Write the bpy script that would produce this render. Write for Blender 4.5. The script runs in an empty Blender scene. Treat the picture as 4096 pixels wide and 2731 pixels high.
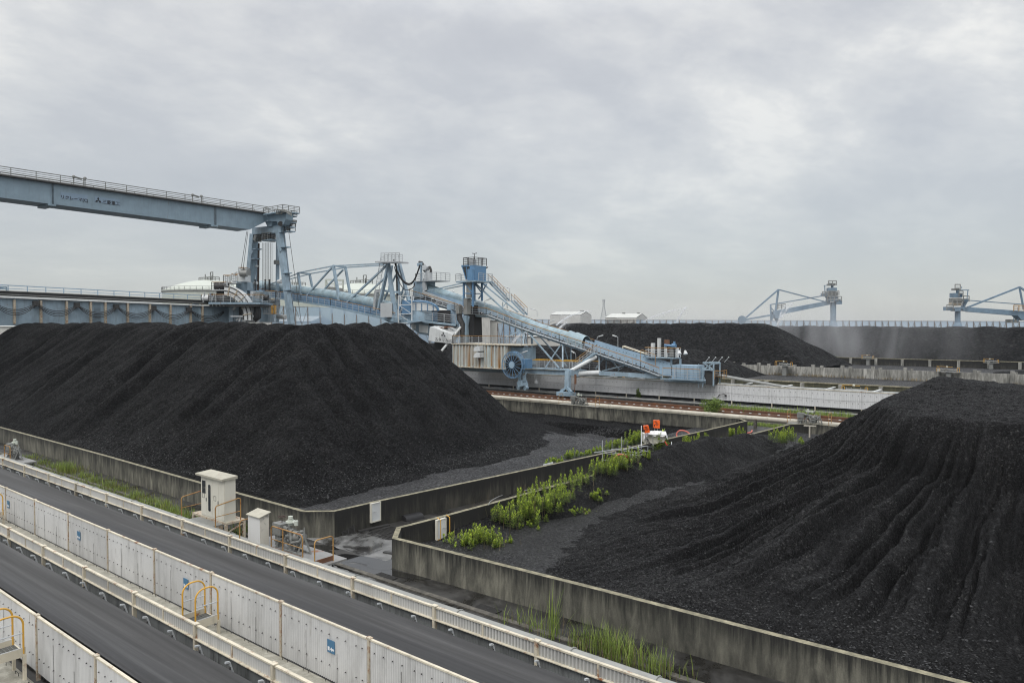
import bpy, math, random
import numpy as np
from mathutils import Vector, Matrix
random.seed(7)
RNG = np.random.default_rng(11)
PI = math.pi
SC = bpy.context.scene
COL = SC.collection
# ---------------------------------------------------------------- camera model (photo pixels 4096 x 2731)
FOC, CAMZ, YAW = 2900.0, 10.5, math.radians(38.9)
PITCH = math.atan(65.5 / FOC)
cF = Vector((-math.sin(YAW), math.cos(YAW), 0)); cR = Vector((math.cos(YAW), math.sin(YAW), 0)); cZ = Vector((0, 0, 1))
aF = cF * math.cos(PITCH) - cZ * math.sin(PITCH); aU = cZ * math.cos(PITCH) + cF * math.sin(PITCH)
CAM = Vector((0, 0, CAMZ))
def ray(px, py): return aF + cR * ((px - 2048) / FOC) + aU * ((1365.5 - py) / FOC)
def GZ(px, py, z=0.0): d = ray(px, py); return CAM + d * ((z - CAMZ) / d.z)
def YT(px, py, t): d = ray(px, py); return CAM + d * (t / d.y)
def XS(px, py, s): d = ray(px, py); return CAM + d * (s / d.x)
def DP(px, py, k): d = ray(px, py); return CAM + d * (k / d.dot(cF))
def V(*a): return Vector(a)
# ---------------------------------------------------------------- mesh builder
ORG = {}; KD = {}
class MB:
    def __init__(s): s.v = []; s.f = []; s.mi = []; s.m = 0
    def add(s, vs, fs):
        b = len(s.v); s.v.extend([tuple(p) for p in vs])
        for f in fs: s.f.append(tuple(b + i for i in f)); s.mi.append(s.m)
        return s
    def box(s, x0, x1, y0, y1, z0, z1):
        return s.add([(x0,y0,z0),(x1,y0,z0),(x1,y1,z0),(x0,y1,z0),(x0,y0,z1),(x1,y0,z1),(x1,y1,z1),(x0,y1,z1)],
                     [(3,2,1,0),(4,5,6,7),(0,1,5,4),(1,2,6,5),(2,3,7,6),(3,0,4,7)])
    def frame(s, d, up=None):
        d = d.normalized(); up = up or cZ
        if abs(d.dot(up)) > 0.98: up = Vector((0, 1, 0)) if abs(d.y) < .9 else Vector((1, 0, 0))
        a = d.cross(up).normalized(); b = a.cross(d).normalized(); return a, b
    def beam(s, p, q, w, h=None, up=None, w2=None, h2=None):
        p = Vector(p); q = Vector(q); h = h or w; w2 = w2 or w; h2 = h2 or h
        if (q - p).length < 1e-5: return s
        a, b = s.frame(q - p, up); vs = []
        for c, ww, hh in ((p, w, h), (q, w2, h2)):
            for i, j in ((-1,-1),(1,-1),(1,1),(-1,1)): vs.append(c + a * (i * ww / 2) + b * (j * hh / 2))
        return s.add(vs, [(3,2,1,0),(4,5,6,7),(0,1,5,4),(1,2,6,5),(2,3,7,6),(3,0,4,7)])
    def cyl(s, p, q, r, n=12, r2=None, caps=True):
        p = Vector(p); q = Vector(q); r2 = r if r2 is None else r2
        if (q - p).length < 1e-6: return s
        a, b = s.frame(q - p); vs = []
        for c, rr in ((p, r), (q, r2)):
            for i in range(n): t = 2 * PI * i / n; vs.append(c + a * (rr * math.cos(t)) + b * (rr * math.sin(t)))
        fs = [(i, (i + 1) % n, n + (i + 1) % n, n + i) for i in range(n)]
        if caps: fs += [tuple(range(n - 1, -1, -1)), tuple(range(n, 2 * n))]
        return s.add(vs, fs)
    def tube(s, pts, r, n=6, closed=False):
        pts = [Vector(p) for p in pts]; m = len(pts); vs = []; pa = None
        for k in range(m):
            if closed: d = pts[(k + 1) % m] - pts[k - 1]
            else: d = pts[min(k + 1, m - 1)] - pts[max(k - 1, 0)]
            if d.length < 1e-9: d = Vector((0, 0, 1))
            d.normalize()
            if pa is None: pa, _ = s.frame(d)
            a = (pa - d * pa.dot(d))
            if a.length < 1e-4: a, _ = s.frame(d)
            a.normalize(); b = d.cross(a); pa = a
            rr = r[k] if isinstance(r, (list, tuple)) else r
            for i in range(n): t = 2 * PI * i / n; vs.append(pts[k] + a * (rr * math.cos(t)) + b * (rr * math.sin(t)))
        fs = []
        for k in range(m if closed else m - 1):
            o, o2 = k * n, ((k + 1) % m) * n
            for i in range(n): fs.append((o + i, o + (i + 1) % n, o2 + (i + 1) % n, o2 + i))
        if not closed: fs += [tuple(range(n - 1, -1, -1)), tuple(range((m - 1) * n, m * n))]
        return s.add(vs, fs)
    def prism(s, poly, vec):
        poly = [Vector(p) for p in poly]; n = len(poly); vec = Vector(vec)
        nrm = Vector((0, 0, 0))
        for i in range(n): nrm += poly[i].cross(poly[(i + 1) % n])
        if nrm.dot(vec) > 0: poly = poly[::-1]
        vs = poly + [p + vec for p in poly]
        fs = [tuple(range(n)), tuple(range(2 * n - 1, n - 1, -1))] + [(i, n + i, n + (i + 1) % n, (i + 1) % n) for i in range(n)]
        return s.add(vs, fs)
    def lathe(s, c, prof, n=24, a0=0, a1=2 * PI):
        c = Vector(c); full = abs(a1 - a0 - 2 * PI) < 1e-6; k = n if full else n + 1; vs = []
        for r, z in prof:
            for i in range(k): t = a0 + (a1 - a0) * i / n; vs.append(c + Vector((r * math.cos(t), r * math.sin(t), z)))
        fs = []
        for j in range(len(prof) - 1):
            for i in range(n): i2 = (i + 1) % k; fs.append((j * k + i, j * k + i2, (j + 1) * k + i2, (j + 1) * k + i))
        return s.add(vs, fs)
    def ball(s, c, r, n=10, sc=(1, 1, 1)):
        prof = [(max(r * math.sin(PI * j / 6), 1e-4) * sc[0], -r * math.cos(PI * j / 6) * sc[2]) for j in range(7)]
        return s.lathe(c, prof, n)
    def grid(s, P):
        ny, nx = len(P), len(P[0]); s.add([p for r in P for p in r], [(j*nx+i, j*nx+i+1, (j+1)*nx+i+1, (j+1)*nx+i) for j in range(ny-1) for i in range(nx-1)]); return s
    def rail(s, pts, h=1.1, mids=2, sp=1.4, r=.028, kick=False, mtop=None, up=None):
        up = up or cZ; pts = [Vector(p) for p in pts]; r *= 1.3
        for p, q in zip(pts, pts[1:]):
            L = (q - p).length; n = max(1, round(L / sp))
            for i in range(n + 1): b = p.lerp(q, i / n); s.beam(b, b + up * h, r * 1.6, r * 1.6)
            for k in range(1, mids + 1): s.beam(p + up * (h * k / (mids + 1)), q + up * (h * k / (mids + 1)), r * 1.2, r * 1.2)
            m0 = s.m
            if mtop is not None: s.m = mtop
            s.beam(p + up * h, q + up * h, r * 2, r * 2); s.m = m0
            if kick: s.beam(p + up * .08, q + up * .08, .012, .14)
        return s
    def hoop(s, p, q, h, r=.022, n=6, rad=None):
        p = Vector(p); q = Vector(q); d = q - p; L = d.length; d.normalize(); rad = rad or L / 2; pts = [p, p + cZ * (h - rad)]
        for i in range(1, 6): t = PI / 2 * i / 6; pts.append(p + d * (rad - rad * math.cos(t)) + cZ * (h - rad + rad * math.sin(t)))
        pts.append(p + d * rad + cZ * h)
        if L > 2 * rad + .02: pts.append(q - d * rad + cZ * h)
        for i in range(1, 6): t = PI / 2 * i / 6; pts.append(q - d * (rad - rad * math.sin(t)) + cZ * (h - rad + rad * math.cos(t)))
        pts += [q + cZ * (h - rad), q]
        return s.tube(pts, r, n)
    def build(s, name, mat, parent=None, label=None, smooth=True, local=False, loc=None, cat=None, group=None, kind=None):
        me = bpy.data.meshes.new(name)
        if not s.v: s.box(-.01,.01,-.01,.01,-.01,.01)
        A = np.array(s.v, dtype=float)
        if parent is not None: o0 = np.array(ORG.get(parent.name, (0, 0, 0))) if not local else np.zeros(3)
        elif loc is not None: o0 = np.array(loc, dtype=float) if not local else np.zeros(3)
        else:
            o0 = np.array([(A[:,0].min()+A[:,0].max())/2, (A[:,1].min()+A[:,1].max())/2, A[:,2].min()])
        me.from_pydata((A - o0).tolist(), [], s.f)
        mats = mat if isinstance(mat, (list, tuple)) else [mat]
        for m in mats: me.materials.append(m)
        if len(mats) > 1: me.polygons.foreach_set('material_index', s.mi)
        if smooth:
            me.polygons.foreach_set('use_smooth', [True] * len(me.polygons)); me.set_sharp_from_angle(angle=math.radians(38))
        me.update()
        o = bpy.data.objects.new(name, me); COL.objects.link(o)
        if parent is not None: o.parent = parent; KD.setdefault(parent.name, []).append(o); ORG[o.name] = ORG.get(parent.name, (0, 0, 0))
        else: o.location = o0 if loc is None else loc; ORG[o.name] = tuple(o0)
        tag(o, label, cat, group, kind); return o
def tag(o, label=None, cat=None, group=None, kind=None):
    if label: o['label'] = label
    if cat: o['category'] = cat
    if group: o['group'] = group
    if kind: o['kind'] = kind
    return o
def thing(name, label, cat, loc=(0, 0, 0), group=None):
    o = bpy.data.objects.new(name, None); o.empty_display_size = .3; COL.objects.link(o); o.location = loc
    ORG[o.name] = tuple(loc); return tag(o, label, cat, group)
def kids(o): return list(KD.get(o.name, []))
def dup(o, delta=(0, 0, 0), label=None, parent=None, top=True):
    c = o.copy(); COL.objects.link(c)
    if parent is not None: c.parent = parent; KD.setdefault(parent.name, []).append(c)
    c.location = Vector(o.location) + Vector(delta)
    if label: c['label'] = label
    ORG[c.name] = tuple(Vector(ORG[o.name]) + Vector(delta)) if top else ORG.get(parent.name, (0, 0, 0))
    for k in kids(o): dup(k, (0, 0, 0), None, c, False)
    return c
# ---------------------------------------------------------------- materials
def newmat(name):
    m = bpy.data.materials.new(name); m.use_nodes = True; nt = m.node_tree
    return m, nt, nt.nodes['Principled BSDF']
def nd(nt, t, **k):
    n = nt.nodes.new(t)
    for a, b in k.items():
        if a in n.inputs: n.inputs[a].default_value = b
        else: setattr(n, a, b)
    return n
def lk(nt, a, b): nt.links.new(a, b)
def ramp(nt, fac, stops):
    r = nt.nodes.new('ShaderNodeValToRGB'); e = r.color_ramp.elements
    while len(e) > 1: e.remove(e[-1])
    for i, (p, c) in enumerate(stops):
        x = e[0] if i == 0 else e.new(p); x.position = p; x.color = (*c, 1) if len(c) == 3 else c
    lk(nt, fac, r.inputs[0]); return r.outputs[0]
def coords(nt, scale=(1, 1, 1), geo=True):
    if geo: src = nt.nodes.new('ShaderNodeNewGeometry').outputs['Position']
    else: src = nt.nodes.new('ShaderNodeTexCoord').outputs['Object']
    mp = nt.nodes.new('ShaderNodeMapping'); mp.inputs['Scale'].default_value = scale; lk(nt, src, mp.inputs[0]); return mp.outputs[0]
def noise(nt, vec, scale=1, detail=4, rough=.55, dist=0):
    n = nd(nt, 'ShaderNodeTexNoise', Scale=scale, Detail=detail, Roughness=rough, Distortion=dist); lk(nt, vec, n.inputs['Vector']); return n.outputs[0]
def mixc(nt, f, a, b, mode='MIX'):
    m = nt.nodes.new('ShaderNodeMix'); m.data_type = 'RGBA'; m.blend_type = mode
    for s, x in ((m.inputs[0], f), (m.inputs[6], a), (m.inputs[7], b)):
        if hasattr(x, 'is_output') or isinstance(x, bpy.types.NodeSocket): lk(nt, x, s)
        elif isinstance(x, (int, float)): s.default_value = x
        else: s.default_value = (*x, 1)
    return m.outputs[2]
def bump(nt, bs, h, st=.4, d=.02):
    b = nd(nt, 'ShaderNodeBump', Strength=st, Distance=d); lk(nt, h, b.inputs['Height']); lk(nt, b.outputs[0], bs.inputs['Normal'])
def paint(name, col, rough=.5, rust=0.0, var=.15, rustcol=(.22, .075, .02), streak=None, metal=0, dirt=.25, rscale=1.2, dcol=(.10,.095,.08), groove_shade=0):
    m, nt, bs = newmat(name); c = coords(nt)
    n1 = noise(nt, c, .7, 5); a = [x * (1 - var) for x in col]; b = [min(1, x * (1 + var)) for x in col]
    out = ramp(nt, n1, [(.3, a), (.7, b)])
    if dirt > 0:
        c2 = coords(nt, (2.2, 2.2, .35)); n2 = noise(nt, c2, 1.3, 6, .65)
        f = ramp(nt, n2, [(.5, (0, 0, 0)), (.78, (dirt, dirt, dirt))]); out = mixc(nt, f, out, dcol)
    if rust > 0:
        c3 = coords(nt, streak or (1, 1, 1)); n3 = noise(nt, c3, rscale, 8, .7, .4)
        f = ramp(nt, n3, [(max(0, .68 - rust * .3), (0, 0, 0)), (.76 - rust * .18, (1, 1, 1))]); out = mixc(nt, f, out, rustcol)
    if groove_shade:   # dark stripes: corrugation shading painted into the colour, dirt included
        deep = groove_shade < 0; wv = nd(nt, 'ShaderNodeTexWave', Scale=abs(groove_shade)); wv.bands_direction = 'X'; lk(nt, coords(nt), wv.inputs['Vector'])
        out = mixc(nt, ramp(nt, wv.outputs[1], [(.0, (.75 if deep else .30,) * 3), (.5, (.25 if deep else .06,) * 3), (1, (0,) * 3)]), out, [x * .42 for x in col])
    lk(nt, out, bs.inputs['Base Color']); bs.inputs['Roughness'].default_value = rough; bs.inputs['Metallic'].default_value = metal
    return m
def plain(name, col, rough=.6, metal=0):
    return paint(name, col, rough, 0, .08, dirt=0, metal=metal)
def concrete(name, lo, hi, streak=True, zdrip=None, rough=.85, top=False):
    m, nt, bs = newmat(name)
    if top: n = noise(nt, coords(nt), 3, 8, .7)
    else: n = noise(nt, coords(nt, (1.4, 1.4, .28)), 1.4, 7, .68, .5)
    out = ramp(nt, n, [(.32, lo), (.5, [(x + y) / 2.2 for x, y in zip(lo, hi)]), (.66, hi)])
    if not top:
        n0 = noise(nt, coords(nt, (.12, .12, .3)), 1, 4)
        out = mixc(nt, ramp(nt, n0, [(.38, (0, 0, 0)), (.66, (.55, .55, .55))]), out, [x * 1.25 for x in lo])
    if zdrip is not None:   # dark growth running down from the coping, ragged lower edge
        sx = nt.nodes.new('ShaderNodeSeparateXYZ'); lk(nt, nt.nodes.new('ShaderNodeNewGeometry').outputs['Position'], sx.inputs[0])
        n2 = noise(nt, coords(nt, (3.2, 3.2, .12)), 2.2, 8, .75)
        ma = nd(nt, 'ShaderNodeMath', operation='MULTIPLY_ADD'); lk(nt, n2, ma.inputs[0]); ma.inputs[1].default_value = 3.0; lk(nt, sx.outputs[2], ma.inputs[2])
        mr = nd(nt, 'ShaderNodeMapRange'); lk(nt, ma.outputs[0], mr.inputs[0]); mr.inputs[1].default_value = zdrip + .85; mr.inputs[2].default_value = zdrip + 1.5
        mr.inputs[3].default_value = 0; mr.inputs[4].default_value = .92
        out = mixc(nt, mr.outputs[0], out, (.012, .012, .011))
    fine = noise(nt, coords(nt), 22, 5, .7)
    out = mixc(nt, .35, out, ramp(nt, fine, [(.3, (.35, .35, .35)), (.7, (.75, .75, .74))]), 'OVERLAY')
    lk(nt, out, bs.inputs['Base Color']); bs.inputs['Roughness'].default_value = rough; bump(nt, bs, fine, .3, .01); return m
def coalmat(name, sc=9, base=.018, var=1.0, spk=.12, rough=.62, bst=.9, gloss=.4):
    m, nt, bs = newmat(name); c = coords(nt)
    vo = nd(nt, 'ShaderNodeTexVoronoi', Scale=sc, Randomness=1.0); lk(nt, c, vo.inputs['Vector'])
    v2 = nd(nt, 'ShaderNodeTexVoronoi', Scale=sc * 2.3); lk(nt, c, v2.inputs['Vector'])
    se = nt.nodes.new('ShaderNodeSeparateColor'); lk(nt, vo.outputs['Color'], se.inputs[0])
    b0, b1 = base * .55, base * (1 + 1.1 * var)
    cell = ramp(nt, se.outputs[0], [(0, (b0, b0, b0)), (.6, (base, base, base * 1.06)), (.9, (b1, b1, b1 * 1.05)), (.965, (b1 * 1.3, b1 * 1.3, b1 * 1.35)), (.985, (spk, spk, spk * .97))])
    n1 = noise(nt, c, .35, 6, .6)
    out = mixc(nt, 1.0, cell, ramp(nt, n1, [(.3, (.42, .42, .43)), (.5, (.95, .95, .95)), (.7, (1.75, 1.75, 1.72))]), 'MULTIPLY')
    lk(nt, out, bs.inputs['Base Color'])
    r2 = ramp(nt, se.outputs[1], [(0, (rough - .22,) * 3), (1, (min(1, rough + .3),) * 3)]); lk(nt, r2, bs.inputs['Roughness'])
    bs.inputs['Specular IOR Level'].default_value = gloss
    mx = nd(nt, 'ShaderNodeMath', operation='ADD'); lk(nt, vo.outputs['Distance'], mx.inputs[0])
    m3 = nd(nt, 'ShaderNodeMath', operation='MULTIPLY'); lk(nt, v2.outputs['Distance'], m3.inputs[0]); m3.inputs[1].default_value = .5; lk(nt, m3.outputs[0], mx.inputs[1])
    n5 = noise(nt, c, sc * .28, 6, .7)
    m4 = nd(nt, 'ShaderNodeMath', operation='MULTIPLY_ADD'); lk(nt, n5, m4.inputs[0]); m4.inputs[1].default_value = -2.2; lk(nt, mx.outputs[0], m4.inputs[2])
    b = nd(nt, 'ShaderNodeBump', Strength=bst, Distance=-.55 / sc); lk(nt, m4.outputs[0], b.inputs['Height']); lk(nt, b.outputs[0], bs.inputs['Normal'])
    return m
M = {}
M['blue'] = paint('pale_blue_paint', (.275, .365, .435), .5, .2, .2, dirt=.5)
M['blue2'] = paint('weathered_blue_steel', (.24, .33, .40), .5, .2, .2, dirt=.5)
M['girder'] = paint('grey_blue_girder_paint', (.235, .32, .385), .5, .10, .10, streak=(1, 1, .1), rustcol=(.20, .15, .08), dirt=.22)
M['panel'] = paint('bright_blue_panel', (.30, .42, .53), .5, .1, .12, dirt=.3)
M['deep'] = paint('deep_blue_paint', (.11, .225, .37), .45, .06, .12, dirt=.1)
M['boomblue'] = paint('mid_blue_paint', (.125, .235, .37), .5, .1, .2, dirt=.3)
M['cover'] = paint('translucent_grey_green_cover', (.25, .34, .385), .4, .15, .25, dirt=.6, dcol=(.30,.29,.24))
M['white'] = paint('dull_white_paint', (.60, .62, .62), .5, .14, .1, dirt=.3)
M['cream'] = paint('rusty_cream_steel', (.58, .53, .42), .6, .42, .15, dirt=.5, rscale=2.5)
M['rustcream'] = paint('heavily_rusted_cream_post', (.46, .41, .32), .7, .62, .2, dirt=.4, rscale=4)
M['sheet'] = paint('white_corrugated_sheet', (.63, .63, .62), .55, .12, .08, streak=(1.5, 1.5, .12), rustcol=(.22, .19, .15), dirt=.42, groove_shade=.314159 / .09 )
M['sheet2'] = paint('white_gallery_sheet', (.68, .685, .69), .55, .05, .05, streak=(1.5, 1.5, .12), rustcol=(.16, .15, .13), dirt=.28, groove_shade=.314159 / .2)
M['gsheet'] = paint('louvred_guard_sheet', (.60, .60, .58), .55, .08, .05, streak=(1.5, 1.5, .12), rustcol=(.2, .14, .10), dirt=.3, groove_shade=-.314159 / .12)
M['steel2'] = paint('grey_blue_distant_steel', (.15, .225, .30), .55, .1, .2, dirt=.3)
M['lowsheet'] = paint('stained_shaded_lower_sheet', (.17, .18, .18), .8, .3, .4, streak=(3, 3, .2), rustcol=(.03, .03, .03), dirt=.8, dcol=(.02,.02,.02))  # stained, with the shadow under the guard also put into the colour
M['house'] = paint('rust_streaked_pale_blue_container', (.47, .53, .52), .55, .80, .08, streak=(1.1, 1.1, .035), rustcol=(.30, .15, .04), dirt=.5, dcol=(.32,.26,.12), rscale=1.7)
M['cab'] = paint('cream_cabinet_paint', (.62, .60, .52), .45, .07, .05, dirt=.15)
M['cabroof'] = paint('grimy_cream_roof', (.40, .38, .31), .6, .25, .15, dirt=.4, rscale=3)
M['peel'] = paint('peeling_white_paint', (.66, .66, .64), .6, .1, .03, rustcol=(.12, .12, .12), dirt=.05)
M['peelside'] = paint('flaked_white_paint_on_grey_metal', (.60, .57, .50), .6, .55, .03, rustcol=(.12, .12, .12), dirt=.05, rscale=1.0)
M['yellow'] = paint('yellow_orange_paint', (.60, .33, .045), .45, .16, .1, dirt=.15)
M['oldyellow'] = paint('rusted_orange_rail_paint', (.36, .21, .07), .6, .6, .2, dirt=.3, rscale=3)
M['galv'] = plain('galvanised_steel', (.46, .48, .49), .5, .3)
M['gsteel'] = paint('grey_machine_paint', (.20, .205, .195), .5, .25, .2, dirt=.45, rscale=3)
M['dark'] = plain('dark_steel', (.035, .034, .033), .6)
M['black'] = plain('black_rubber', (.014, .014, .015), .6)
M['brown'] = plain('dark_brown_rod', (.05, .03, .022), .6)
M['grey'] = paint('grey_pipe_paint', (.27, .275, .26), .55, .1, .12, dirt=.35)
M['cpipe'] = paint('cream_grey_pipe_paint', (.46, .43, .36), .6, .22, .15, dirt=.45)
M['railrust'] = paint('rusty_rail_steel', (.14, .065, .035), .7, .4, .3, dirt=.4)
M['bed'] = concrete('track_bed_concrete', (.045, .042, .035), (.13, .12, .10), top=True)
M['tank'] = paint('pale_cream_tank_paint', (.48, .51, .45), .5, 0, .04, dirt=.1)
M['bld'] = paint('off_white_building_cladding', (.50, .495, .465), .7, .05, .05, streak=(1, 1, .1), rustcol=(.12, .11, .10), dirt=.3, rscale=.2)
M['roofw'] = plain('pale_roof_sheet', (.50, .51, .48), .6)
M['orange'] = plain('orange_box_paint', (.80, .12, .012), .4)
M['tarp'] = plain('white_tarpaulin', (.72, .72, .73), .6)
M['red'] = plain('red_hose', (.55, .05, .04), .45)
M['pinkhose'] = plain('salmon_hose', (.60, .16, .12), .5)
M['glass'] = plain('dark_window_glass', (.03, .035, .04), .08)
M['signblue'] = plain('blue_sign_face', (.07, .18, .30), .5)
M['signwhite'] = plain('white_sign_print', (.72, .74, .76), .5)
M['ink'] = plain('black_lettering', (.015, .015, .018), .6)
M['wall'] = concrete('stained_concrete_wall', (.022, .022, .019), (.235, .225, .18), zdrip=1.35)
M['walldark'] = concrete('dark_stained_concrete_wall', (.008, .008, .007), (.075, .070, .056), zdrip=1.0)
M['coping'] = concrete('pale_concrete_coping', (.10, .095, .065), (.32, .29, .20), top=True)  # paler, warmer concrete for copings and wall tops
M['farwall'] = concrete('weathered_far_concrete_wall', (.10, .098, .088), (.50, .49, .45), zdrip=3.4)
M['olivewall'] = concrete('olive_stained_far_wall', (.035, .035, .022), (.11, .105, .06), zdrip=3)
M['duct'] = concrete('beige_concrete_trough_cover', (.22, .21, .17), (.40, .385, .33), top=True)
M['coal'] = coalmat('coal_fine', 9.0, .0052, 1.1, .022, .75, .8, .07)
M['coal2'] = coalmat('coal_lumpy', 19, .0072, 1.4, .045, .7, 1.0, .12)
M['coalfar'] = coalmat('coal_far', 2.2, .0065, .9, .02, .8, .8, .08)
M['gravel2'] = coalmat('coal_trough_floor', 14, .0108, 1.2, .06, .55, .9, .3)
M['gravel'] = coalmat('coal_gravel_floor', 9, .021, .9, .05, .6, .7, .25)
# ---------------------------------------------------------------- camera, world, light
cam = bpy.data.objects.new('camera', bpy.data.cameras.new('camera')); COL.objects.link(cam); SC.camera = cam
cam.data.sensor_width = 36; cam.data.lens = 36 * FOC / 4096; cam.data.clip_end = 6000; cam.data.clip_start = .1
cam.location = CAM; cam.rotation_euler = (PI / 2 - PITCH, 0, YAW)
SC.view_settings.view_transform = 'Standard'; SC.view_settings.look = 'None'; SC.view_settings.exposure = 0; SC.view_settings.gamma = 1; SC.cycles.volume_bounces = 2; SC.cycles.filter_width = 1.15; SC.cycles.transparent_max_bounces = 32
SUN_EL, SUN_AZ = math.radians(52), math.radians(38.9 + 180 - 25)      # behind the camera, veiled
sd = Vector((-math.sin(SUN_AZ) * math.cos(SUN_EL), math.cos(SUN_AZ) * math.cos(SUN_EL), math.sin(SUN_EL)))
sun = bpy.data.objects.new('sun', bpy.data.lights.new('sun', 'SUN')); COL.objects.link(sun)
sun.data.energy = 1.1; sun.data.angle = math.radians(25); sun.data.color = (1, .98, .95)
sun.rotation_euler = sd.to_track_quat('Z', 'Y').to_euler()
w = bpy.data.worlds.new('World'); SC.world = w; w.use_nodes = True; nt = w.node_tree; bg = nt.nodes['Background']
tc = nt.nodes.new('ShaderNodeTexCoord').outputs['Generated']
sx = nt.nodes.new('ShaderNodeSeparateXYZ'); lk(nt, tc, sx.inputs[0])
def mth(op, a, b=None, c=None, clamp=False):
    n = nt.nodes.new('ShaderNodeMath'); n.operation = op; n.use_clamp = clamp
    for i, x in enumerate((a, b, c)):
        if x is None: continue
        if isinstance(x, (int, float)): n.inputs[i].default_value = x
        else: lk(nt, x, n.inputs[i])
    return n.outputs[0]
zz = mth('MAXIMUM', sx.outputs[2], 0.0); den = mth('ADD', zz, .22)
cx = mth('DIVIDE', sx.outputs[0], den); cy = mth('DIVIDE', sx.outputs[1], den)
cb = nt.nodes.new('ShaderNodeCombineXYZ'); lk(nt, cx, cb.inputs[0]); lk(nt, cy, cb.inputs[1])
mp = nt.nodes.new('ShaderNodeMapping'); mp.inputs['Rotation'].default_value = (0, 0, math.radians(-30)); mp.inputs['Scale'].default_value = (1.0, .8, 1); lk(nt, cb.outputs[0], mp.inputs[0])
nA = noise(nt, mp.outputs[0], .72, 8, .58, .35); nB = noise(nt, mp.outputs[0], 3.0, 8, .62, .2)
nn = mth('ADD', mth('MULTIPLY', nA, .76), mth('MULTIPLY', nB, .24))
cl = ramp(nt, nn, [(.36, (.52, .527, .55)), (.46, (.615, .62, .63)), (.525, (.77, .765, .745)), (.575, (1.0, .975, .91))])
# low sky is smoother and greyer
hz = nt.nodes.new('ShaderNodeMapRange'); lk(nt, sx.outputs[2], hz.inputs[0]); hz.inputs[1].default_value = -.02; hz.inputs[2].default_value = .42
fac = ramp(nt, hz.outputs[0], [(0, (.92,) * 3), (.25, (.72,) * 3), (.6, (.35,) * 3), (1, (0, 0, 0))])
cl = mixc(nt, fac, cl, (.44, .457, .462))
# side toward camera-right slightly greyer green, left bluer
sky = nt.nodes.new('ShaderNodeTexSky'); sky.sky_type = 'NISHITA'; sky.sun_disc = False; sky.sun_elevation = SUN_EL; sky.sun_rotation = -SUN_AZ
sk = mixc(nt, .025, cl, sky.outputs[0], 'ADD')
# overcast sky grows brighter overhead
up = nt.nodes.new('ShaderNodeMapRange'); lk(nt, sx.outputs[2], up.inputs[0]); up.inputs[1].default_value = .38; up.inputs[2].default_value = .85; up.inputs[3].default_value = .93; up.inputs[4].default_value = 2.3
vm = nt.nodes.new('ShaderNodeVectorMath'); vm.operation = 'SCALE'; lk(nt, sk, vm.inputs[0]); lk(nt, up.outputs[0], vm.inputs[3])
lk(nt, vm.outputs[0], bg.inputs[0]); bg.inputs[1].default_value = 1.0
# ---------------------------------------------------------------- noise helpers (numpy)
def hash2(ix, iy, seed=0):
    h = (ix.astype(np.int64) * 374761393 + iy.astype(np.int64) * 668265263 + seed * 1274126177) & 0xffffffff
    h = ((h ^ (h >> 13)) * 1274126177) & 0xffffffff
    return ((h ^ (h >> 16)) & 0xffff) / 65535.0
def vn(x, y, seed=0):
    ix, iy = np.floor(x), np.floor(y); fx, fy = x - ix, y - iy; fx = fx * fx * (3 - 2 * fx); fy = fy * fy * (3 - 2 * fy)
    a, b, c, d = hash2(ix, iy, seed), hash2(ix + 1, iy, seed), hash2(ix, iy + 1, seed), hash2(ix + 1, iy + 1, seed)
    return (a * (1 - fx) + b * fx) * (1 - fy) + (c * (1 - fx) + d * fx) * fy
def fbm(x, y, o=4, seed=0):
    r = 0; a = .5; s = 0
    for i in range(o): r = r + a * vn(x * 2 ** i + 17.3 * i, y * 2 ** i - 9.1 * i, seed + i); s += a; a *= .5
    return r / s - .5
def smin(a, b, k): h = np.clip(.5 + .5 * (b - a) / k, 0, 1); return b * (1 - h) + a * h - k * h * (1 - h)
def heightfield(name, xs, ys, fn, mat, zcut=None, **k):
    X, Y = np.meshgrid(xs, ys); Z = fn(X, Y); ny, nx = X.shape
    me = bpy.data.meshes.new(name); keep = np.ones((ny - 1, nx - 1), bool)
    if zcut is not None: keep = (np.maximum(np.maximum(Z[:-1, :-1], Z[1:, 1:]), np.maximum(Z[1:, :-1], Z[:-1, 1:])) > zcut)
    idx = np.arange(ny * nx).reshape(ny, nx)
    q = np.stack([idx[:-1, :-1], idx[:-1, 1:], idx[1:, 1:], idx[1:, :-1]], -1)[keep]
    used = np.unique(q); rm = np.full(ny * nx, -1); rm[used] = np.arange(len(used)); q = rm[q]
    P = np.stack([X.ravel(), Y.ravel(), Z.ravel()], -1)[used]; o0 = np.array([P[:, 0].mean(), P[:, 1].mean(), 0.0]); P = P - o0
    me.vertices.add(len(P)); me.vertices.foreach_set('co', P.ravel()); n = len(q)
    me.loops.add(n * 4); me.loops.foreach_set('vertex_index', q.ravel().astype(np.int32))
    me.polygons.add(n); me.polygons.foreach_set('loop_start', np.arange(n, dtype=np.int32) * 4)
    me.polygons.foreach_set('use_smooth', np.ones(n, bool)); me.update(calc_edges=True); me.validate()
    me.materials.append(mat); o = bpy.data.objects.new(name, me); COL.objects.link(o); o.location = o0
    return tag(o, **k)
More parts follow.
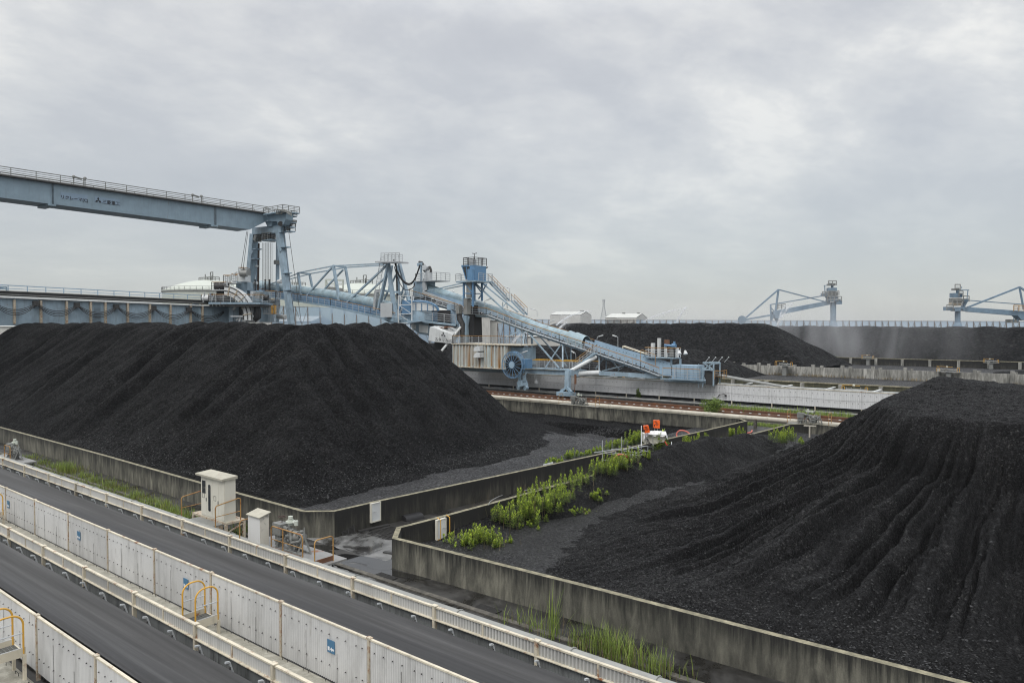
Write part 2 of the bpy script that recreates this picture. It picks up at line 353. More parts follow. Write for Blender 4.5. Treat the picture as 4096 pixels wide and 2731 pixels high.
# ---------------------------------------------------------------- ground
def groundmat():
    m, nt, bs = newmat('wet_dark_yard_concrete'); c = coords(nt)
    n = noise(nt, c, .5, 8, .65, .6); n2 = noise(nt, c, 4, 6, .7)
    out = ramp(nt, n, [(.35, (.010, .0095, .009)), (.5, (.022, .021, .019)), (.64, (.048, .046, .042))])
    out = mixc(nt, .5, out, ramp(nt, n2, [(.3, (.3,) * 3), (.7, (.75,) * 3)]), 'OVERLAY'); lk(nt, out, bs.inputs['Base Color'])
    lk(nt, ramp(nt, n, [(.40, (.12,) * 3), (.46, (.5,) * 3), (.6, (.75,) * 3)]), bs.inputs['Roughness']); bump(nt, bs, n2, .25, .01); return m
M['ground'] = groundmat()
def yardmat():
    m, nt, bs = newmat('pale_wet_apron_concrete'); c = coords(nt)
    n = noise(nt, c, .55, 7, .6, .5); n2 = noise(nt, c, 5, 6, .7)
    out = ramp(nt, n, [(.40, (.018, .017, .016)), (.48, (.09, .09, .088)), (.58, (.20, .20, .195))])  # pale base colour stands in for sky reflected on the wet apron
    out = mixc(nt, .4, out, ramp(nt, n2, [(.3, (.35,) * 3), (.7, (.7,) * 3)]), 'OVERLAY'); lk(nt, out, bs.inputs['Base Color'])
    lk(nt, ramp(nt, n, [(.42, (.16,) * 3), (.5, (.35,) * 3), (.62, (.6,) * 3)]), bs.inputs['Roughness']); return m
M['yard'] = yardmat()
def watermat():
    m, nt, bs = newmat('shallow_water'); bs.inputs['Base Color'].default_value = (.012, .012, .012, 1); bs.inputs['Roughness'].default_value = .04; bs.inputs['Specular IOR Level'].default_value = 1.0; return m
M['water'] = watermat()
g = MB(); gx = (-3000, -110, -31.5, 1500); gy = (-300, 52, 69.2, 4000); g.add([(x, y, 0) for y in gy for x in gx], [(j*4+i, j*4+i+1, j*4+i+5, j*4+i+4) for j in range(3) for i in range(3) if (i, j) != (1, 1)]); g.build('ground', M['ground'], kind='structure', smooth=False)
def sheet(name, pts, z, mat, kind='structure', **k):
    return MB().add([(p[0], p[1], z) for p in pts], [tuple(range(len(pts)))]).build(name, mat, kind=kind, smooth=False, **k)
sheet('yard_apron', [(-31, 18.9), (-24.3, 18.9), (-22, 19.2), (-24.7, 21.9), (-24.9, 24), (-29, 24), (-30.5, 21.8)], .004, M['yard'])
def blob(cx, cy, rx, ry, seed, rot=0, n=40, amp=.5):
    r = random.Random(seed); ph = [r.uniform(0, 6.28) for _ in range(6)]; P = []
    for i in range(n):
        t = 2 * PI * i / n; k = 1 + amp * sum(math.sin((j + 2) * t + ph[j]) / (j + 2) for j in range(6))
        x, y = rx * k * math.cos(t), ry * k * math.sin(t); P.append((cx + x * math.cos(rot) - y * math.sin(rot), cy + x * math.sin(rot) + y * math.cos(rot)))
    return P
for i, (px, py, rx, ry) in enumerate([(1400, 2235, 2.0, .6), (1500, 2285, 1.7, .6), (1290, 2195, .9, .5), (1540, 2255, 1.0, .6)]):
    p = GZ(px, py, 0); sheet('puddle', blob(p.x, p.y, rx, ry, i + 3, .3), .009 + .001 * i, M['water'])
# light kerb line and drain channel along the walls
M['pave'] = concrete('pale_channel_edge', (.04, .038, .033), (.13, .12, .10), top=True)
MB().box(-120, 4, 19.62, 19.86, 0, .06).build('kerb_strip', M['pave'], kind='structure')
MB().box(-120, 4, 18.52, 18.66, 0, .05).build('kerb_strip', M['pave'], kind='structure')
sheet('drain_channel', [(-120, 20.5), (4, 20.5), (4, 21.25), (-120, 21.25)], .005, M['ground'])
# ---------------------------------------------------------------- pit walls
def offset_poly(pts, d):
    out = []; n = len(pts)
    for i in range(n):
        p = Vector(pts[i][:2]); e = []
        if i > 0: e.append((p - Vector(pts[i - 1][:2])).normalized())
        if i < n - 1: e.append((Vector(pts[i + 1][:2]) - p).normalized())
        nn = [Vector((-a.y, a.x)) for a in e]; m = sum(nn, Vector((0, 0))).normalized(); k = d / max(.3, m.dot(nn[0])); out.append(p + m * k)
    return out
def wall_mesh(pts, th, z0, z1, mb, cap=1):
    a = [Vector(p[:2]) for p in pts]; b = offset_poly(pts, th)
    for i in range(len(a) - 1):
        for P, Q, fl in ((a[i], a[i + 1], 0), (b[i], b[i + 1], 1)):
            v = [(P.x, P.y, z0), (Q.x, Q.y, z0), (Q.x, Q.y, z1), (P.x, P.y, z1)]; mb.m = 0; mb.add(v, [(0, 1, 2, 3) if not fl else (3, 2, 1, 0)])
        mb.m = cap; mb.add([(a[i].x, a[i].y, z1), (a[i+1].x, a[i+1].y, z1), (b[i+1].x, b[i+1].y, z1), (b[i].x, b[i].y, z1)], [(0, 1, 2, 3)])
    for k in (0, -1):
        mb.m = 0; mb.add([(a[k].x, a[k].y, z0), (b[k].x, b[k].y, z0), (b[k].x, b[k].y, z1), (a[k].x, a[k].y, z1)], [(0, 1, 2, 3)])
    mb.m = 0; return mb
WH = 1.3
def gp(px, py): p = GZ(px, py, WH); return (p.x, p.y)
LW = [(-118, 21.25)] + [gp(*q) for q in ((0, 1710), (400, 1818), (795, 1931), (1210, 2046), (1338, 2045), (1522, 2003), (2000, 1902), (2406, 1816), (2800, 1727), (2990, 1683), (2965, 1674), (2700, 1652), (2200, 1612))] + [(-118, 69.2)]
RW = [(10, 69.4), (-18, 69.4)] + [gp(*q) for q in ((3245, 1694), (3161, 1697), (2700, 1818), (2202, 1949), (1953, 2018), (1738, 2076), (1605, 2110), (1591, 2149), (2000, 2250), (2386, 2346), (2900, 2478), (3774, 2700))] + [(10, 22.1)]
lw = wall_mesh(LW, .24, -2.6, WH, MB()).build('pit_wall', [M['wall'], M['coping']], label='stained concrete wall ringing the big coal pile on the left', cat='wall', smooth=False)
rw = wall_mesh(RW, -.24, -.05, WH, MB()).build('pit_wall', [M['wall'], M['coping']], label='stained concrete wall round the coal pile at right, its corner nearest the wet yard', cat='wall', smooth=False)
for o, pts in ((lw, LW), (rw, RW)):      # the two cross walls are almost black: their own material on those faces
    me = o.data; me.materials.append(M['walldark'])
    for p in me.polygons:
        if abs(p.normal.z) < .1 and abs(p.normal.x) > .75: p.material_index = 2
def wdoor(parent, px0, px1, pyt, pyb, s, handle_side=1, hoops=False):
    a = XS(px0, pyt, s); b = XS(px1, pyt, s); y0, y1 = a.y, a.y + (b.y - a.y) * .82; z1 = WH - .03; z0 = .36
    f = MB(); x0 = s + .03; x1 = s + .17
    f.box(x0, x1, y0 - .06, y0, z0 - .06, z1 + .03); f.box(x0, x1, y1, y1 + .06, z0 - .06, z1 + .03); f.box(x0, x1, y0, y1, z0 - .06, z0); f.box(x0, x1, y0, y1, z1, z1 + .03)
    d = MB().box(x0, x1 - .02, y0 + .003, y1 - .003, z0 + .003, z1 - .003).build('door', M['white'], parent)
    f.build('door_frame', M['cab'], parent)
    hh = MB(); hy = y0 + .12 if handle_side > 0 else y1 - .12; hh.cyl((x1 - .02, hy, .85), (x1 + .05, hy, .85), .015); hh.beam((x1 + .05, hy, .85), (x1 + .05, hy + .12, .82), .02)
    hh.build('handle', M['galv'], d)
    return y0, y1
ws = GZ(1500, 2007, WH).x
wdoor(lw, 1480, 1519, 2012, 2083, ws - .02)
ws2 = GZ(1760, 2070, WH).x
y0, y1 = wdoor(rw, 1742, 1779, 2075, 2140, ws2 + .06, -1)
h = MB()
for yy in (y0 - .02, y1 + .08):
    h.tube([(ws2 + .2, yy, .35), (ws2 + .42, yy, .45), (ws2 + .42, yy, 1.35), (ws2 + .2, yy, 1.42)], .022)
h.build('grab_rail', M['yellow'], rw)
# small white name plate on left cross wall
p = XS(2162, 1872, ws + .02); q = MB().box(ws + .25, ws + .28, p.y, p.y + 1.1, .98, 1.14); q.build('plate', M['signwhite'], lw)
# ---------------------------------------------------------------- coal piles
def coal_left(X, Y):
    warp = fbm(X * .07, Y * .07, 3, 5) * 5; w2 = fbm(X * .3, Y * .3, 3, 9) * 1.6
    front = (Y - 24.6 + fbm(X * .12, Y * 0, 2, 31) * 2.2) * .72
    toe = np.interp(Y, [24, 45, 51, 57, 65, 68], [-37.2, -37.6, -39.3, -43.8, -52.5, -56])
    end = (toe - X + fbm(Y * .1, X * 0, 2, 41) * 2.5) * .55
    back = (68.2 - Y) * .95; left = (X + 143) * .62
    def rg(u, L, sd):
        u = u / L + .35 * np.sin(u * .37 + sd) ; return np.abs(np.sin(PI * u)), u
    rf, _ = rg(X + .10 * (Y - 40) + w2 * .5 + 2, 5.6, 1); rf2, _ = rg(X - .1 * (Y - 40) + w2, 1.9, 2)
    re, _ = rg(Y + .25 * (X + 62) + w2 * .5, 3.1, 4); re2, _ = rg(Y + w2 * .8, 1.2, 3)
    k = smin(front, end, 1.5)
    fm = 1 / (1 + np.exp((front - end) * .9))           # 1 on the front face, 0 on the end face
    top = 9.75 + .25 * fbm(X * .1, Y * .1, 3, 3)
    base = smin(smin(k, back, .6), left, 1.0)
    rid = (1.35 * (rf - .5) + .28 * rf2) * fm + (1.0 * (re - .5) + .22 * re2) * (1 - fm)
    hgt = np.clip(base / 3.0, 0, 1) * (.45 + .55 * np.clip(base / 9, 0, 1))
    tf = 10.1 + .78 * np.abs(np.sin(PI * ((X + .1 * (Y - 40) + 2) / 5.6 + .35 * np.sin((X + 2) * .37 + 1))))
    te = 10.0 + .85 * np.abs(np.sin(PI * (Y / 3.1 + .35 * np.sin(Y * .37 + 4))))
    wr = np.exp(-((X - toe + 18.8) / 3.0) ** 2); tp = top + (te - top) * wr
    wf = np.exp(-((Y - 40.0) / 3.0) ** 2) * (X < -57); tp = tp + (tf - tp) * wf * (1 - wr)
    bk = np.exp(-((Y - 57.0) / 3.0) ** 2); tp = tp + (10.2 + .6 * rf - tp) * bk * (1 - wr)
    z = smin(base + rid * hgt, tp, .5); z = np.maximum(z, smin((toe + 3.2 - X) * .16, (Y - 23) * .2, .4) * (Y < 64) + fbm(X * .5, Y * .5, 3, 77) * .25)
    z = z + fbm(X * 1.1, Y * 1.1, 4, 21) * .30 * np.clip(z / 3, 0.15, 1) + fbm(X * 4, Y * 4, 3, 22) * .10
    cone = 10.95 - np.hypot((X + 64.5) * .62, (Y - 39.5) * .72) + fbm(X * .6, Y * .6, 4, 8) * .25
    z = np.where((z > 2), np.maximum(z, smin(cone, np.full_like(cone, 10.8), .3) * (cone > 6) + (-5) * (cone <= 6)), z)
    return z - .05
heightfield('coal_pile', np.arange(-150, -29.5, .3), np.arange(21.6, 69.1, .3), coal_left, M['coal'], zcut=-2.3,
            label='huge black coal pile with furrowed slopes inside the left concrete pit', cat='coal pile')
ins = lambda P, z, nm, mt: sheet(nm, P, z, mt)
def floorfn(X, Y): return .13 + fbm(X * .25, Y * .25, 4, 2) * .12 + np.clip((Y - 52) * .12, 0, 1) * np.clip((-32 - X) * .3, 0, 1) * np.clip(fbm(X * .35, Y * .35, 4, 91) + .25, 0, 1) * 1.3 + - np.clip((Y - 55) * .19, 0, 2.4) * np.clip((-31.8 - X) * .6, 0, 1) + fbm(X * 3, Y * 3, 2, 4) * .05
inner = [p for p in LW]
heightfield('pit_floor', np.arange(-60, -26.2, .35), np.arange(21.7, 69.0, .35), lambda X, Y: np.where((X > np.interp(Y, [21, 24, 44, 69.5], [-31.5, -29.6, -27.8, -26.3]) - .12), -3.5, floorfn(X, Y)), M['gravel'], zcut=-2.9, kind='structure')
def coal_right(X, Y):
    xw = np.interp(Y, [21, 24.4, 61, 69], [-24.9, -24.7, -22.4, -22.2])
    flo = .25 + fbm(X * .3, Y * .3, 4, 51) * .25 + fbm(X * 1.5, Y * 1.5, 3, 52) * .10 + np.clip((Y - 60) * .12, 0, 1)
    Bt = np.interp(Y, [22, 25, 31, 38, 44, 50, 58, 63, 69], [.0, .35, .95, 1.45, 2.0, 2.05, 1.7, .9, .3]) + fbm(X * 0, Y * .45, 3, 53) * .5
    d = X - xw; berm = Bt - np.clip(d - .9, 0, 9) * .62 + fbm(X * .9, Y * .9, 4, 54) * .3
    wN = fbm(X * .12, Y * .12, 3, 61) * 2.4
    dl = -9.3 - X + wN * .35; df = 37.7 - Y + wN * .35; dc = (X + 9.1) * -.85 + (Y - 41.5) * -.53 + wN * .3
    def prof(d, k1, w1, k2, w3=99, k3=.1): return 6.3 - np.where(d < w1, k1 * d, np.where(d < w3, k1 * w1 + k2 * (d - w1), k1 * w1 + k2 * (w3 - w1) + k3 * (d - w3)))
    left = prof(dl, .70, 4.2, .58, 8.4, .24); front = np.minimum(prof(df, .95, 2.2, .25), prof(dc, .85, 2.6, .40, 9.0, .17))
    back = 1.2 + (70.5 - Y) * .36
    ang = np.arctan2(Y - 47, X + 3); rad = np.hypot(X + 3, Y - 47)
    aw = ang + fbm(X * .22, Y * .22, 3, 62) * .055
    def rdg(f, p): q = np.abs(2 * (f - np.floor(f + .5))); return q ** p
    g1 = vn(aw * 21, rad * .025, 71); g2 = vn(aw * 48 + 5, rad * .04, 72); g3 = vn(aw * 80, rad * .09, 73)
    cut = np.clip(1 - np.abs(g1 - .5) * 7, 0, 1) * 1.0 + np.clip(1 - np.abs(g2 - .5) * 6, 0, 1) * .62 + np.clip(1 - np.abs(g3 - .5) * 4, 0, 1) * .34
    plat = 6.25 + np.clip(Y - 37, 0, 30) * .022 + .75 * np.exp(-((X + 9.3) ** 2 + (Y - 51.5) ** 2) / 24) + fbm(X * .25, Y * .25, 3, 63) * .28
    sl = smin(smin(left, front, .7), back, 1)
    z = smin(sl, plat, .2)
    msk = np.clip((plat - sl) / 1.4, 0, 1) * np.clip((z - .3) / 1.8, .12, 1) * np.clip((Y - 22.6) / 5, .12, 1) * (.5 + .9 * vn(ang * 6 + 3, rad * .09, 75))
    z = z - cut * .95 * msk + fbm(X * .8, Y * .8, 4, 64) * .32 * (.25 + .75 * msk)
    z = np.maximum(z, berm) + fbm(X * 3.2, Y * 3.2, 4, 65) * .22
    yw = np.interp(X, [-24.5, -3.1, 6], [21.4, 21.95, 22.05]) + .13; return np.where((X < xw + .12) | (Y < yw), np.minimum(z, 0), z)
def floor_right(X, Y):
    r = fbm((X + Y * .2) * .9, (Y - X * .5) * .22, 4, 58)
    return .32 + fbm(X * .3, Y * .3, 4, 51) * .25 + r * .45 + fbm(X * 2, Y * 2, 3, 52) * .10 + np.clip((Y - 62) * .03, 0, .2)
heightfield('pit_floor', np.arange(-24.3, 8, .16), np.arange(21.5, 69.0, .16), lambda X, Y: np.where((X < np.interp(Y, [21, 24.4, 61, 69], [-24.9, -24.7, -22.4, -22.2]) + .12) | (Y < np.interp(X, [-24.5, -3.1, 6], [21.4, 21.95, 22.05]) + .13), -1, floor_right(X, Y)), M['gravel2'], zcut=-.2, kind='structure')
heightfield('coal_pile', np.arange(-24.7, 6, .09), np.concatenate([np.arange(21.5, 50, .09), np.arange(50, 69, .2)]), coal_right, M['coal2'], zcut=.1,
            label='flat topped coal pile with rain gullies inside the near right pit', cat='coal pile')
# loose lumps at the feet of the near piles
def lumps(name, n, region, hf, mat, smax, seed):
    r = np.random.default_rng(seed); mb = MB(); k = 0; XY = np.array([region(r) for _ in range(n)]); ZZ = hf(XY[:, :1], XY[:, 1:])[:, 0]
    while k < n:
        x, y, z = float(XY[k, 0]), float(XY[k, 1]), float(ZZ[k])
        s = smax * (.3 + .7 * r.random() ** 3); k += 1
        pts = r.normal(size=(6, 3)) * .16; base = np.array([(1,0,0),(-1,0,0),(0,1,0),(0,-1,0),(0,0,.7),(0,0,-.7)]) + pts
        a = r.random() * 6.28; ca, sa = math.cos(a), math.sin(a)
        vs = [(x + s * (b[0] * ca - b[1] * sa), y + s * (b[0] * sa + b[1] * ca) * .8, z + s * b[2] * .7 + s * .15) for b in base]
        mb.add(vs, [(0,2,4),(2,1,4),(1,3,4),(3,0,4),(2,0,5),(1,2,5),(3,1,5),(0,3,5)])
    return mb.build(name, mat, kind='stuff', smooth=False)
M['lump'] = plain('coal_lump', (.026, .027, .028), .5)
def regR(r):
    y = 22.6 + 26 * r.random() ** 1.6; x = -24 + r.random() * 22; return x, y
tag(lumps('coal_lumps', 9000, regR, lambda X, Y: np.maximum(coal_right(X, Y), floor_right(X, Y)), M['lump'], .055, 1), 'scattered loose coal lumps lying on the near right pile and its foot', 'coal')
def regL(r):
    if r.random() < .6: y = 25 + 38 * r.random(); x = -37.2 + r.normal() * 1.1
    else: x = -40 - 30 * r.random(); y = 24.5 + abs(r.normal()) * 1.6
    return x, y
tag(lumps('coal_lumps', 6000, regL, lambda X, Y: np.maximum(coal_left(X, Y), .15), M['lump'], .075, 2), 'loose coal lumps along the foot of the huge left pile', 'coal')
# ---------------------------------------------------------------- foreground belt conveyors (run along X)
def corr(mb, x0, x1, y, z0, z1, pitch=.076, amp=.012, sgn=1):
    n = int((x1 - x0) / (pitch / 4)); vs = []
    for i in range(n + 1):
        x = x0 + (x1 - x0) * i / n; yy = y + amp * (0, 1, 0, -1)[i % 4] * sgn; vs += [(x, yy, z0), (x, yy, z1)]
    mb.add(vs, [(2*i, 2*i+2, 2*i+3, 2*i+1) for i in range(n)]); return mb
def beltmat():
    m, nt, bs = newmat('moving_rubber_belt'); n = noise(nt, coords(nt, (.05, 3.2, 3.2)), 1.6, 6, .6); n2 = noise(nt, coords(nt, (1.5, 9, 9)), 3, 6, .7)
    o = ramp(nt, n, [(.3, (.013, .013, .0135)), (.5, (.028, .028, .029)), (.7, (.055, .055, .056))])
    o = mixc(nt, .35, o, ramp(nt, n2, [(.3, (.35,) * 3), (.7, (.65,) * 3)]), 'OVERLAY'); lk(nt, o, bs.inputs['Base Color']); bs.inputs['Roughness'].default_value = .55; return m
M['belt'] = beltmat()
PANEL = 4.1
def near_conveyor(label, tf, tb0, tb1, tg, x0, x1, ph, fz, group=None):
    R = thing('belt_conveyor', label, 'conveyor', (x0, (tf + tg) / 2, 0), group)
    # belt with troughed section
    w = tb1 - tb0; prof = [(0, .34), (.05, .31), (.22, .08), (.32, .02), (.5, 0), (.68, .02), (.78, .08), (.95, .31), (1, .34)]
    zb = .90; b = MB(); vs = []; nx = 40
    for i in range(nx + 1):
        x = x0 + (x1 - x0) * i / nx
        for u, h in prof: vs.append((x, tb0 + u * w, zb + h))
        for u, h in prof[::-1]: vs.append((x, tb0 + u * w, zb + h - .025))
    k = 2 * len(prof); fs = []
    for i in range(nx):
        for j in range(k): fs.append((i*k+j, i*k+(j+1) % k, (i+1)*k+(j+1) % k, (i+1)*k+j))
    fs.append(tuple(range(k))); b.add(vs, [f[::-1] for f in fs]); b.build('belt', M['belt'], R)
    # supporting frame under the belt
    f = MB(); f.box(x0, x1, tb0 + .1, tb0 + .2, .55, .78); f.box(x0, x1, tb1 - .2, tb1 - .1, .55, .78); f.box(x0, x1, tf + .25, tg - .15, .05, .12)
    i = x0
    while i < x1: f.beam((i, tb0 + .15, .1), (i, tb0 + .15, .6), .1); f.beam((i, tb1 - .15, .1), (i, tb1 - .15, .6), .1); i += 3.3
    f.build('support_frame', M['dark'], R)
    # idler sets
    first = None; n = 0; x = -5.3
    while x > x0 + 1 and n < 62:
        if first is None:
            q = MB()
            yb = tb1 + .22; q.beam((x, yb, .5), (x, yb + .02, .95), .07, .05); q.beam((x, yb + .02, .95), (x, yb - .10, 1.33), .06, .05); q.beam((x, yb - .10, 1.33), (x, yb - .22, 1.36), .06, .05)
            first = q.build('idler_bracket', M['galv'], R)
            rr = MB(); rr.cyl((x, tb1 - .32, .86), (x, tb1 + .10, 1.16), .082, 12); rr.cyl((x, tb1 + .10, 1.16), (x, tb1 + .15, 1.195), .035, 8); rr.build('roller', M['dark'], first); rr = MB()
            rr.cyl((x, tb0 + .32, .86), (x, tb0 - .12, 1.17), .082, 12); rr.cyl((x, tb0 - .12, 1.17), (x, tb0 - .17, 1.2), .035, 8); rr.build('roller', M['dark'], first)
            xf = x
        else: dup(first, (x - xf, 0, 0), None, R, False)
        x -= 1.62; n += 1
    # tall corrugated fence
    fz0, fz1 = fz; posts = []; x = ph
    while x < x1: x += PANEL
    fp = None; n = 0
    while x > x0 and n < 28:
        if fp is None:
            q = MB(); q.m = 0; corr(q, x + .05, x + PANEL - .05, tf, fz0, fz1 - .03, .09, .024)
            q.m = 1; q.box(x, x + PANEL, tf - .03, tf + .045, fz1 - .045, fz1); q.box(x, x + PANEL, tf + .03, tf + .07, fz0 + .02, fz0 + .07)
            q.m = 2
            for zz in (fz0 + (fz1 - fz0) * .27, fz0 + (fz1 - fz0) * .80):
                for j in range(11):
                    xx = x + .25 + j * .36 + (.1 if j % 5 == 4 else 0); q.cyl((xx, tf - .02, zz), (xx, tf - .055, zz - .005), .010, 6); q.box(xx - .014, xx + .014, tf - .034, tf - .025, zz - .014, zz + .014)
            for xx in (x + 1.3, x + 2.75): q.box(xx, xx + .006, tf - .03, tf - .0255, fz0 + .02, fz1 - .5 - .3 * (xx > x + 2))
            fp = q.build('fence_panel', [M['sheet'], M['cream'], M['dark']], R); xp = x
            q = MB(); q.box(x - .035, x + .045, tf - .035, tf + .06, fz0 - .25, fz1 - .0); q.box(x - .075, x + .09, tf - .045, tf + .065, fz1 - .012, fz1 + .03); q.beam((x, tf + .06, fz1 - .2), (x, tf + .30, fz0 - .1), .05)
            pp = q.build('fence_post', M['rustcream'], R)
        else: dup(fp, (x - xp, 0, 0), None, R, False); dup(pp, (x - xp, 0, 0), None, R, False)
        x -= PANEL; n += 1
    # low guard with louvre-like sheet
    x = ph - 1.3
    while x < x1: x += PANEL
    gq = None; n = 0; gz0, gz1 = 1.10, 1.50
    while x > x0 and n < 28:
        if gq is None:
            q = MB(); q.m = 0
            corr(q, x + .05, x + PANEL - .05, tg, gz0, gz1 - .02, .12, .034)
            q.m = 1; q.box(x, x + PANEL, tg - .05, tg + .05, gz1 - .05, gz1); q.box(x, x + PANEL, tg - .10, tg + .02, gz0 - .025, gz0)
            q.box(x + PANEL / 2 - .03, x + PANEL / 2 + .03, tg - .045, tg - .022, gz0, gz1 - .05)
            q.m = 2; corr(q, x, x + PANEL, tg + .03, .35, gz0 - .03, .11, .015)
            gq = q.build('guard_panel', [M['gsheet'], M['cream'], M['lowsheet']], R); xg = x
            q = MB(); q.box(x - .05, x + .05, tg - .09, tg + .03, .62, gz1 + .012); q.box(x - .10, x + .10, tg - .10, tg + .06, gz1 + .012, gz1 + .04); gpost = q.build('guard_post', M['cream'], R)
        else: dup(gq, (x - xg, 0, 0), None, R, False); dup(gpost, (x - xg, 0, 0), None, R, False)
        x -= PANEL; n += 1
    return R
near_conveyor_A = near_conveyor('front belt conveyor with tall corrugated fence, bottom left corner', 7.56, 8.45, 10.25, 10.88, -100, -4, -19.7, (.45, 2.10), 'foreground belt conveyors')
near_conveyor_B = near_conveyor('second belt conveyor with wide black belt behind the long white corrugated fence', 12.6, 13.8, 15.6, 16.4, -108, 0, -19.2, (.45, 2.10), 'foreground belt conveyors')
# signs on the fences
def sign_on(parent, px, py, t, w=.33, h=.36, z=None, rel=True):
    p = YT(px, py, t - .03); b = MB().box(p.x - w/2, p.x + w/2, t - .045, t - .032, p.z - h/2, p.z + h/2).build('sign', M['signblue'], parent, label='small blue sign with a white arrow')
    q = MB(); y = t - .049; x0, z0 = p.x, p.z
    q.box(x0 - w*.42, x0 - w*.16, y, y + .003, z0 - h*.34, z0 - h*.05)       # white square
    ax = x0 + w*.15; az = z0 - h*.2
    q.add([(ax - .10*w/.42, y, az), (ax, y, az + .07), (ax, y, az - .07)], [(0, 2, 1)]); q.box(ax, ax + .12*w/.42, y, y + .003, az - .028, az + .028)
    q.build('arrow_print', M['signwhite'], b); return b
for px, py, par, t in ((34, 2016, near_conveyor_B, 12.6), (316, 2141, near_conveyor_B, 12.6), (744, 2333, near_conveyor_B, 12.6), (1325, 2584, near_conveyor_B, 12.6)):
    sign_on(par, px, py, t)
# trough covers with wire handles
def trough(label, t0, t1, x0, x1, z=.64):
    R = thing('trough_cover', label, 'trough cover', (x0, (t0 + t1) / 2, 0), 'concrete trough covers'); m = (t0 + t1) / 2; P = [(t0, .0), (t0 + .02, z - .22), (t0 + .22, z - .04), (m - .2, z), (m + .2, z), (t1 - .22, z - .04), (t1 - .02, z - .22), (t1, 0)]
    b = MB(); x = x0
    while x < x1: b.prism([(x, y, h) for y, h in P], (min(2.05, x1 - x) - .015, 0, 0)); x += 2.05
    b.build('cover', M['duct'], R, smooth=False)
    first = None; x = -5; n = 0
    while x > x0 and n < 70:
        if first is None:
            q = MB(); yy = t0 + .25
            q.tube([(x - .15, yy, z - .06), (x - .15, yy, z + .07), (x + .15, yy, z + .07), (x + .15, yy, z - .06)], .009, 5); yy = t1 - .3
            q.tube([(x + .8, yy, z - .06), (x + .8, yy, z + .06), (x + 1.05, yy, z + .06), (x + 1.05, yy, z - .06)], .009, 5); q.cyl((x - .6, t0 + .18, z - .08), (x - .6, t0 + .18, z + .03), .022, 6); q.cyl((x + .4, t0 + .18, z - .08), (x + .4, t0 + .18, z + .03), .022, 6)
            first = q.build('lifting_handle', M['dark'], R); xf = x
        else: dup(first, (x - xf, 0, 0), None, R, False)
        x -= 1.03; n += 1
trough('beige trough cover between the two foreground belt conveyors', 11.15, 12.56, -106, 0)
trough('beige trough cover in the very bottom left corner', 6.1, 7.3, -60, -6)
# stiles with yellow hoops
def stile(label, x0, x1, y0, y1, z, leg0=.1):
    R = thing('step_platform', label, 'step platform', ((x0 + x1) / 2, (y0 + y1) / 2, 0), 'step platforms with yellow hoops')
    q = MB()
    n = 14
    for i in range(n + 1): x = x0 + (x1 - x0) * i / n; q.box(x - .004, x + .004, y0, y1, z - .03, z)
    for i in range(9): y = y0 + (y1 - y0) * i / 8; q.box(x0, x1, y - .005, y + .005, z - .012, z + .002)
    q.build('grating', M['gsteel'], R)
    q = MB(); q.box(x0 - .03, x0, y0 - .03, y1 + .03, z - .09, z + .17); q.box(x1, x1 + .03, y0 - .03, y1 + .03, z - .09, z + .17); q.box(x0, x1, y0 - .03, y0, z - .09, z + .01); q.box(x0, x1, y1, y1 + .03, z - .09, z + .01)
    for x in (x0 - .01, x1 + .01):
        for y in (y0, y1): q.box(x - .04, x + .04, y - .04, y + .04, leg0, z - .03)
    for k in (.35, .7): q.box(x0, x1, y0 - .2, y0 - .03, z - k - .02, z - k + .02); 
    q.build('frame', M['cream'], R)
    for x in (x0 - .015, x1 + .015):
        q = MB(); q.m = 0; q.hoop((x, y0 + .02, z), (x, y1 - .02, z), 1.12, .027, 8, .3)
        q.m = 1
        for k in (.16, .58): q.cyl((x, y0 + .02, z + k), (x, y1 - .02, z + k), .017, 6)
        q.build('handrail', [M['yellow'], M['galv']], R)
p = GZ(782, 2453, 1.35)
stile('yellow hooped step platform crossing the trough between the two foreground conveyors', p.x - .36, p.x + .42, 11.2, 11.98, 1.12, .45)
p = GZ(60, 2598, 1.35)
stile('yellow hooped step platform at the bottom left corner beside the front fence', p.x - .42, p.x + .42, 6.25, 7.05, 1.35, .1)
p = GZ(-8, 2040, 1.3)
stile('rusted yellow hooped platform cut off by the left edge beside the white fence', p.x - .55, p.x + .35, 11.2, 11.98, 1.12, .45)
# grey pipeline behind the low guard
R = thing('pipeline', 'long grey pipe running between the second conveyor and the concrete wall', 'pipe', (-50, 17.75, 0))
MB().cyl((-108, 17.75, .64), (2, 17.75, .64), .25, 20).build('pipe', M['grey'], R)
q = None
for i, x in enumerate([-6.4, -8.2, -9.2, -12, -16.6, -22, -31, -36, -41, -46.2, -51, -56]):
    if q is None:
        q = MB().tube([(x, 17.75 + .275 * math.cos(a), .64 + .275 * math.sin(a)) for a in np.linspace(-.6, PI + .6, 14)], .022, 6); q.beam((x, 17.5, .1), (x, 17.5, .5), .06); q.beam((x, 18.0, .1), (x, 18.0, .5), .06)
        q = q.build('pipe_clamp', M['grey'], R); xq = x
    else: dup(q, (x - xq, 0, 0), None, R, False)
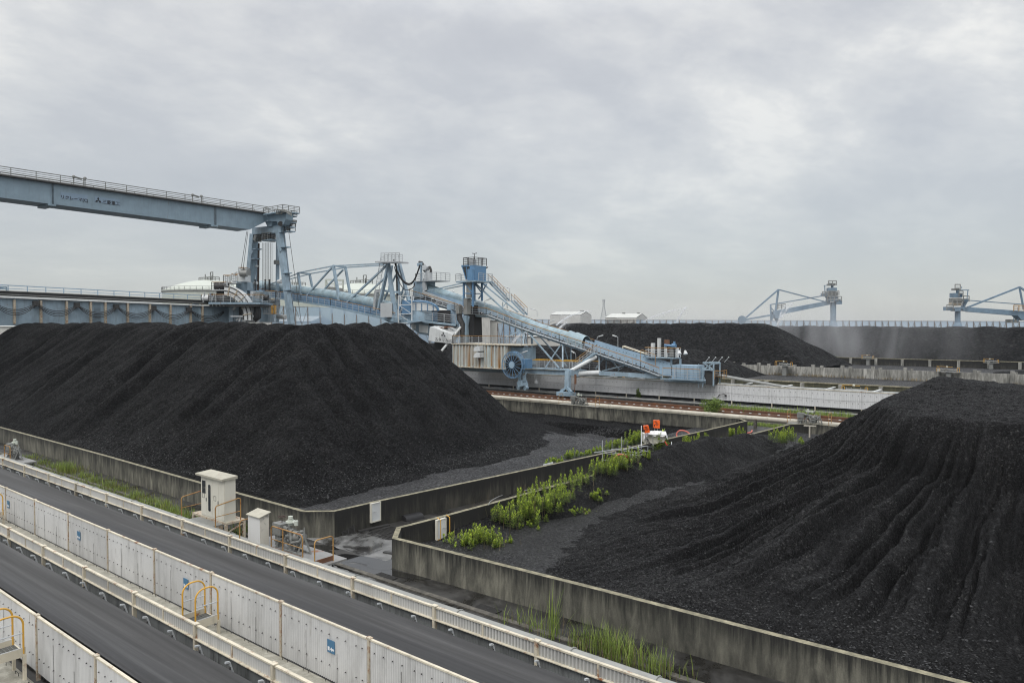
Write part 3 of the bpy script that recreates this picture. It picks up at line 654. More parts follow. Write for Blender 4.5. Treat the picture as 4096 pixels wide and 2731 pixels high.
# ---------------------------------------------------------------- cabinet on its platform
c0 = GZ(900.5, 2088, .95); X1, Y0 = c0.x, c0.y; X0 = X1 - 2.25; Y1 = Y0 + .56; zb = .95; zt = zb + 2.02
PL = thing('equipment_platform', 'rusty cream steel platform carrying the tall cream cabinet', 'platform', ((X0 + X1) / 2, Y0, 0))
q = MB(); q.box(X0 - .1, X1 - .15, Y0 - .75, Y0 - .03, .15, zb - .14); q.build('step_box', M['rustcream'], PL); MB().box(X0 - .12, X1 - .13, Y0 - .77, Y0 - .025, zb - .138, zb - .11).build('step_tread', M['gsteel'], PL)
q = MB(); q.box(X0 - .9, X1 + .12, Y0 - .02, Y1 + .45, zb - .12, zb - .02)
for x in (X0 - .8, X1 + .05):
    for y in (Y0 + .02, Y1 + .4): q.beam((x, y, 0), (x, y, zb - .12), .12)
q.beam((X1 + .05, Y0, .4), (X1 + .05, Y1 + .4, zb - .2), .06)
q.build('deck', M['rustcream'], PL)
q = MB().hoop((X1 + .1, Y0 + -.55, zb - .2), (X1 + .1, Y1 + .2, zb - .02), 1.1, .028, 6, .12); q.cyl((X1 + .1, Y0 - .55, zb + .38), (X1 + .1, Y1 + .2, zb + .42), .018, 6); q.build('handrail', M['oldyellow'], PL)
q = MB().hoop((X0 - .95, Y0 + -.55, zb - .2), (X0 - .95, Y1 + .3, zb - .02), 1.05, .028, 6, .12); q.cyl((X0 - .95, Y0 - .55, zb + .3), (X0 - .95, Y1 + .3, zb + .35), .018, 6); q.build('handrail', M['oldyellow'], PL)
CB = thing('electrical_cabinet', 'tall cream electrical cabinet with overhanging roof and long dark door window', 'cabinet', (X0 + 1.1, Y0 + .35, zb))
MB().box(X0, X1, Y0, Y1, zb - .02, zt).build('body', M['cab'], CB)
q = MB().add([(X0 - .2, Y0 - .2, zt + .01), (X1 + .08, Y0 - .2, zt + .01), (X1 + .08, Y1 + .07, zt + .01), (X0 - .2, Y1 + .07, zt + .01), (X0 - .2, Y0 - .2, zt + .10), (X1 + .08, Y0 - .2, zt + .10), (X1 + .08, Y1 + .07, zt + .16), (X0 - .2, Y1 + .07, zt + .16)], [(3,2,1,0),(4,5,6,7),(0,1,5,4),(1,2,6,5),(2,3,7,6),(3,0,4,7)])
q.build('roof', M['cabroof'], CB, smooth=False)
W3 = (X1 - X0)
for a, b in ((.01, .25), (.25, .5), (.5, .75), (.75, .99)):
    d = MB().box(X0 + a * W3 + .008, X0 + b * W3 - .008, Y0 - .022, Y0 - .002, zb + .05, zt - .05).build('door', M['cab'], CB)
    if a == .01:
        MB().box(X0 + .06 * W3, X0 + .21 * W3, Y0 - .03, Y0 - .024, zb + 1.15, zb + 1.78).build('meter_window', M['glass'], d)
        f = MB()
        for cx_ in (.10, .165): f.lathe((0, 0, 0), [(.02, 0)], 4); 
    if a == .25:
        pts = [(X0 + .375 * W3 + .11 * sx_ * (1 if abs(tt) < 1 else .6), Y0 - .024, zb + .98 + .66 * tt) for sx_, tt in ((-1, -.93), (1, -.93), (1, .93), (-1, .93))]
        w_ = MB().prism([(X0 + .375*W3 + dx, Y0 - .024, zb + .98 + dz) for dx, dz in ((-.07,-.66),(.07,-.66),(.11,-.6),(.11,.6),(.07,.66),(-.07,.66),(-.11,.6),(-.11,-.6))], (0, -.012, 0)).build('door_window', M['glass'], d, smooth=False)
    if a in (.25, .75):
        MB().box(X0 + a * W3 - .02, X0 + a * W3 + .01, Y0 - .06, Y0 - .022, zb + .78, zb + .95).build('handle', M['gsteel'], d)
    if a in (.01, .5):
        f = MB(); xx = X0 + (a + .06) * W3
        for u in ((0, 0, .2, 0), (0, .22, .2, .22), (0, 0, 0, .22), (.2, 0, .2, .22)): f.beam((xx + u[0], Y0 - .026, zb + .92 + u[1]), (xx + u[2], Y0 - .026, zb + .92 + u[3]), .012)
        f.build('label_frame', M['dark'], d)
# ---------------------------------------------------------------- peeling cabinet
c1 = GZ(1040, 2189, .72); X1, Y0 = c1.x, c1.y; X0 = X1 - .95; Y1 = Y0 + .45
CB2 = thing('control_box', 'white cabinet with flaking paint standing beside the valve set', 'cabinet', (X0 + .5, Y0 + .4, .72))
q = MB(); q.add([(X0, Y0, .72), (X1, Y0, .72), (X1, Y1, .72), (X0, Y1, .72), (X0, Y0, 2.02), (X1, Y0, 2.02), (X1, Y1, 2.16), (X0, Y1, 2.16)], [(3,2,1,0),(4,5,6,7),(0,1,5,4),(1,2,6,5),(2,3,7,6),(3,0,4,7)])
b = q.build('body', [M['peel'], M['peelside']], CB2, smooth=False); b.data.polygons[3].material_index = 1
q = MB().add([(X0 - .04, Y0 - .08, 2.03), (X1 + .08, Y0 - .08, 2.03), (X1 + .08, Y1 + .06, 2.19), (X0 - .04, Y1 + .06, 2.19), (X0 - .04, Y0 - .08, 2.06), (X1 + .08, Y0 - .08, 2.06), (X1 + .08, Y1 + .06, 2.22), (X0 - .04, Y1 + .06, 2.22)], [(3,2,1,0),(4,5,6,7),(0,1,5,4),(1,2,6,5),(2,3,7,6),(3,0,4,7)]).build('roof', M['cabroof'], CB2, smooth=False)
# platform under the valve set
DX1 = GZ(1265, 2268, .7).x; DY0 = 17.75; DX0 = X0 - .35; DY1 = 19.25
PV = thing('equipment_platform', 'low chequer plate platform with rusty rails under the valve set', 'platform', ((DX0 + DX1) / 2, 18.4, 0))
M['chequer'] = paint('grey_chequer_plate', (.23, .23, .225), .45, .2, .2, dirt=.4)
q = MB(); q.box(DX0, DX1, DY0, DY1, .60, .68)
for x in (DX0 + .1, (DX0 + DX1) / 2, DX1 - .9):
    for y in (DY0 + .05, DY1 - .1): q.box(x, x + .08, y, y + .08, 0, .60)
q.build('deck', M['chequer'], PV)
def orail(p, q_, h, mids=1, midpost=False, kick=True, nm='handrail', par=PV, mat='oldyellow'):
    p = Vector(p); q_ = Vector(q_); m = MB().hoop(p, q_, h, .028, 7, .16)
    for k in range(mids): z = h * (k + 1) / (mids + 1); m.cyl(p + cZ * z, q_ + cZ * z, .016, 6)
    if midpost: c = p.lerp(q_, .38); m.cyl(c, c + cZ * h, .026, 6)
    m.build(nm, M[mat], par)
    if kick: MB().beam(p + cZ * .12, q_ + cZ * .12, .02, .2).build('kick_plate', M['railrust'], par)
xa = GZ(1084, 2203, .7).x; xb = GZ(1213, 2245, .7).x
orail((xa, DY0 + .03, .68), (xb, DY0 + .03, .68), 1.12, 1, True)
xc = GZ(1259, 2262, .7).x
orail((xc, DY0 + .03, .68), (xc + .0, DY0 + .95, .68), 1.05, 0)
orail((X0 - .18, Y0 - .3, .68), (X0 - .18, Y1 + .1, .68), 1.1, 0, kick=False)
# valve assembly: strainer tank, flanged pipes, handwheel, A-frame legs
def valve_set(label, x0, y0, z0, big=True, group='spray valve sets'):
    R = thing('valve_set', label, 'valve set', (x0, y0, z0), group)
    q = MB(); q.box(x0, x0 + .62, y0 + .1, y0 + .55, z0 + .55, z0 + 1.05); q.cyl((x0 + .25, y0 + .35, z0), (x0 + .25, y0 + .35, z0 + .6), .17, 14); q.cyl((x0 + .12, y0 + .3, z0 + .05), (x0 + .12, y0 + .3, z0 + .5), .12)
    q.build('tank', M['gsteel'], R)
    q = MB()
    pts = [(x0 + .6, y0 + .3, z0 + .9), (x0 + .95, y0 + .32, z0 + .86), (x0 + 1.25, y0 + .35, z0 + .8), (x0 + 1.6, y0 + .35, z0 + .76), (x0 + 2.0, y0 + .35, z0 + .72)]
    q.tube(pts, .085, 10)
    for i, p in enumerate(pts): q.cyl((p[0] - .03, p[1], p[2]), (p[0] + .03, p[1], p[2]), .15, 12)
    q.tube([(x0 + 1.1, y0 + .35, z0 + .8), (x0 + 1.15, y0 + .3, z0 + .5), (x0 + 1.4, y0 + .25, z0 + .25), (x0 + 1.75, y0 + .25, z0 + .35), (x0 + 1.95, y0 + .3, z0 + .65)], .1, 10)
    for a in (.25, .5): q.cyl((x0 + 1.3 + a * .5, y0 + .1, z0 + .28), (x0 + 1.3 + a * .5, y0 + .42, z0 + .32), .17, 12)
    q.ball((x0 + 1.5, y0 + .35, z0 + .62), .2, 12); q.cyl((x0 + 1.0, y0 + .3, z0 + .85), (x0 + 1.0, y0 + .3, z0 + 1.05), .06)
    for a, b, c_, d_, e_, f_, rr in ((.35, .5, .1, .35, .5, .95, .07), (.7, .2, .3, 1.0, .2, .62, .06), (.75, .5, .15, .75, .5, .8, .075), (1.2, .45, .1, 1.2, .45, .75, .06), (1.45, .1, .4, 1.9, .1, .55, .05), (1.75, .4, .2, 1.75, .4, .9, .05), (.2, .1, .3, .62, .1, .42, .05)):
        q.cyl((x0 + a, y0 + b, z0 + c_), (x0 + d_, y0 + e_, z0 + f_), rr, 8); q.cyl((x0 + d_, y0 + e_, z0 + f_ - .03), (x0 + d_, y0 + e_, z0 + f_ + .03), rr * 1.7, 8)
    q.build('pipework', M['gsteel'], R)
    q = MB()
    for x in (x0 + .5, x0 + .95, x0 + 1.35, x0 + 2.1):
        q.beam((x - .18, y0 + .05, z0), (x, y0 + .3, z0 + .75), .07); q.beam((x + .18, y0 + .5, z0), (x, y0 + .3, z0 + .75), .07)
    q.beam((x0 + .7, y0 + .05, z0 + .04), (x0 + 2.2, y0 + .05, z0 + .04), .08); q.beam((x0 + .7, y0 + .5, z0 + .04), (x0 + 2.2, y0 + .5, z0 + .04), .08)
    q.cyl((x0 + 2.1, y0 + .3, z0 + .7), (x0 + 2.1, y0 + .3, z0 + 1.15), .06, 8, .025)
    q.build('support_legs', M['gsteel'], R)
    q = MB(); c = (x0 + .95, y0 + .4, z0 + 1.05); q.cyl(c, (c[0], c[1], c[2] + .25), .12, 12, .12); q.cyl((c[0], c[1], c[2] + .1), (c[0], c[1], c[2] + .17), .21, 14); q.cyl((c[0], c[1], c[2] + .27), (c[0], c[1], c[2] + .38), .1, 12)
    q.cyl((c[0], c[1], c[2] + .14), (c[0] + .45, c[1], c[2] + .14), .05, 8); q.cyl((c[0] + .42, c[1], c[2] + .05), (c[0] + .42, c[1], c[2] + .25), .09, 10)
    q.build('actuator', M['tank'], R)
    q = MB(); c = Vector((x0 + .3, y0 + .4, z0 + 1.3)); q.tube([c + Vector((.17 * math.cos(a), .17 * math.sin(a), 0)) for a in np.linspace(0, 2 * PI, 17)[:-1]], .018, 6, True)
    for a in (0, PI / 2): q.beam(c + Vector((.17 * math.cos(a), .17 * math.sin(a), 0)), c - Vector((.17 * math.cos(a), .17 * math.sin(a), 0)), .02)
    q.cyl(c - cZ * .28, c, .02, 6); q.build('handwheel', M['brown'], R)
    return R
VS = valve_set('grey valve set with pale green actuator on the low platform', GZ(1093, 2180, .7).x, 18.15, .68)
# valve set cut by the left edge
VL = valve_set('grey valve set at the left edge behind the low guard rail', GZ(8, 1845, .7).x - 2.3, 18.2, .6)
x = GZ(80, 1845, .6).x
PV2 = thing('equipment_platform', 'low platform with orange hoop at the left edge of the photo', 'platform', (x - 2, 18.4, 0))
q = MB().box(x - 4.5, x + .8, 17.75, 19.2, .5, .6)
for xx in (x - 4, x - 1.5, x + .5): q.box(xx, xx + .1, 17.9, 18.0, 0, .5); q.box(xx, xx + .1, 19.0, 19.1, 0, .5)
q.build('deck', M['chequer'], PV2)
orail((x - 1.25, 17.8, .6), (x - .05, 17.8, .6), 1.15, 1, par=PV2)
# yard bits
p = XS(1391, 2110, GZ(1391, 2140, 0).x)
def grille(label, pts, bars=12, th=.03, cat='grating', mat='dark'):
    a, b, c, d = [Vector(v) for v in pts]; q = MB()
    for i in range(bars + 1): k = i / bars; q.beam(a.lerp(d, k), b.lerp(c, k), .02, th)
    for k in (0, .5, 1): q.beam(a.lerp(b, k), d.lerp(c, k), .03, th)
    return q.build('floor_grating', M[mat], label=label, cat=cat)
gx = GZ(1370, 2143, 0)
grille('steel grating leaning against the left pit wall beside the white door', [(gx.x, gx.y, .02), (gx.x + .12, gx.y + .7, .02), (gx.x - .15, gx.y + .72, .72), (gx.x - .27, gx.y + .02, .72)], 12, .03)
def flatgrate(label, px, py, w, h): p = GZ(px, py, .03); return grille(label, [(p.x - w/2, p.y - h/2, .03), (p.x + w/2, p.y - h/2, .03), (p.x + w/2, p.y + h/2, .03), (p.x - w/2, p.y + h/2, .03)], 10, .03)
flatgrate('square drain grating in the puddle beside the corner of the right pit wall', 1537, 2306, 1.0, .55)
flatgrate('drain grating beside the grass tufts, left of the tall green reeds', 1947, 2435, 1.0, .5)
flatgrate('drain grating hidden among the tall green reeds', 2470, 2590, 1.0, .5)
flatgrate('wide drain grating behind the chamfered corner of the right pit wall', 1560, 2130, 1.6, 1.6)
p = GZ(1570, 2215, .02)
MB().prism([(p.x - .5, p.y - .15, .01), (p.x + .5, p.y + .1, .01), (p.x + .45, p.y + .3, .01), (p.x - .55, p.y + .05, .01)], (0, 0, .05)).build('plank', M['dark'], label='dark loose plank lying on the wet yard beside the wall corner', cat='plank')
p = GZ(1500, 2112, .02)
MB().prism([(p.x - .3, p.y - .9, .01), (p.x - .05, p.y + .9, .01), (p.x + .2, p.y + .85, .01), (p.x - .05, p.y - .95, .01)], (0, 0, .06)).build('plank', M['dark'], label='dark brown board lying below the white door', cat='plank')
p = GZ(1620, 2085, 0)
q = MB(); 
for i in range(8): a = PI * i / 7; 
q.prism([(p.x - .2 + .35 * math.cos(a), p.y, .30 * math.sin(a)) for a in np.linspace(0, PI, 9)], (.2, 1.1, 0)); q.build('rubber_mat', M['black'], label='folded black rubber mat lying behind the chamfered wall corner', cat='rubber mat')
# ---------------------------------------------------------------- middle ground: pipe, rails, long white conveyor
R = thing('pipeline', 'cream grey pipe on stands behind the far ends of both pits', 'pipe', (-60, 73, 0))
MB().cyl((-170, 73, 1.0), (-8, 73, 1.0), .25, 16).build('pipe', M['cpipe'], R)
q = MB()
x = -165
s1 = None
while x < -8:
    if s1 is None: s1 = MB().box(x - .12, x + .12, 72.8, 73.2, 0, .74).build('pipe_stand', M['bed'], R); xs = x
    else: dup(s1, (x - xs, 0, 0), None, R, False)
    x += 6
r1 = MB().cyl((-160, 73, 1.0), (-159.9, 73, 1.0), .285, 16).build('pipe_flange', M['cpipe'], R)
for k in range(1, 25): dup(r1, (k * 6.1, 0, 0), None, R, False)
for nm, t, lab in (('rail_track', 80.6, 'rusty crane rail nearest the cream pipe'), ('rail_track', 83.9, 'rusty crane rail nearest the long white conveyor fence')):
    R = thing(nm, lab, 'rail', (-70, t, 0))
    q = MB().box(-170, -8, t - .07, t + .07, .34, .50); q.box(-170, -8, t - .02, t + .02, .2, .34); q.box(-170, -8, t - .22, t + .22, .16, .2); q.build('rail', M['railrust'], R)
    MB().box(-170, -8, t - .9, t + .9, -.02, .155).build('concrete_bed', M['bed'], R)
    q = MB(); x = -169
    while x < -10: q.box(x - .12, x + .12, t - .48, t - .3, .155, .23); q.box(x - .12, x + .12, t + .3, t + .48, .155, .23); x += 1.1
    o = q.build('rail_clips', M['white'], R, kind='stuff')
MB().box(-170, -8, 78.2, 78.5, 0, .25).build('kerb_strip', M['bed'], kind='structure')
MB().box(-170, -8, 76.4, 76.7, 0, .16).build('kerb_strip', M['bed'], kind='structure')
R = thing('pipeline', 'thin dark grey pipe lying at the foot of the long white conveyor fence', 'pipe', (-60, 88.6, 0)); MB().cyl((-170, 88.6, .3), (-8, 88.6, .3), .16, 12).build('pipe', M['gsteel'], R)
# long white conveyor
R = thing('belt_conveyor', 'long white corrugated conveyor gallery running under the stacker in mid distance', 'conveyor', (-70, 93, 0))
fp = None; x = -16
while x > -172:
    if fp is None:
        q = MB(); q.m = 0; corr(q, x, x + 5.2, 91, .68, 2.72, .2, .02)
        q.m = 1; q.box(x, x + 5.2, 90.95, 91.08, 2.70, 2.78)
        q.m = 2
        for zz in (1.3, 2.25):
            for j in range(8): q.box(x + .3 + j * .65, x + .36 + j * .65, 90.94, 90.975, zz, zz + .06)
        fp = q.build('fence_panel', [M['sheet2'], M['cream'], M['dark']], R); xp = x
        pp = MB().box(x - .06, x + .06, 91.0, 91.14, 0, .7).build('support_post', M['cream'], R)
        cb = MB().box(x + 1.1, x + 1.35, 91.0, 94.9, 2.80, 2.86).build('cover_bracket', M['white'], R)
    else:
        for o in (fp, pp, cb): dup(o, (x - xp, 0, 0), None, R, False)
    x -= 5.2
MB().box(-172, -12, 94.7, 94.8, 1.2, 2.62).build('far_side_sheet', M['white'], R)
MB().box(-172, -12, 91.9, 94.2, 2.05, 2.12).build('belt', M['belt'], R)
q = MB(); q.box(-172, -12, 92.3, 92.5, .2, 1.9); q.box(-172, -12, 93.8, 94.0, .2, 1.9); q.build('support_frame', M['black'], R)
q = MB()
cab = [(x, 90.93, 1.72 - .16 * abs(math.sin(x * .33))) for x in np.arange(-170, -14, 1.2)]
q.tube(cab, .012, 4).build('cable', M['dark'], R)
p = YT(2870, 1590, 90.9); q = MB().tube([p, p + V(.3, -.15, .4), p + V(1.0, -.2, .55), p + V(1.2, -.1, .35)], .05, 6); q.ball(p + V(1.15, -.1, .35), .16, 8); q.build('cable_gland', M['dark'], R)
# spray valve stations on the cream pipe
def station(label, px, py, depth_t, s_half=2.2):
    c = YT(px, py, depth_t); z0 = .95
    T = thing('equipment_platform', label[0], 'platform', (c.x, depth_t, 0))
    q = MB(); q.box(c.x - s_half, c.x + s_half, depth_t - 1.1, depth_t - .1, z0 - .06, z0)
    for k in range(6): x = c.x - s_half + k * s_half / 3; q.beam((x, depth_t - 1.1, z0 - .06), (x + s_half / 6, depth_t - 1.1, z0 - .6), .06); q.beam((x + s_half / 6, depth_t - 1.1, z0 - .6), (x + s_half / 3, depth_t - 1.1, z0 - .06), .06)
    q.beam((c.x - s_half * .9, depth_t - 1.1, z0 - .6), (c.x + s_half * .9, depth_t - 1.1, z0 - .6), .07)
    for x in (c.x - s_half * .8, c.x + s_half * .8): q.beam((x, depth_t - 1, 0), (x, depth_t - 1, z0), .1); q.beam((x, depth_t - .2, 0), (x, depth_t - .2, z0), .1)
    q.build('deck', M['gsteel'], T)
    orail((c.x - s_half + .05, depth_t - 1.05, z0), (c.x - s_half + .05, depth_t - .2, z0), 1.2, 1, kick=False, par=T)
    orail((c.x + s_half - .1, depth_t - 1.05, z0), (c.x + s_half - .1, depth_t - .2, z0), 1.2, 1, kick=False, par=T)
    valve_set(label[1], c.x - 1.1, depth_t - .95, z0)
station(('low truss platform on the cream pipe right below the stacker leg', 'grey valve set on the truss platform right below the stacker leg'), 2328, 1628, 73.0, 2.7)
station(('low truss platform on the cream pipe against the right coal pile', 'grey valve set on the truss platform against the right coal pile'), 3245, 1690, 73.0, 2.0)
# T shaped standpipe inside right pit
p = GZ(3238, 1760, .2); MB().cyl(p, p + cZ * 1.25, .07, 8).cyl(p + V(-.5, 0, 1.25), p + V(.55, 0, 1.3), .06, 8).build('standpipe', M['cpipe'], label='T shaped standpipe in front of the far wall of the right pit', cat='pipe')
# ---------------------------------------------------------------- corridor between the pits: generator, scaffold, hose
def SC_(px, py, s): return XS(px, py, s)
dk = DP(2610, 1785, 52); gx, gy = dk.x, dk.y
zb = dk.z
Z6 = lambda x, y: (2300 + x * .4252, 1630 + y * .4252)
def G6(x, y, d=52): return DP(*Z6(x, y), d)
T = thing('pump_unit', 'white wrapped pump unit under a tarpaulin on the scaffold', 'pump', tuple(G6(740, 345)))
MB().prism([G6(650, 250, 51.5), G6(850, 262, 51.5), G6(842, 320, 51.5), G6(740, 345, 51.5), G6(655, 335, 51.5)], cF * 1.0).build('body', M['cab'], T, smooth=False)
r = random.Random(3); P = []
rows = [(645, 262, 0), (665, 225, .1), (760, 222, .4), (850, 228, .6), (868, 262, .2)]
for j in range(7):
    row = []
    for i in range(15):
        u = i / 14; x = 645 + u * 225; y = 228 + (38 if i in (0, 14) else 0) + r.uniform(-5, 5) + (j == 0) * (42 + 10 * math.sin(i * 1.3)) - 8 * math.sin(u * PI)
        row.append(G6(x, y, 51.3 + j * .22) + V(0, 0, 0))
    P.append(row)
MB().grid(P).build('tarpaulin', M['tarp'], T, smooth=False)
q = MB()
for x0, y0, x1, y1 in ((660, 262, 672, 340), (728, 255, 735, 345), (800, 262, 800, 330), (650, 252, 860, 262)): q.cyl(G6(x0, y0, 51.2), G6(x1, y1, 51.2), .03, 6)
q.build('frame', M['gsteel'], T)
q = MB(); 
for i in range(3): q.tube([G6(672 + i * 6, 290, 51.1), G6(685 + i * 9, 330, 51.0), G6(720 + i * 3, 342, 51.0)], .02, 5)
q.build('cables', M['black'], T)
def obox(label, pts, d, post):
    a = [G6(x, y, d) for x, y in pts]; T = thing('control_box', label, 'control box', tuple(a[0]))
    bx = MB().prism(a, cF * .28).build('case', M['orange'], T, smooth=False)
    m = (a[0] + a[1] + a[2] + a[3]) / 4; ex = (a[1] - a[0]).normalized(); ez = (a[0] - a[3]).normalized(); f = -cF * .012
    q = MB(); s = .11
    D = [m + ez * .02 + ez * s, m + ez * .02 + ex * s, m + ez * .02 - ez * s, m + ez * .02 - ex * s]
    for i in range(4): q.beam(D[i] + f, D[(i + 1) % 4] + f, .016)
    q.beam(m + ez * .02 - ex * .04 + f, m + ez * .02 + ex * .04 + f, .02)
    for k in range(3): q.beam(a[0] + ex * .06 - ez * (.05 + .035 * k) + f, a[0] + ex * (.2 + .05 * (k % 2)) - ez * (.05 + .035 * k) + f, .012)
    q.build('warning_mark', M['ink'], bx)
    q = MB().beam(m - ex * .17 - ez * .02 + f, m - ex * .17 - ez * .14 + f, .05); q.build('latch', M['black'], bx)
    q = MB()
    for x0, y0, x1, y1 in post: q.cyl(G6(x0, y0, d + .15), G6(x1, y1, d + .15), .022, 6)
    q.build('stand', M['galv'], T)
obox('upright orange control box on two posts behind the white tarpaulin', ((741, 120), (799, 122), (797, 195), (741, 190)), 53.2, ((750, 192, 750, 300), (776, 192, 776, 300)))
obox('tilted orange control box leaning at the left of the white tarpaulin', ((645, 172), (692, 168), (706, 234), (658, 240)), 51.0, ((680, 238, 684, 262), (655, 172, 655, 165)))
S_ = thing('scaffold', 'steel tube scaffold standing between the two pit walls', 'scaffold', tuple(G6(430, 560)))
tubes = [(258,308,258,575),(440,272,440,440),(624,170,624,380),(908,322,908,440),(210,420,560,465),(180,422,440,385),(280,415,780,470),(230,540,430,497),(262,548,610,600),(262,490,560,528),(345,390,600,425),(500,362,780,440),(505,395,505,470),(350,400,510,392),(440,395,680,360),(600,355,860,385),(520,445,660,402),(560,470,700,430),(378,395,378,520),(600,355,600,545),(625,300,625,360),(735,345,735,520),(395,515,440,570),(505,470,620,545),(620,440,880,430),(686,360,686,520)]
first = True
for x0, y0, x1, y1 in tubes:
    d0 = 44 + (x0 - 200) * .0125 + (8 if y0 < 400 and x0 > 480 else 0) * .3; d1 = 44 + (x1 - 200) * .0125
    MB().cyl(G6(x0, y0, d0), G6(x1, y1, d1), .028, 6).build('scaffold_tube', M['galv'], S_)
p0 = G6(475, 485, 48); MB().beam(p0, p0 - cZ * 1.4, .62, .35).build('concrete_block', M['duct'], label='pale concrete block standing inside the scaffold', cat='block')
def hose(label, pts, r, mat):
    P = [Vector(p) for p in pts]; out = []
    for i in range(len(P) - 1):
        a = P[max(0, i - 1)]; b = P[i]; c = P[i + 1]; d = P[min(len(P) - 1, i + 2)]
        for k in range(6): t = k / 6; out.append(.5 * ((2 * b) + (c - a) * t + (2 * a - 5 * b + 4 * c - d) * t * t + (3 * b - a - 3 * c + d) * t ** 3))
    out.append(P[-1]); return MB().tube(out, r, 7).build('hose', M[mat], label=label, cat='hose')
hz = lambda x, y, z=.12: GZ(*Z6(x, y), z)
hose('red hose running along the passage from the coil towards the far pit corner', [hz(1665, 215), hz(1650, 232), hz(1560, 250), hz(1420, 285), hz(1300, 315), hz(1258, 330), hz(1250, 345), hz(1275, 358)], .07, 'pinkhose')
hose('red hose coiled in loose loops at the foot of the left pit wall', [hz(1275, 358), hz(1170, 352, .2), hz(1080, 372, .2), hz(1110, 388, .2), hz(1200, 378, .3), hz(1160, 355, .35), hz(1078, 378, .3), hz(1020, 380, .25), hz(960, 400, .2)], .075, 'red')
a0 = hz(1150, 340, .2); hose('red hose standing up in one tall loop beside the coil', [a0, a0 + V(-.3, -.1, .5), a0 + V(-.9, -.2, 1.0), a0 + V(-1.5, -.4, 1.05), a0 + V(-1.7, -.5, .6), a0 + V(-1.1, -.6, .1)], .06, 'pinkhose')
hose('salmon hose arching through the scaffold', [G6(372, 560, 45.5), G6(365, 500, 45.5), G6(385, 455, 45.6), G6(430, 438, 45.8), G6(480, 455, 46.2), G6(510, 495, 46.6), G6(545, 515, 47), G6(585, 500, 47.2), G6(620, 465, 47.5)], .045, 'pinkhose')
hose('thin red hose hanging from the white pump unit', [G6(845, 318, 51), G6(865, 350, 51), G6(900, 395, 51), G6(930, 420, 51)], .04, 'red')
q = MB().cyl(hz(312, 600, .12), hz(378, 592, .14), .09, 10, .14); q.cyl(hz(330, 598, .13), hz(340, 597, .13), .16, 12); q.build('hose_coupling', M['red'], label='red hose nozzle lying on the passage floor at the scaffold foot', cat='nozzle')
hose('thin grey cable curving along the passage floor between the pit walls', [GZ(1955, 2018, 1.45), GZ(1965, 2002, 1.2), GZ(2010, 1980, .05), GZ(2100, 1960, .04), GZ(2180, 1950, .04), GZ(2240, 1935, .04)], .025, 'grey')
for px, py, sd, lb in ((2030, 2010, 1, 'black rubber sheet on the passage floor beside the grey cable'), (2330, 1895, 2, 'black rubber sheet on the passage floor near the scaffold')):
    p = GZ(px, py, .02); MB().prism([(a, b, .012) for a, b in blob(p.x, p.y, 1.0, .8, sd, 1.2, 14, .25)], (0, 0, .03)).build('rubber_mat', M['black'], label=lb, cat='rubber mat')
# ---------------------------------------------------------------- stacker: tripper, tower, house, reel, boom
Z3 = lambda x, y: (1600 + x * .4464, 950 + y * .4464)
Z2 = lambda x, y: (1600 + x * .3189, 1000 + y * .3189)
Z5 = lambda x, y: (2000 + x * .3827, 1250 + y * .3827)
ZB = lambda x, y: (750 + x * .4252, 900 + y * .4252)
def T2(x, y, t=91): return YT(*Z2(x, y), t)
def T5(x, y, t=91): return YT(*Z5(x, y), t)
def T3(x, y, t=91): return YT(*Z3(x, y), t)
ST = thing('stacker', 'pale blue stacker machine with sloping tube conveyor, blue tower cab and long trussed boom', 'stacker', (-75, 91, .5))
YV = Vector((0, 1, 0))
# tube cover along the incline, built of short ribbed lengths
ct = [T2(335, 478), T2(600, 572), T2(900, 668), T2(1200, 770), T2(1568, 905), T5(400, 165), T5(730, 262)]
q = MB(); N = 26; pts = []
for i in range(N + 1):
    u = i / N * (len(ct) - 1); k = min(int(u), len(ct) - 2); pts.append(ct[k].lerp(ct[k + 1], u - k))
for i in range(N):
    d = (pts[i + 1] - pts[i]); q.cyl(pts[i], pts[i] + d * .96, .84, 12); q.cyl(pts[i] + d * .94, pts[i + 1], .865, 12)
q.build('tube_cover', M['cover'], ST)
q = MB()
for i in range(N):
    a, b = pts[i], pts[i + 1]
    q.beam(a + V(0, -.88, -.42), b + V(0, -.88, -.42), .05, .72)
q.build('side_panel', M['panel'], ST)
# hood at the end of the tube
a = T5(735, 265); b = T5(905, 335); d = (b - a)
def arch(mb, a, b, r, th=.05, n=12, dz=0):
    vs = []
    for c in (a, b):
        for rr in (r, r - th):
            for i in range(n + 1): t = PI * i / n; vs.append(c + V(0, rr * math.cos(t), rr * math.sin(t) + dz))
    m = n + 1; fs = []
    for i in range(n): fs += [(i, i + 1, 2*m + i + 1, 2*m + i), (m + i + 1, m + i, 3*m + i, 3*m + i + 1), (i + 1, i, m + i, m + i + 1), (2*m + i, 2*m + i + 1, 3*m + i + 1, 3*m + i)]
    mb.add(vs, fs)
q = MB(); arch(q, a, a.lerp(b, .45), 1.12); arch(q, a.lerp(b, .42), b, 1.28)
for y in (-1.2, 1.2): q.beam(a + V(0, y, -.3), b + V(0, y, -.3), .05, .7)
q.build('tube_hood', M['cover'], ST)
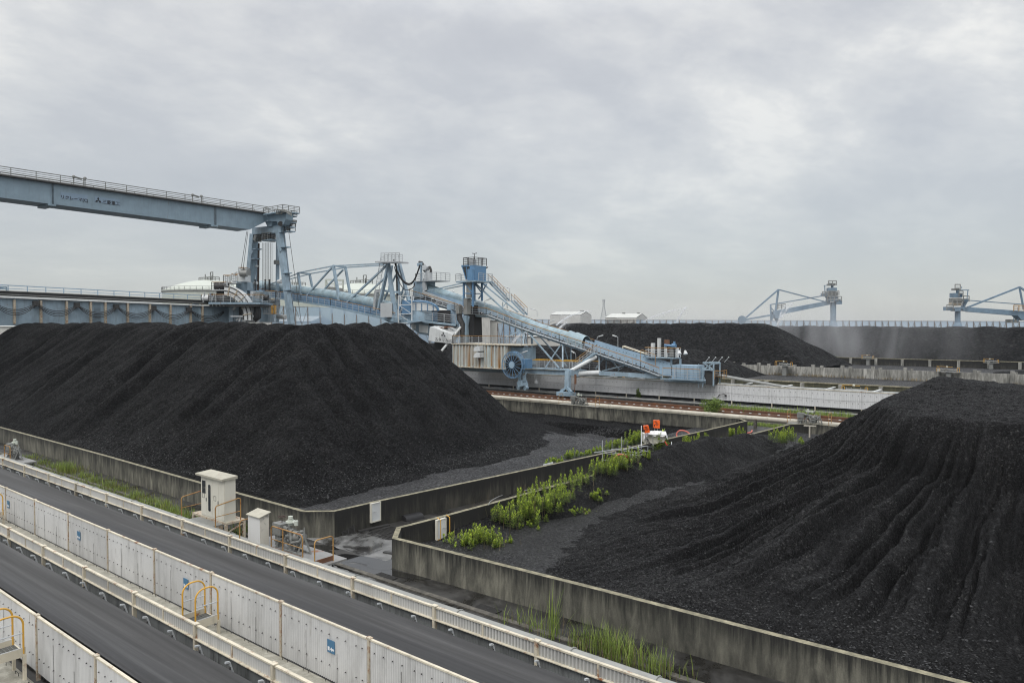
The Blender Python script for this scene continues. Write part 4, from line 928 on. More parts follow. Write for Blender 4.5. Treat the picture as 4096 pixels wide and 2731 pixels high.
# long girders under the conveyor
lo = [T2(160, 600, 89.6), T2(720, 765, 89.6), T2(860, 815, 89.6), T2(1120, 830, 89.6), T2(1568, 1005, 89.6), T5(650, 318, 89.6), T5(1000, 435, 89.6), T5(1500, 605, 89.6), T5(1690, 678, 89.6)]
q = MB()
for p, r in zip(lo, lo[1:]):
    for dy in (0, 2.8): q.beam(p + YV * dy, r + YV * dy, .3, .42)
q.build('main_girder', M['blue2'], ST)
q = MB(); 
for p, r in zip(lo, lo[1:]): q.beam(p + V(0, 1.4, .3), r + V(0, 1.4, .3), 2.3, .05)
q.build('conveyor_belt', M['belt'], ST)
q = MB(); n = 0
for p, r in zip(lo, lo[1:]):
    k = max(1, int((r - p).length / 1.3))
    for i in range(k): c = p.lerp(r, i / k); q.beam(c + V(0, -.1, .26), c + V(0, .35, .62), .1); q.beam(c + V(0, 2.9, .26), c + V(0, 2.45, .62), .1); q.beam(c + V(0, -.55, .15), c + V(0, 0, .15), .07)
q.build('idler_brackets', M['dark'], ST, kind='stuff')
q = MB()
for p, r in zip(lo, lo[1:]): q.beam(p + V(0, -.45, .22), r + V(0, -.45, .22), .7, .05)
q.build('walkway', M['galv'], ST)
wl = [p + V(0, -.78, .25) for p in lo]
MB().rail(wl, 1.1, 2, 1.4, .036, mtop=1).build('walkway_handrail', [M['galv'], M['oldyellow']], ST)
MB().rail([p + V(0, 3.6, .25) for p in lo[2:]], 1.1, 1, 1.6, .026, mtop=1).build('far_handrail', [M['galv'], M['oldyellow']], ST)
# blue skirt plates lower part
def plate(mb, P, t0, th): mb.prism([YT(*p, t0) for p in P], (0, th, 0))
q = MB(); plate(q, [Z5(*p) for p in ((890, 285), (1200, 378), (1640, 478), (1790, 525), (1790, 665), (1690, 650), (1100, 440), (885, 345))], 89.9, .06)
plate(q, [Z5(*p) for p in ((990, 285), (1280, 375), (1640, 478), (1790, 525), (1790, 665), (1690, 650), (1100, 440), (985, 345))], 92.6, .06); q.build('skirt_plate', M['panel'], ST, smooth=False)
q = MB()
for k in range(26):
    u = k / 25; a = T5(900 + u * 880, 300 + u * 232, 89.87); q.box(a.x - .04, a.x + .04, 89.85, 89.9, a.z - .16, a.z - .08)
q.build('bolts', M['dark'], ST, kind='stuff')
q = MB(); plate(q, [Z5(*p) for p in ((1285, 345), (1530, 430), (1530, 440), (1280, 358))], 91.0, .5); plate(q, [Z5(*p) for p in ((1280, 348), (1290, 350), (1285, 375), (1275, 372))], 90.9, .2); q.build('upper_skirt', M['cream'], ST, smooth=False)
q = MB(); a = T5(1800, 545, 89.6); b = T5(2110, 700, 89.6)
q.box(a.x, b.x - .5, 89.6, 91.5, b.z, a.z)
q.build('head_box', M['panel'], ST, smooth=False)
q = MB()
for k in range(1, 7): x = a.x + (b.x - a.x) * k / 7; q.box(x - .02, x + .02, 89.55, 89.6, b.z, a.z)
q.build('box_stiffeners', M['blue2'], ST)
c0 = T5(1700, 695, 88.9); c1 = T5(2090, 712, 88.9); hz_ = c0.z
q = MB().rail([(c0.x, 88.9, c0.z + .15), (c1.x, 88.9, c0.z + .15)], 1.36, 3, 1.9, .035, mtop=1); q.build('head_handrail', [M['galv'], M['oldyellow']], ST)
q = MB().box(c0.x - .3, c1.x + .5, 88.8, 89.6, c0.z, c0.z + .1); q.box(c0.x - .3, c1.x + .5, 92.9, 93.5, c0.z, c0.z + .1); q.box(c0.x - .3, c1.x + .4, 89.9, 92.5, c0.z - .4, c0.z - .02); q.build('head_walkway', M['blue2'], ST)
p = T5(1600, 470, 88.9); MB().hoop(T5(1470, 500, 88.9), T5(1625, 555, 88.9), 1.5, .035, 6, .2).build('gate_rail', M['oldyellow'], ST)
# end frame with pulley
q = MB(); xa = T5(2125, 700, 89.5).x; xb = T5(2235, 700, 89.5).x; z1 = T5(2130, 560, 89.5).z; z0 = T5(2130, 760, 89.5).z; z2 = T5(2200, 525, 89.5).z
for x in (xa, xb):
    for y in (89.4, 91.4): q.beam((x, y, z0), (x, y, z2 if x == xb else z1), .16)
q.beam((xa, 89.4, z2 - .9), (xb, 89.4, z2), .16); q.beam((xa, 89.4, z2), (xb, 89.4, z2 - .9), .16); q.beam((xa, 89.4, z2), (xb, 89.4, z2), .2); q.beam((xa, 91.4, z2), (xb, 91.4, z2), .14); q.beam((xa, 89.4, z2 - .9), (xb, 89.4, z2 - .9), .2)
for x in (xa, xb): q.beam((x, 89.4, z2 - .1), (x, 91.4, z2 - .1), .14)
q.build('end_frame', M['blue'], ST)
q = MB(); xm = (xa + xb) / 2; q.cyl((xm, 89.7, (z0 + z1) / 2), (xm, 91.3, (z0 + z1) / 2), .7, 18); q.box(xa + .3, xb - .2, 89.6, 91.3, z0 + .1, z1 - .7); q.build('pulley', M['dark'], ST)
q = MB()
for k in range(7): q.beam((xa - .55, 89.3, z0 + .1 + k * .33), (xa + .1, 89.3, z0 + .1 + k * .33), .05)
q.beam((xa - .55, 89.3, z0 - .3), (xa - .55, 89.3, z1 + .3), .06); q.beam((xa + .0, 89.3, z0 - .3), (xa + .0, 89.3, z1), .06)
q.build('ladder', M['blue'], ST)
MB().rail([(xb + .2, 89.3, z0 + .9), (xb + 1.1, 89.3, z0 + .9), (xb + 1.1, 91, z0 + .9)], 1.1, 2, .9, .03).build('end_handrail', M['oldyellow'], ST)
q = MB()
for k in range(4): a = V(xa + .2 + k * .55, 89.5 + k * .8, z2); q.beam(a, a + V(.55, 0, .65), .06); q.ball(a + V(.58, 0, .68), .1, 6)
q.build('sensor_arms', M['galv'], ST)
# trailing belt to the right
q = MB(); pA = T5(2240, 645, 91.6); pB = YT(3100, 1540, 92.5); pC = YT(3440, 1586, 93)
for a, b in ((pA, pB), (pB, pC)): q.beam(a, b, 1.9, .16)
q.build('trailing_belt', M['gsteel'], ST)
# upper platform over the lower end
u0 = T5(1530, 462, 89.8); u1 = T5(1835, 462, 89.8); zt = u0.z
UP = MB().box(u0.x, u1.x, 89.4, 91.3, zt - .15, zt).build('upper_platform', M['blue2'], ST)
MB().rail([(u0.x, 91.3, zt), (u0.x, 89.4, zt), (u1.x, 89.4, zt), (u1.x, 91.3, zt)], 1.3, 3, 1.1, .035, mtop=1).build('platform_handrail', [M['white'], M['oldyellow']], UP)
q = MB()
for x, hgt, w_ in ((1597, 1.9, .2), (1662, 2.6, .16), (1735, 1.6, .16), (1800, 1.4, .3), (1850, 1.3, .14)): c = T5(x, 460, 90.2); MB().box(c.x - w_, c.x + w_, 90.0, 90.5, zt, zt + hgt).build('equipment_panel', M['white' if x != 1800 else 'gsteel'], UP)
q = MB(); c = T5(1720, 340, 89.9); e = T5(1800, 348, 89.9); q.cyl(c, e, .16, 10); q.cyl(e, e + V(.5, 0, 0), .32, 12); q.cyl(e + V(.3, 0, 0), e + V(.3, 0, .6), .16, 8); q.build('blue_actuator', M['deep'], UP)
c = T5(1742, 330, 90.3); MB().box(c.x - .25, c.x + .35, 90.1, 90.5, c.z - 1.2, c.z + .6).build('rusty_panel', M['railrust'], UP)
for x in (1870, 1935):
    c = T5(x, 395, 89.3); MB().cyl(c, c + V(.12, -.1, -.5), .12, 12, .3).build('floodlight', M['white'], UP)
q = MB()
for x in (1790, 1885): c = T5(x, 470, 90.0); MB().beam((c.x, 90.0, zt - .15), (c.x, 90.0, T5(x, 560, 90).z), .22).build('platform_leg', M['blue'], ST)
MB().beam((u0.x + .4, 90, zt - .2), T5(1640, 520, 90), .2).build('platform_leg', M['blue'], ST)
# lower main beam and portal
q = MB(); bl = [T3(540, 1172, 86.8), T5(0, 606, 86.8), T5(690, 628, 86.8)]
for a, b in zip(bl, bl[1:]): q.beam(a, b, .5, .62)
q.build('lower_beam', M['blue'], ST)
q = MB().beam(T5(1040, 632, 88.6), T5(1660, 668, 89.6), .4, .6); q.build('lower_beam', M['blue'], ST)
q = MB(); q.cyl(T5(795, 640, 86.4), T5(1045, 628, 88.8), .38, 18); q.cyl(T5(795, 640, 86.4), T5(830, 639, 86.7), .47, 18); q.build('cross_tube', M['white'], ST)
L0 = T5(712, 612, 84.6); L1 = T5(706, 800, 84.4)
q = MB(); q.beam(L0 + V(0, 0, .1), L1, .72, .6); q.beam(L0 + V(0, 0, -.2), T5(800, 632, 86.4), .9, .9); q.build('portal_leg', M['blue'], ST)
q = MB(); zl = L1.z; q.box(L1.x - 1.3, L1.x + 1.3, 83.5, 84.5, .55, 1.1); q.beam((L1.x - .9, 84, 1.1), (L1.x, 84.2, zl + .3), .35); q.beam((L1.x + .9, 84, 1.1), (L1.x, 84.2, zl + .3), .35)
for k in (-.9, -.3, .3, .9): q.cyl((L1.x + k, 83.7, .75), (L1.x + k, 84.1, .75), .27, 12)
q.build('wheel_bogie', M['blue2'], ST)
q = MB(); q.cyl(T5(1005, 462, 88.5), T5(735, 612, 85.0), .27, 14); q.build('slanted_tube_leg', M['white'], ST)
q = MB(); q.cyl(T5(788, 645, 84.2), T5(788, 745, 84.2), .16, 8); q.cyl(T5(785, 745, 84.2), T5(778, 835, 84.2), .05, 6); q.build('hanging_rod', M['railrust'], ST)
c = T3(1095, 1290, 84.3); q = MB(); q.beam(c + V(0, 0, .9), c, .9, .8); q.beam(c + V(.2, 0, -.7), c + V(-.1, 0, .1), 1.5, .8); q.cyl(c + V(-.6, -.2, -.9), c + V(-.6, .4, -.9), .33, 12); q.cyl(c + V(.6, -.2, -.9), c + V(.6, .4, -.9), .33, 12); q.beam(c + V(.3, 0, .6), T3(1135, 1215, 86.5), .18); q.beam(c + V(-.2, 0, .8), T3(1085, 1200, 86.5), .2)
q.build('wheel_bogie', M['blue2'], ST)
q = MB(); q.beam(T3(1215, 1225, 86.5), T3(1225, 1290, 86.5), .05); q.beam(T3(1195, 1225, 86.5), T3(1220, 1290, 86.5), .04); q.box(T3(1212, 1290, 86.5).x, T3(1238, 1290, 86.5).x, 86.3, 86.6, T3(1212, 1305, 86.5).z, T3(1212, 1285, 86.5).z); q.build('hanging_box', M['galv'], ST)
# struts
struts = [((280,190),(620,582),.26,89.4,87.2),((400,230),(700,562),.24,92.6,92),((650,312),(455,602),.22,89.4,86.9),((245,190),(245,420),.3,89.4,88.5),((335,200),(335,480),.34,92.6,92.2),((655,312),(655,572),.3,89.4,88),((740,345),(740,520),.26,92.6,92.3),((240,178),(140,400),.2,89.4,88.5),((235,175),(60,262),.24,89.4,88),((1035,455),(1035,600),.34,89.4,88.8),((1110,470),(1110,590),.26,92.6,92.2),((1090,460),(1000,590),.24,92.6,90),((1160,495),(1250,600),.24,92.6,93),((1070,608),(1320,548),.16,89.4,89.6),((1230,610),(1300,560),.14,92,92.5),((260,210),(310,460),.16,91,91),((665,330),(710,490),.16,92,92)]
for a, b, w_, ta, tb in struts: MB().beam(YT(*Z5(*a), ta), YT(*Z5(*b), tb), w_ * .72).build('strut', M['blue'], ST)
MB().cyl(T2(762, 965, 88), T2(522, 1265, 84.5), .2, 12).build('slanted_tube_leg', M['white'], ST)
# mid walkway with yellow top rail and stairs
w0 = T5(225, 575, 86.2); w1 = T5(815, 585, 86.2)
q = MB().box(w0.x, w1.x, 86.2, 88.6, w0.z - .1, w0.z); q.build('mid_walkway', M['blue2'], ST)
q = MB().rail([(w0.x, 86.2, w0.z), (w1.x, 86.2, w0.z)], 1.25, 3, 1.5, .035, mtop=1); q.rail([(w0.x, 88.6, w0.z), (T5(1030, 580, 88.6).x, 88.6, w0.z)], 1.25, 3, 1.5, .035, mtop=1); q.build('mid_handrail', [M['galv'], M['yellow']], ST)
def stair(par, p, q_, w_, n, yoff=YV, hr=1.1, mats=None, nm='stair'):
    p = Vector(p); q_ = Vector(q_); b = MB()
    for s in (0, 1): b.beam(p + yoff * w_ * s, q_ + yoff * w_ * s, .06, .26)
    for i in range(1, n): c = p.lerp(q_, i / n); b.beam(c, c + yoff * w_, .24, .04)
    o = b.build(nm, M['blue'], par); r = MB()
    for s in (0, 1): r.rail([p + yoff * w_ * s, q_ + yoff * w_ * s], hr, 2, 1.5, .026, mtop=1)
    r.build('stair_handrail', mats or [M['galv'], M['oldyellow']], o); return o
stair(ST, T5(760, 590, 86.8), T5(985, 420, 87.6), .8, 14)
# machinery house, ribbed and streaked with rust
h0 = T3(470, 955, 84.8); h1 = T3(962, 955, 84.8); hb = T3(700, 1160, 84.8).z; ht = h0.z
HS = MB(); nrib = 17; vs = []
x = h0.x; wd = (h1.x - h0.x) / nrib
for i in range(nrib):
    for u, d in ((0, 0), (.42, 0), (.5, .16), (.92, .16)): vs.append((x + (i + u) * wd, 84.8 + d))
vs.append((h1.x, 84.8)); q = MB(); n = len(vs)
q.add([(a, b, hb) for a, b in vs] + [(a, b, ht) for a, b in vs], [(i, i + 1, n + i + 1, n + i) for i in range(n - 1)])
q.add([(h1.x, 84.8, hb), (h1.x, 89, hb), (h1.x, 89, ht), (h1.x, 84.8, ht), (h0.x, 84.8, hb), (h0.x, 89, hb), (h0.x, 89, ht), (h0.x, 84.8, ht)], [(0,1,2,3),(5,4,7,6),(1,5,6,2),(3,2,6,7),(0,4,5,1)])
HO = q.build('machinery_house', M['house'], ST, smooth=False)
q = MB().box(h0.x - .1, T3(1090, 950, 84.8).x, 84.65, 89.1, ht, ht + .12); q.box(h0.x - .1, h1.x + .1, 84.6, 84.9, hb - .14, hb); q.build('house_frame', M['cream'], HO)
for k in range(6): x = h0.x + (h1.x - h0.x) * (k + .3) / 6; MB().prism([(x, 84.7, hb - .05), (x + .35, 84.7, hb - .05), (x + .35, 84.7, hb + .3)], (0, -.12, 0)).build('base_bracket', M['galv'], HO)
for zz, flip in ((1015, 0), (1072, 1)):
    c = T3(700, zz, 84.8); r_ = .95; prof = [(0, 0)] + [(r_ * math.cos(a) if 1 else 0, r_ * math.sin(a)) for a in np.linspace(PI, PI / 2, 7)] + [(.25, r_), (.25, 0)]
    MB().prism([(c.x + .8 + a, 84.85, c.z + b * .85) for a, b in [(-r_, 0)] + [(r_ * math.cos(t), r_ * math.sin(t)) for t in np.linspace(PI, PI / 2, 7)] + [(.35, r_), (.35, 0)]], (0, -1.0, 0)).build('ventilation_cowl', M['white'], HO)
q = MB().rail([(h0.x, 88.9, ht + .12), (h0.x, 84.8, ht + .12), (T3(1088, 950, 84.8).x, 84.8, ht + .12)], 1.25, 3, 1.4, .03, mtop=1); q.build('roof_handrail', [M['galv'], M['oldyellow']], HO)
c = T3(965, 985, 85.4); MB().box(h1.x, T3(1092, 985, 85.4).x, 85.6, 88.9, hb + .5, ht - .3).build('annex', M['blue2'], HO)
# cable reel
c = T3(1015, 1140, 83.2); RL = MB(); R1 = 1.95
for yy in (-.28, .28):
    RL.tube([c + V(R1 * math.cos(a), yy, R1 * math.sin(a)) for a in np.linspace(0, 2 * PI, 33)[:-1]], .045, 6, True)
RL.tube([c + V(R1 * .93 * math.cos(a), -.28, R1 * .93 * math.sin(a)) for a in np.linspace(0, 2 * PI, 33)[:-1]], .03, 5, True)
for k in range(16):
    a = 2 * PI * k / 16 + .1
    for yy in (-.3, .3): RL.beam(c + V(.4 * math.cos(a), yy * 1.2, .4 * math.sin(a)), c + V(R1 * math.cos(a), yy, R1 * math.sin(a)), .055)
    RL.beam(c + V(R1 * math.cos(a), -.28, R1 * math.sin(a)), c + V(R1 * math.cos(a), .28, R1 * math.sin(a)), .04)
RE = RL.build('cable_reel', M['boomblue'], ST)
MB().cyl(c + V(0, -.22, 0), c + V(0, .22, 0), 1.36, 32).build('wound_cable', M['black'], RE)
MB().cyl(c + V(0, -.42, 0), c + V(0, .6, 0), .5, 20).build('hub', M['panel'], RE)
MB().tube([c + V(1.6, 0, -.2), c + V(1.63, 0, -1.2), T3(1092, 1272, 83.4)], .07, 6).build('cable', M['black'], RE)
a = T3(1115, 1130, 84.2); MB().box(a.x - .55, a.x + .55, 84.2, 85.4, a.z - .7, a.z + .65).build('reel_motor', M['deep'], ST)
# tower with operator cab
TW = 88.4
tb = {}
for x, y0, y1, t in ((800, 400, 712, TW - 1.4), (915, 400, 712, TW - 1.4), (1028, 405, 640, TW + 1.6), (935, 400, 640, TW + 1.6)): MB().beam(T2(x, y0, t), T2(x, y1, t), .26).build('tower_leg', M['deep'], ST)
for a, b, t in (((800, 543), (915, 546), TW - 1.4), ((915, 546), (1028, 548), TW), ((812, 412), (905, 530), TW - 1.4), ((1028, 430), (1090, 430), TW), ((1028, 550), (985, 612), TW + 1), ((1085, 430), (1045, 500), TW + 1), ((930, 412), (1022, 530), TW + 1.6)): MB().beam(T2(*a, t), T2(*b, t), .16).build('tower_brace', M['deep'], ST)
q = MB().beam(T2(882, 400, 87.4), T2(882, 600, 87.4), .95, .9); q.beam(T2(842, 605, 87.2), T2(842, 805, 87.2), .8, .9); q.beam(T2(905, 625, 87.4), T2(830, 628, 87.4), .3); q.build('cable_duct', M['gsteel'], ST)
MB().beam(T2(735, 695, 88.2), T2(740, 800, 88.2), .75, .8).build('chute_pipe', M['gsteel'], ST)
MB().tube([T2(740, 800, 88.4), T2(752, 870, 88.4), T2(785, 930, 88.4), T2(788, 1160, 88.4)], [.45, .5, .45, .42], 10).build('discharge_chute', M['dark'], ST)
MB().beam(T2(910, 700, 90), T2(925, 1160, 90), 2.1, 2.0).build('dark_chute', M['black'], ST)
q = MB(); q.beam(T2(832, 820, 89), T2(835, 1160, 88.8), .8); q.beam(T2(815, 840, 89), T2(832, 1010, 89), .35); q.beam(T2(870, 830, 89), T2(838, 1010, 89), .4); q.build('column', M['blue2'], ST)
dz = T2(900, 392, TW); d0 = T2(700, 392, TW - 2); d1 = T2(955, 392, TW - 2)
DK = MB().box(d0.x, d1.x, TW - 2.0, TW + 2.0, dz.z - .25, dz.z - .02).build('cab_deck', M['blue2'], ST)
q = MB().rail([(T2(860, 0, TW).x, TW - 2.0, dz.z), (d0.x, TW - 2, dz.z), (d0.x, TW + 2, dz.z)], 1.15, 3, 1.2, .03); q.build('deck_handrail', M['galv'], DK); MB().rail([(d1.x, TW - 1.4, dz.z), (d1.x, TW + 2, dz.z)], 1.15, 3, 1.2, .03).build('deck_handrail', M['galv'], DK)
k0 = T2(862, 195, TW - 1.3); k1 = T2(932, 195, TW - 1.3); zc = k0.z
CBN = MB(); pr = [(k0.x, TW - 1.1), (k0.x + .35, TW - 1.45), (k1.x - .35, TW - 1.45), (k1.x, TW - 1.1), (k1.x, TW + 1.6), (k0.x, TW + 1.6)]
CBN.prism([(a, b, dz.z) for a, b in pr], (0, 0, zc - dz.z)); e0 = T2(845, 240, TW - 1.9); e1 = T2(902, 240, TW - 1.9); CBN.box(e0.x, e1.x, TW - 1.9, TW - 1.3, dz.z + .02, e0.z)
CB_ = CBN.build('operator_cab', M['deep'], ST)
g0 = T2(775, 210, TW - 1.3)
MB().prism([(g0.x, TW - 1.2, zc - .1), (k0.x - .01, TW - 1.2, zc - .1), (k0.x - .01, TW - 1.2, dz.z + .3), (g0.x + .9, TW - 1.2, dz.z + .3)], (0, 2.6, 0)).build('cab_window', M['glass'], CB_, smooth=False)
q = MB(); q.beam((g0.x - .1, TW - 1.25, zc), (k0.x, TW - 1.25, zc), .12, .3); q.beam((g0.x, TW - 1.24, zc), (g0.x + .9, TW - 1.24, dz.z + .2), .12); q.beam((k0.x - .6, TW - 1.24, zc), (k0.x - .35, TW - 1.24, dz.z + .2), .1); q.build('window_frame', M['deep'], CB_)
q = MB().rail([(k0.x - 1, TW + 1.6, zc + .02), (k0.x - 1, TW - 1.5, zc + .02), (k1.x + .1, TW - 1.5, zc + .02), (k1.x + .1, TW + 1.6, zc + .02), (k0.x - 1, TW + 1.6, zc + .02)], 1.25, 3, 1.2, .035); q.build('roof_handrail', M['dark'], CB_)
a = T2(905, 155, TW - .5); q = MB().box(a.x - .6, a.x + .6, TW - .8, TW - .2, zc + .1, zc + 1.0); q.build('air_conditioner', M['galv'], CB_)
a = T2(935, 60, TW); q = MB().cyl((a.x, TW, zc), (a.x, TW, T2(935, 45, TW).z), .05, 6); q.beam((a.x - .35, TW, T2(935, 45, TW).z), (a.x + .35, TW, T2(935, 45, TW).z), .06); q.ball((a.x - .35, TW, T2(935, 42, TW).z), .1, 6); q.ball((a.x + .35, TW, T2(935, 42, TW).z), .1, 6); q.build('wind_sensor', M['dark'], CB_)
MB().beam(T2(1040, 245, TW + 1.7), T2(1100, 215, TW + 1.7), .16).build('floodlight', M['dark'], CB_)
stair(ST, T2(1110, 395, 90.6), T2(1335, 632, 90.6), .8, 16)
q = MB(); a = T2(1330, 632, 90.6); b = T2(1400, 632, 90.6); q.box(a.x, b.x, 90.6, 91.4, a.z - .1, a.z); q.rail([(a.x, 90.6, a.z), (b.x, 90.6, a.z)], 1.1, 2, .9, .03); q.build('stair_landing', M['galv'], ST)
stair(ST, T2(1395, 640, 90.6), T2(1560, 810, 90.6), .8, 12)
for a, b, w_ in (((930, 405), (1500, 930), .3), ((1038, 420), (1480, 780), .28), ((800, 412), (340, 515), .22), ((862, 432), (560, 492), .2), ((1288, 650), (1290, 715), .15), ((1290, 715), (1340, 650), .12), ((1340, 650), (1345, 730), .15)): MB().beam(T2(*a, 88.6), T2(*b, 89.6), w_ * .75).build('strut', M['blue'], ST)
# street-like work lamps along the incline
for (x, y), (x1, y1), (x2, y2), f, t in (((1060, 710), (1062, 640), (1135, 608), Z2, 89), ((1376, 640), (1374, 482), (1295, 452), Z2, 92.5), ((1230, 705), (1228, 655), (1165, 632), Z3, 92.5), ((1323, 810), (1325, 765), (1380, 735), Z3, 88.9), ((1765, 915), (1768, 890), (1818, 875), Z3, 92.6), ((1953, 975), (1952, 890), (1905, 875), Z3, 92.6), ((1577, 1090), (1575, 1040), (1535, 1015), Z3, 89), ((510, 515), (490, 490), (470, 478), Z3, 92.6), ((1080, 1040), (1085, 1035), (1140, 1015), Z3, 85)):
    a, b, c = YT(*f(x, y), t), YT(*f(x1, y1), t), YT(*f(x2, y2), t)
    q = MB(); q.m = 0; q.tube([a, b, b.lerp(c, .4)], .045, 6); q.m = 1; q.beam(b.lerp(c, .3), c, .2, .14); q.build('work_lamp', [M['galv'], M['white']], ST)
# tripper head
q = MB(); a = T2(168, 395, 89.5); b = T2(290, 590, 89.5); q.box(a.x, b.x, 89.5, 92.5, b.z, a.z); q.build('head_house', M['blue2'], ST, smooth=False)
q = MB(); plate(q, [Z2(*p) for p in ((285, 365), (300, 360), (330, 500), (290, 520), (275, 430))], 89.3, .3); q.beam(T2(285, 530, 89.3), T2(720, 700, 89.3), .25, .6); q.build('head_plate', M['galv'], ST, smooth=False)
a = T2(195, 388, 89.2); b = T2(455, 388, 89.2); q = MB().box(a.x, b.x, 89.2, 92.6, a.z - .15, a.z); q.rail([(a.x, 92.6, a.z), (a.x, 89.2, a.z), (b.x, 89.2, a.z), (b.x, 92.6, a.z)], 1.3, 3, 1.2, .035); q.build('head_platform', M['galv'], ST)
c = T2(362, 385, 90.6); q = MB().cyl(c, c + V(0, 0, 1.75), .62, 16); q.cyl(c + V(-.3, 0, 2.2), c + V(-.2, -.9, 2.3), .5, 14); q.build('motor_drum', M['galv'], ST)
q = MB().tube([T2(345, 215, 90.5), T2(375, 215, 90.5), T2(388, 250, 90.5), T2(390, 280, 90.5)], .22, 8); q.tube([T2(240, 150, 90.4), T2(275, 155, 90.4), T2(298, 190, 90.4), T2(298, 255, 90.4), T2(320, 272, 90.4)], .2, 8); q.build('flexible_duct', M['dark'], ST)
q = MB().beam(T2(265, 385, 90.3), T2(262, 165, 90.3), .3); q.beam(T2(222, 185, 90.3), T2(285, 172, 90.3), .35, .5); q.build('cable_mast', M['blue'], ST)
q = MB().rail([T2(80, 575, 89), T2(165, 575, 89)], 1.3, 3, .9, .03); q.box(T2(60, 580, 89).x, T2(300, 580, 89).x, 89, 92.6, T2(60, 582, 89).z - .2, T2(60, 582, 89).z); q.build('side_platform', M['galv'], ST)
q = MB(); q.beam(T2(262, 600, 91), T2(262, 662, 91), 3.2, 2.6, w2=1.6, h2=1.5); q.build('transfer_hopper', M['blue2'], ST, smooth=False)
# cabling between masts
def sag(P, r, mat, par, n=10, nm='power_cable'):
    a, b = P[0], P[-1]; return hose_mesh(P, r).build(nm, M[mat], par)
def hose_mesh(P, r):
    out = []
    for i in range(len(P) - 1):
        a = P[max(0, i - 1)]; b = P[i]; c = P[i + 1]; d = P[min(len(P) - 1, i + 2)]
        for k in range(5): t = k / 5; out.append(.5 * ((2 * b) + (c - a) * t + (2 * a - 5 * b + 4 * c - d) * t * t + (3 * b - a - 3 * c + d) * t ** 3))
    out.append(P[-1]); return MB().tube(out, r, 6)
def DB(x, y, dd=0):
    px, py = ZB(x, y); return DP(px, py, 125 + (1590 - px) * .062 + dd)
for k in range(3): sag([DB(1955 + k * 4, 345), DB(1972, 430 + k * 6), DB(2030, 520 + k * 8), DB(2090, 550 + k * 6), DB(2140, 500 + k * 5), DB(2185 + k * 3, 375)], .09, 'black', ST)
sag([DB(1945, 390), DB(1968, 470), DB(2010, 570), DB(2060, 612), DB(2120, 590), DB(2140, 540)], .07, 'black', ST)
sag([DB(1940, 325), DB(1962, 390), DB(1965, 440), DB(1975, 700)], .16, 'dark', ST)
# slewing dome and machinery deck
c0_, c1_ = DB(2190, 800), DB(2300, 800)
q = MB(); cc = DP(*Z2(235, 760), 124); q.lathe(cc, [(3.4, -2.0), (3.3, 0), (2.9, .8), (1.8, 1.5), (.1, 1.7)], 20); q.build('slewing_dome', M['blue2'], ST)
q = MB(); ce = DP(*Z2(235, 760), 120.6)
for rr in (3.3,): q.tube([ce + cR * (rr * math.cos(a)) + cZ * (rr * .48 * math.sin(a)) for a in np.linspace(0, PI, 15)], .2, 6)
for k in range(6): x = -2.4 + k * .96; q.beam(ce + cR * x, ce + cR * x + cZ * 1.25 * math.sqrt(max(.05, 1 - (x / 3.2) ** 2)), .09)
q.build('dome_window_frame', M['deep'], ST)
MB().prism([ce + cR * (3.0 * math.cos(a)) + cZ * (1.35 * math.sin(a)) + cF * .1 for a in np.linspace(0, PI, 12)], cF * .1).build('dome_window', M['white'], ST, smooth=False)
q = MB(); q.beam(DP(*Z2(40, 715), 121), DP(*Z2(142, 715), 121), 2.0, 2.2); q.build('winch_cover', M['deep'], ST)
dk0 = DP(*Z2(-30, 862), 121); dk1 = DP(*Z2(700, 940), 121)
q = MB().beam(dk0 + cF * 2, dk1 + cF * 2, 4.2, .35); q.build('machinery_deck', M['blue2'], ST)
MB().rail([dk0 + cZ * .2, dk1 + cZ * .2], 1.4, 3, 2.0, .04).build('deck_handrail', M['galv'], ST)
for x, y, w_, h_, mt in ((60, 800, 1.6, 1.5, 'boomblue'), (180, 820, 2.2, 1.6, 'boomblue'), (320, 838, 2.2, 1.9, 'dark'), (420, 835, 1.5, 1.6, 'boomblue'), (500, 850, 3.6, 2.6, 'black')):
    c = DP(*Z2(x, y), 122.5); MB().beam(c - cR * w_ / 2, c + cR * w_ / 2, 1.4, h_).build('winch_unit', M[mt], ST)
c = DP(*Z2(665, 870), 123); MB().beam(c - cR * 1.0, c + cR * 1.0, 1.0, 5.0).build('end_screen', M['panel'], ST)
q = MB(); q.prism([DP(*Z2(*p), 122) for p in ((120, 880), (420, 925), (400, 960), (350, 1075), (235, 1050), (200, 1020), (130, 965))], cF * 2.5); q.build('boom_root_frame', M['blue'], ST, smooth=False)
for a, b in (((145, 935), (205, 985)), ((240, 945), (355, 1035))):
    MB().prism([DP(*Z2(*p), 121.95) for p in ((a[0], a[1] - 12), (b[0], a[1] + 5), (b[0] - 5, b[1] + 8), (a[0], b[1] - 6))], -cF * .15).build('stained_panel', M['white'], ST, smooth=False)
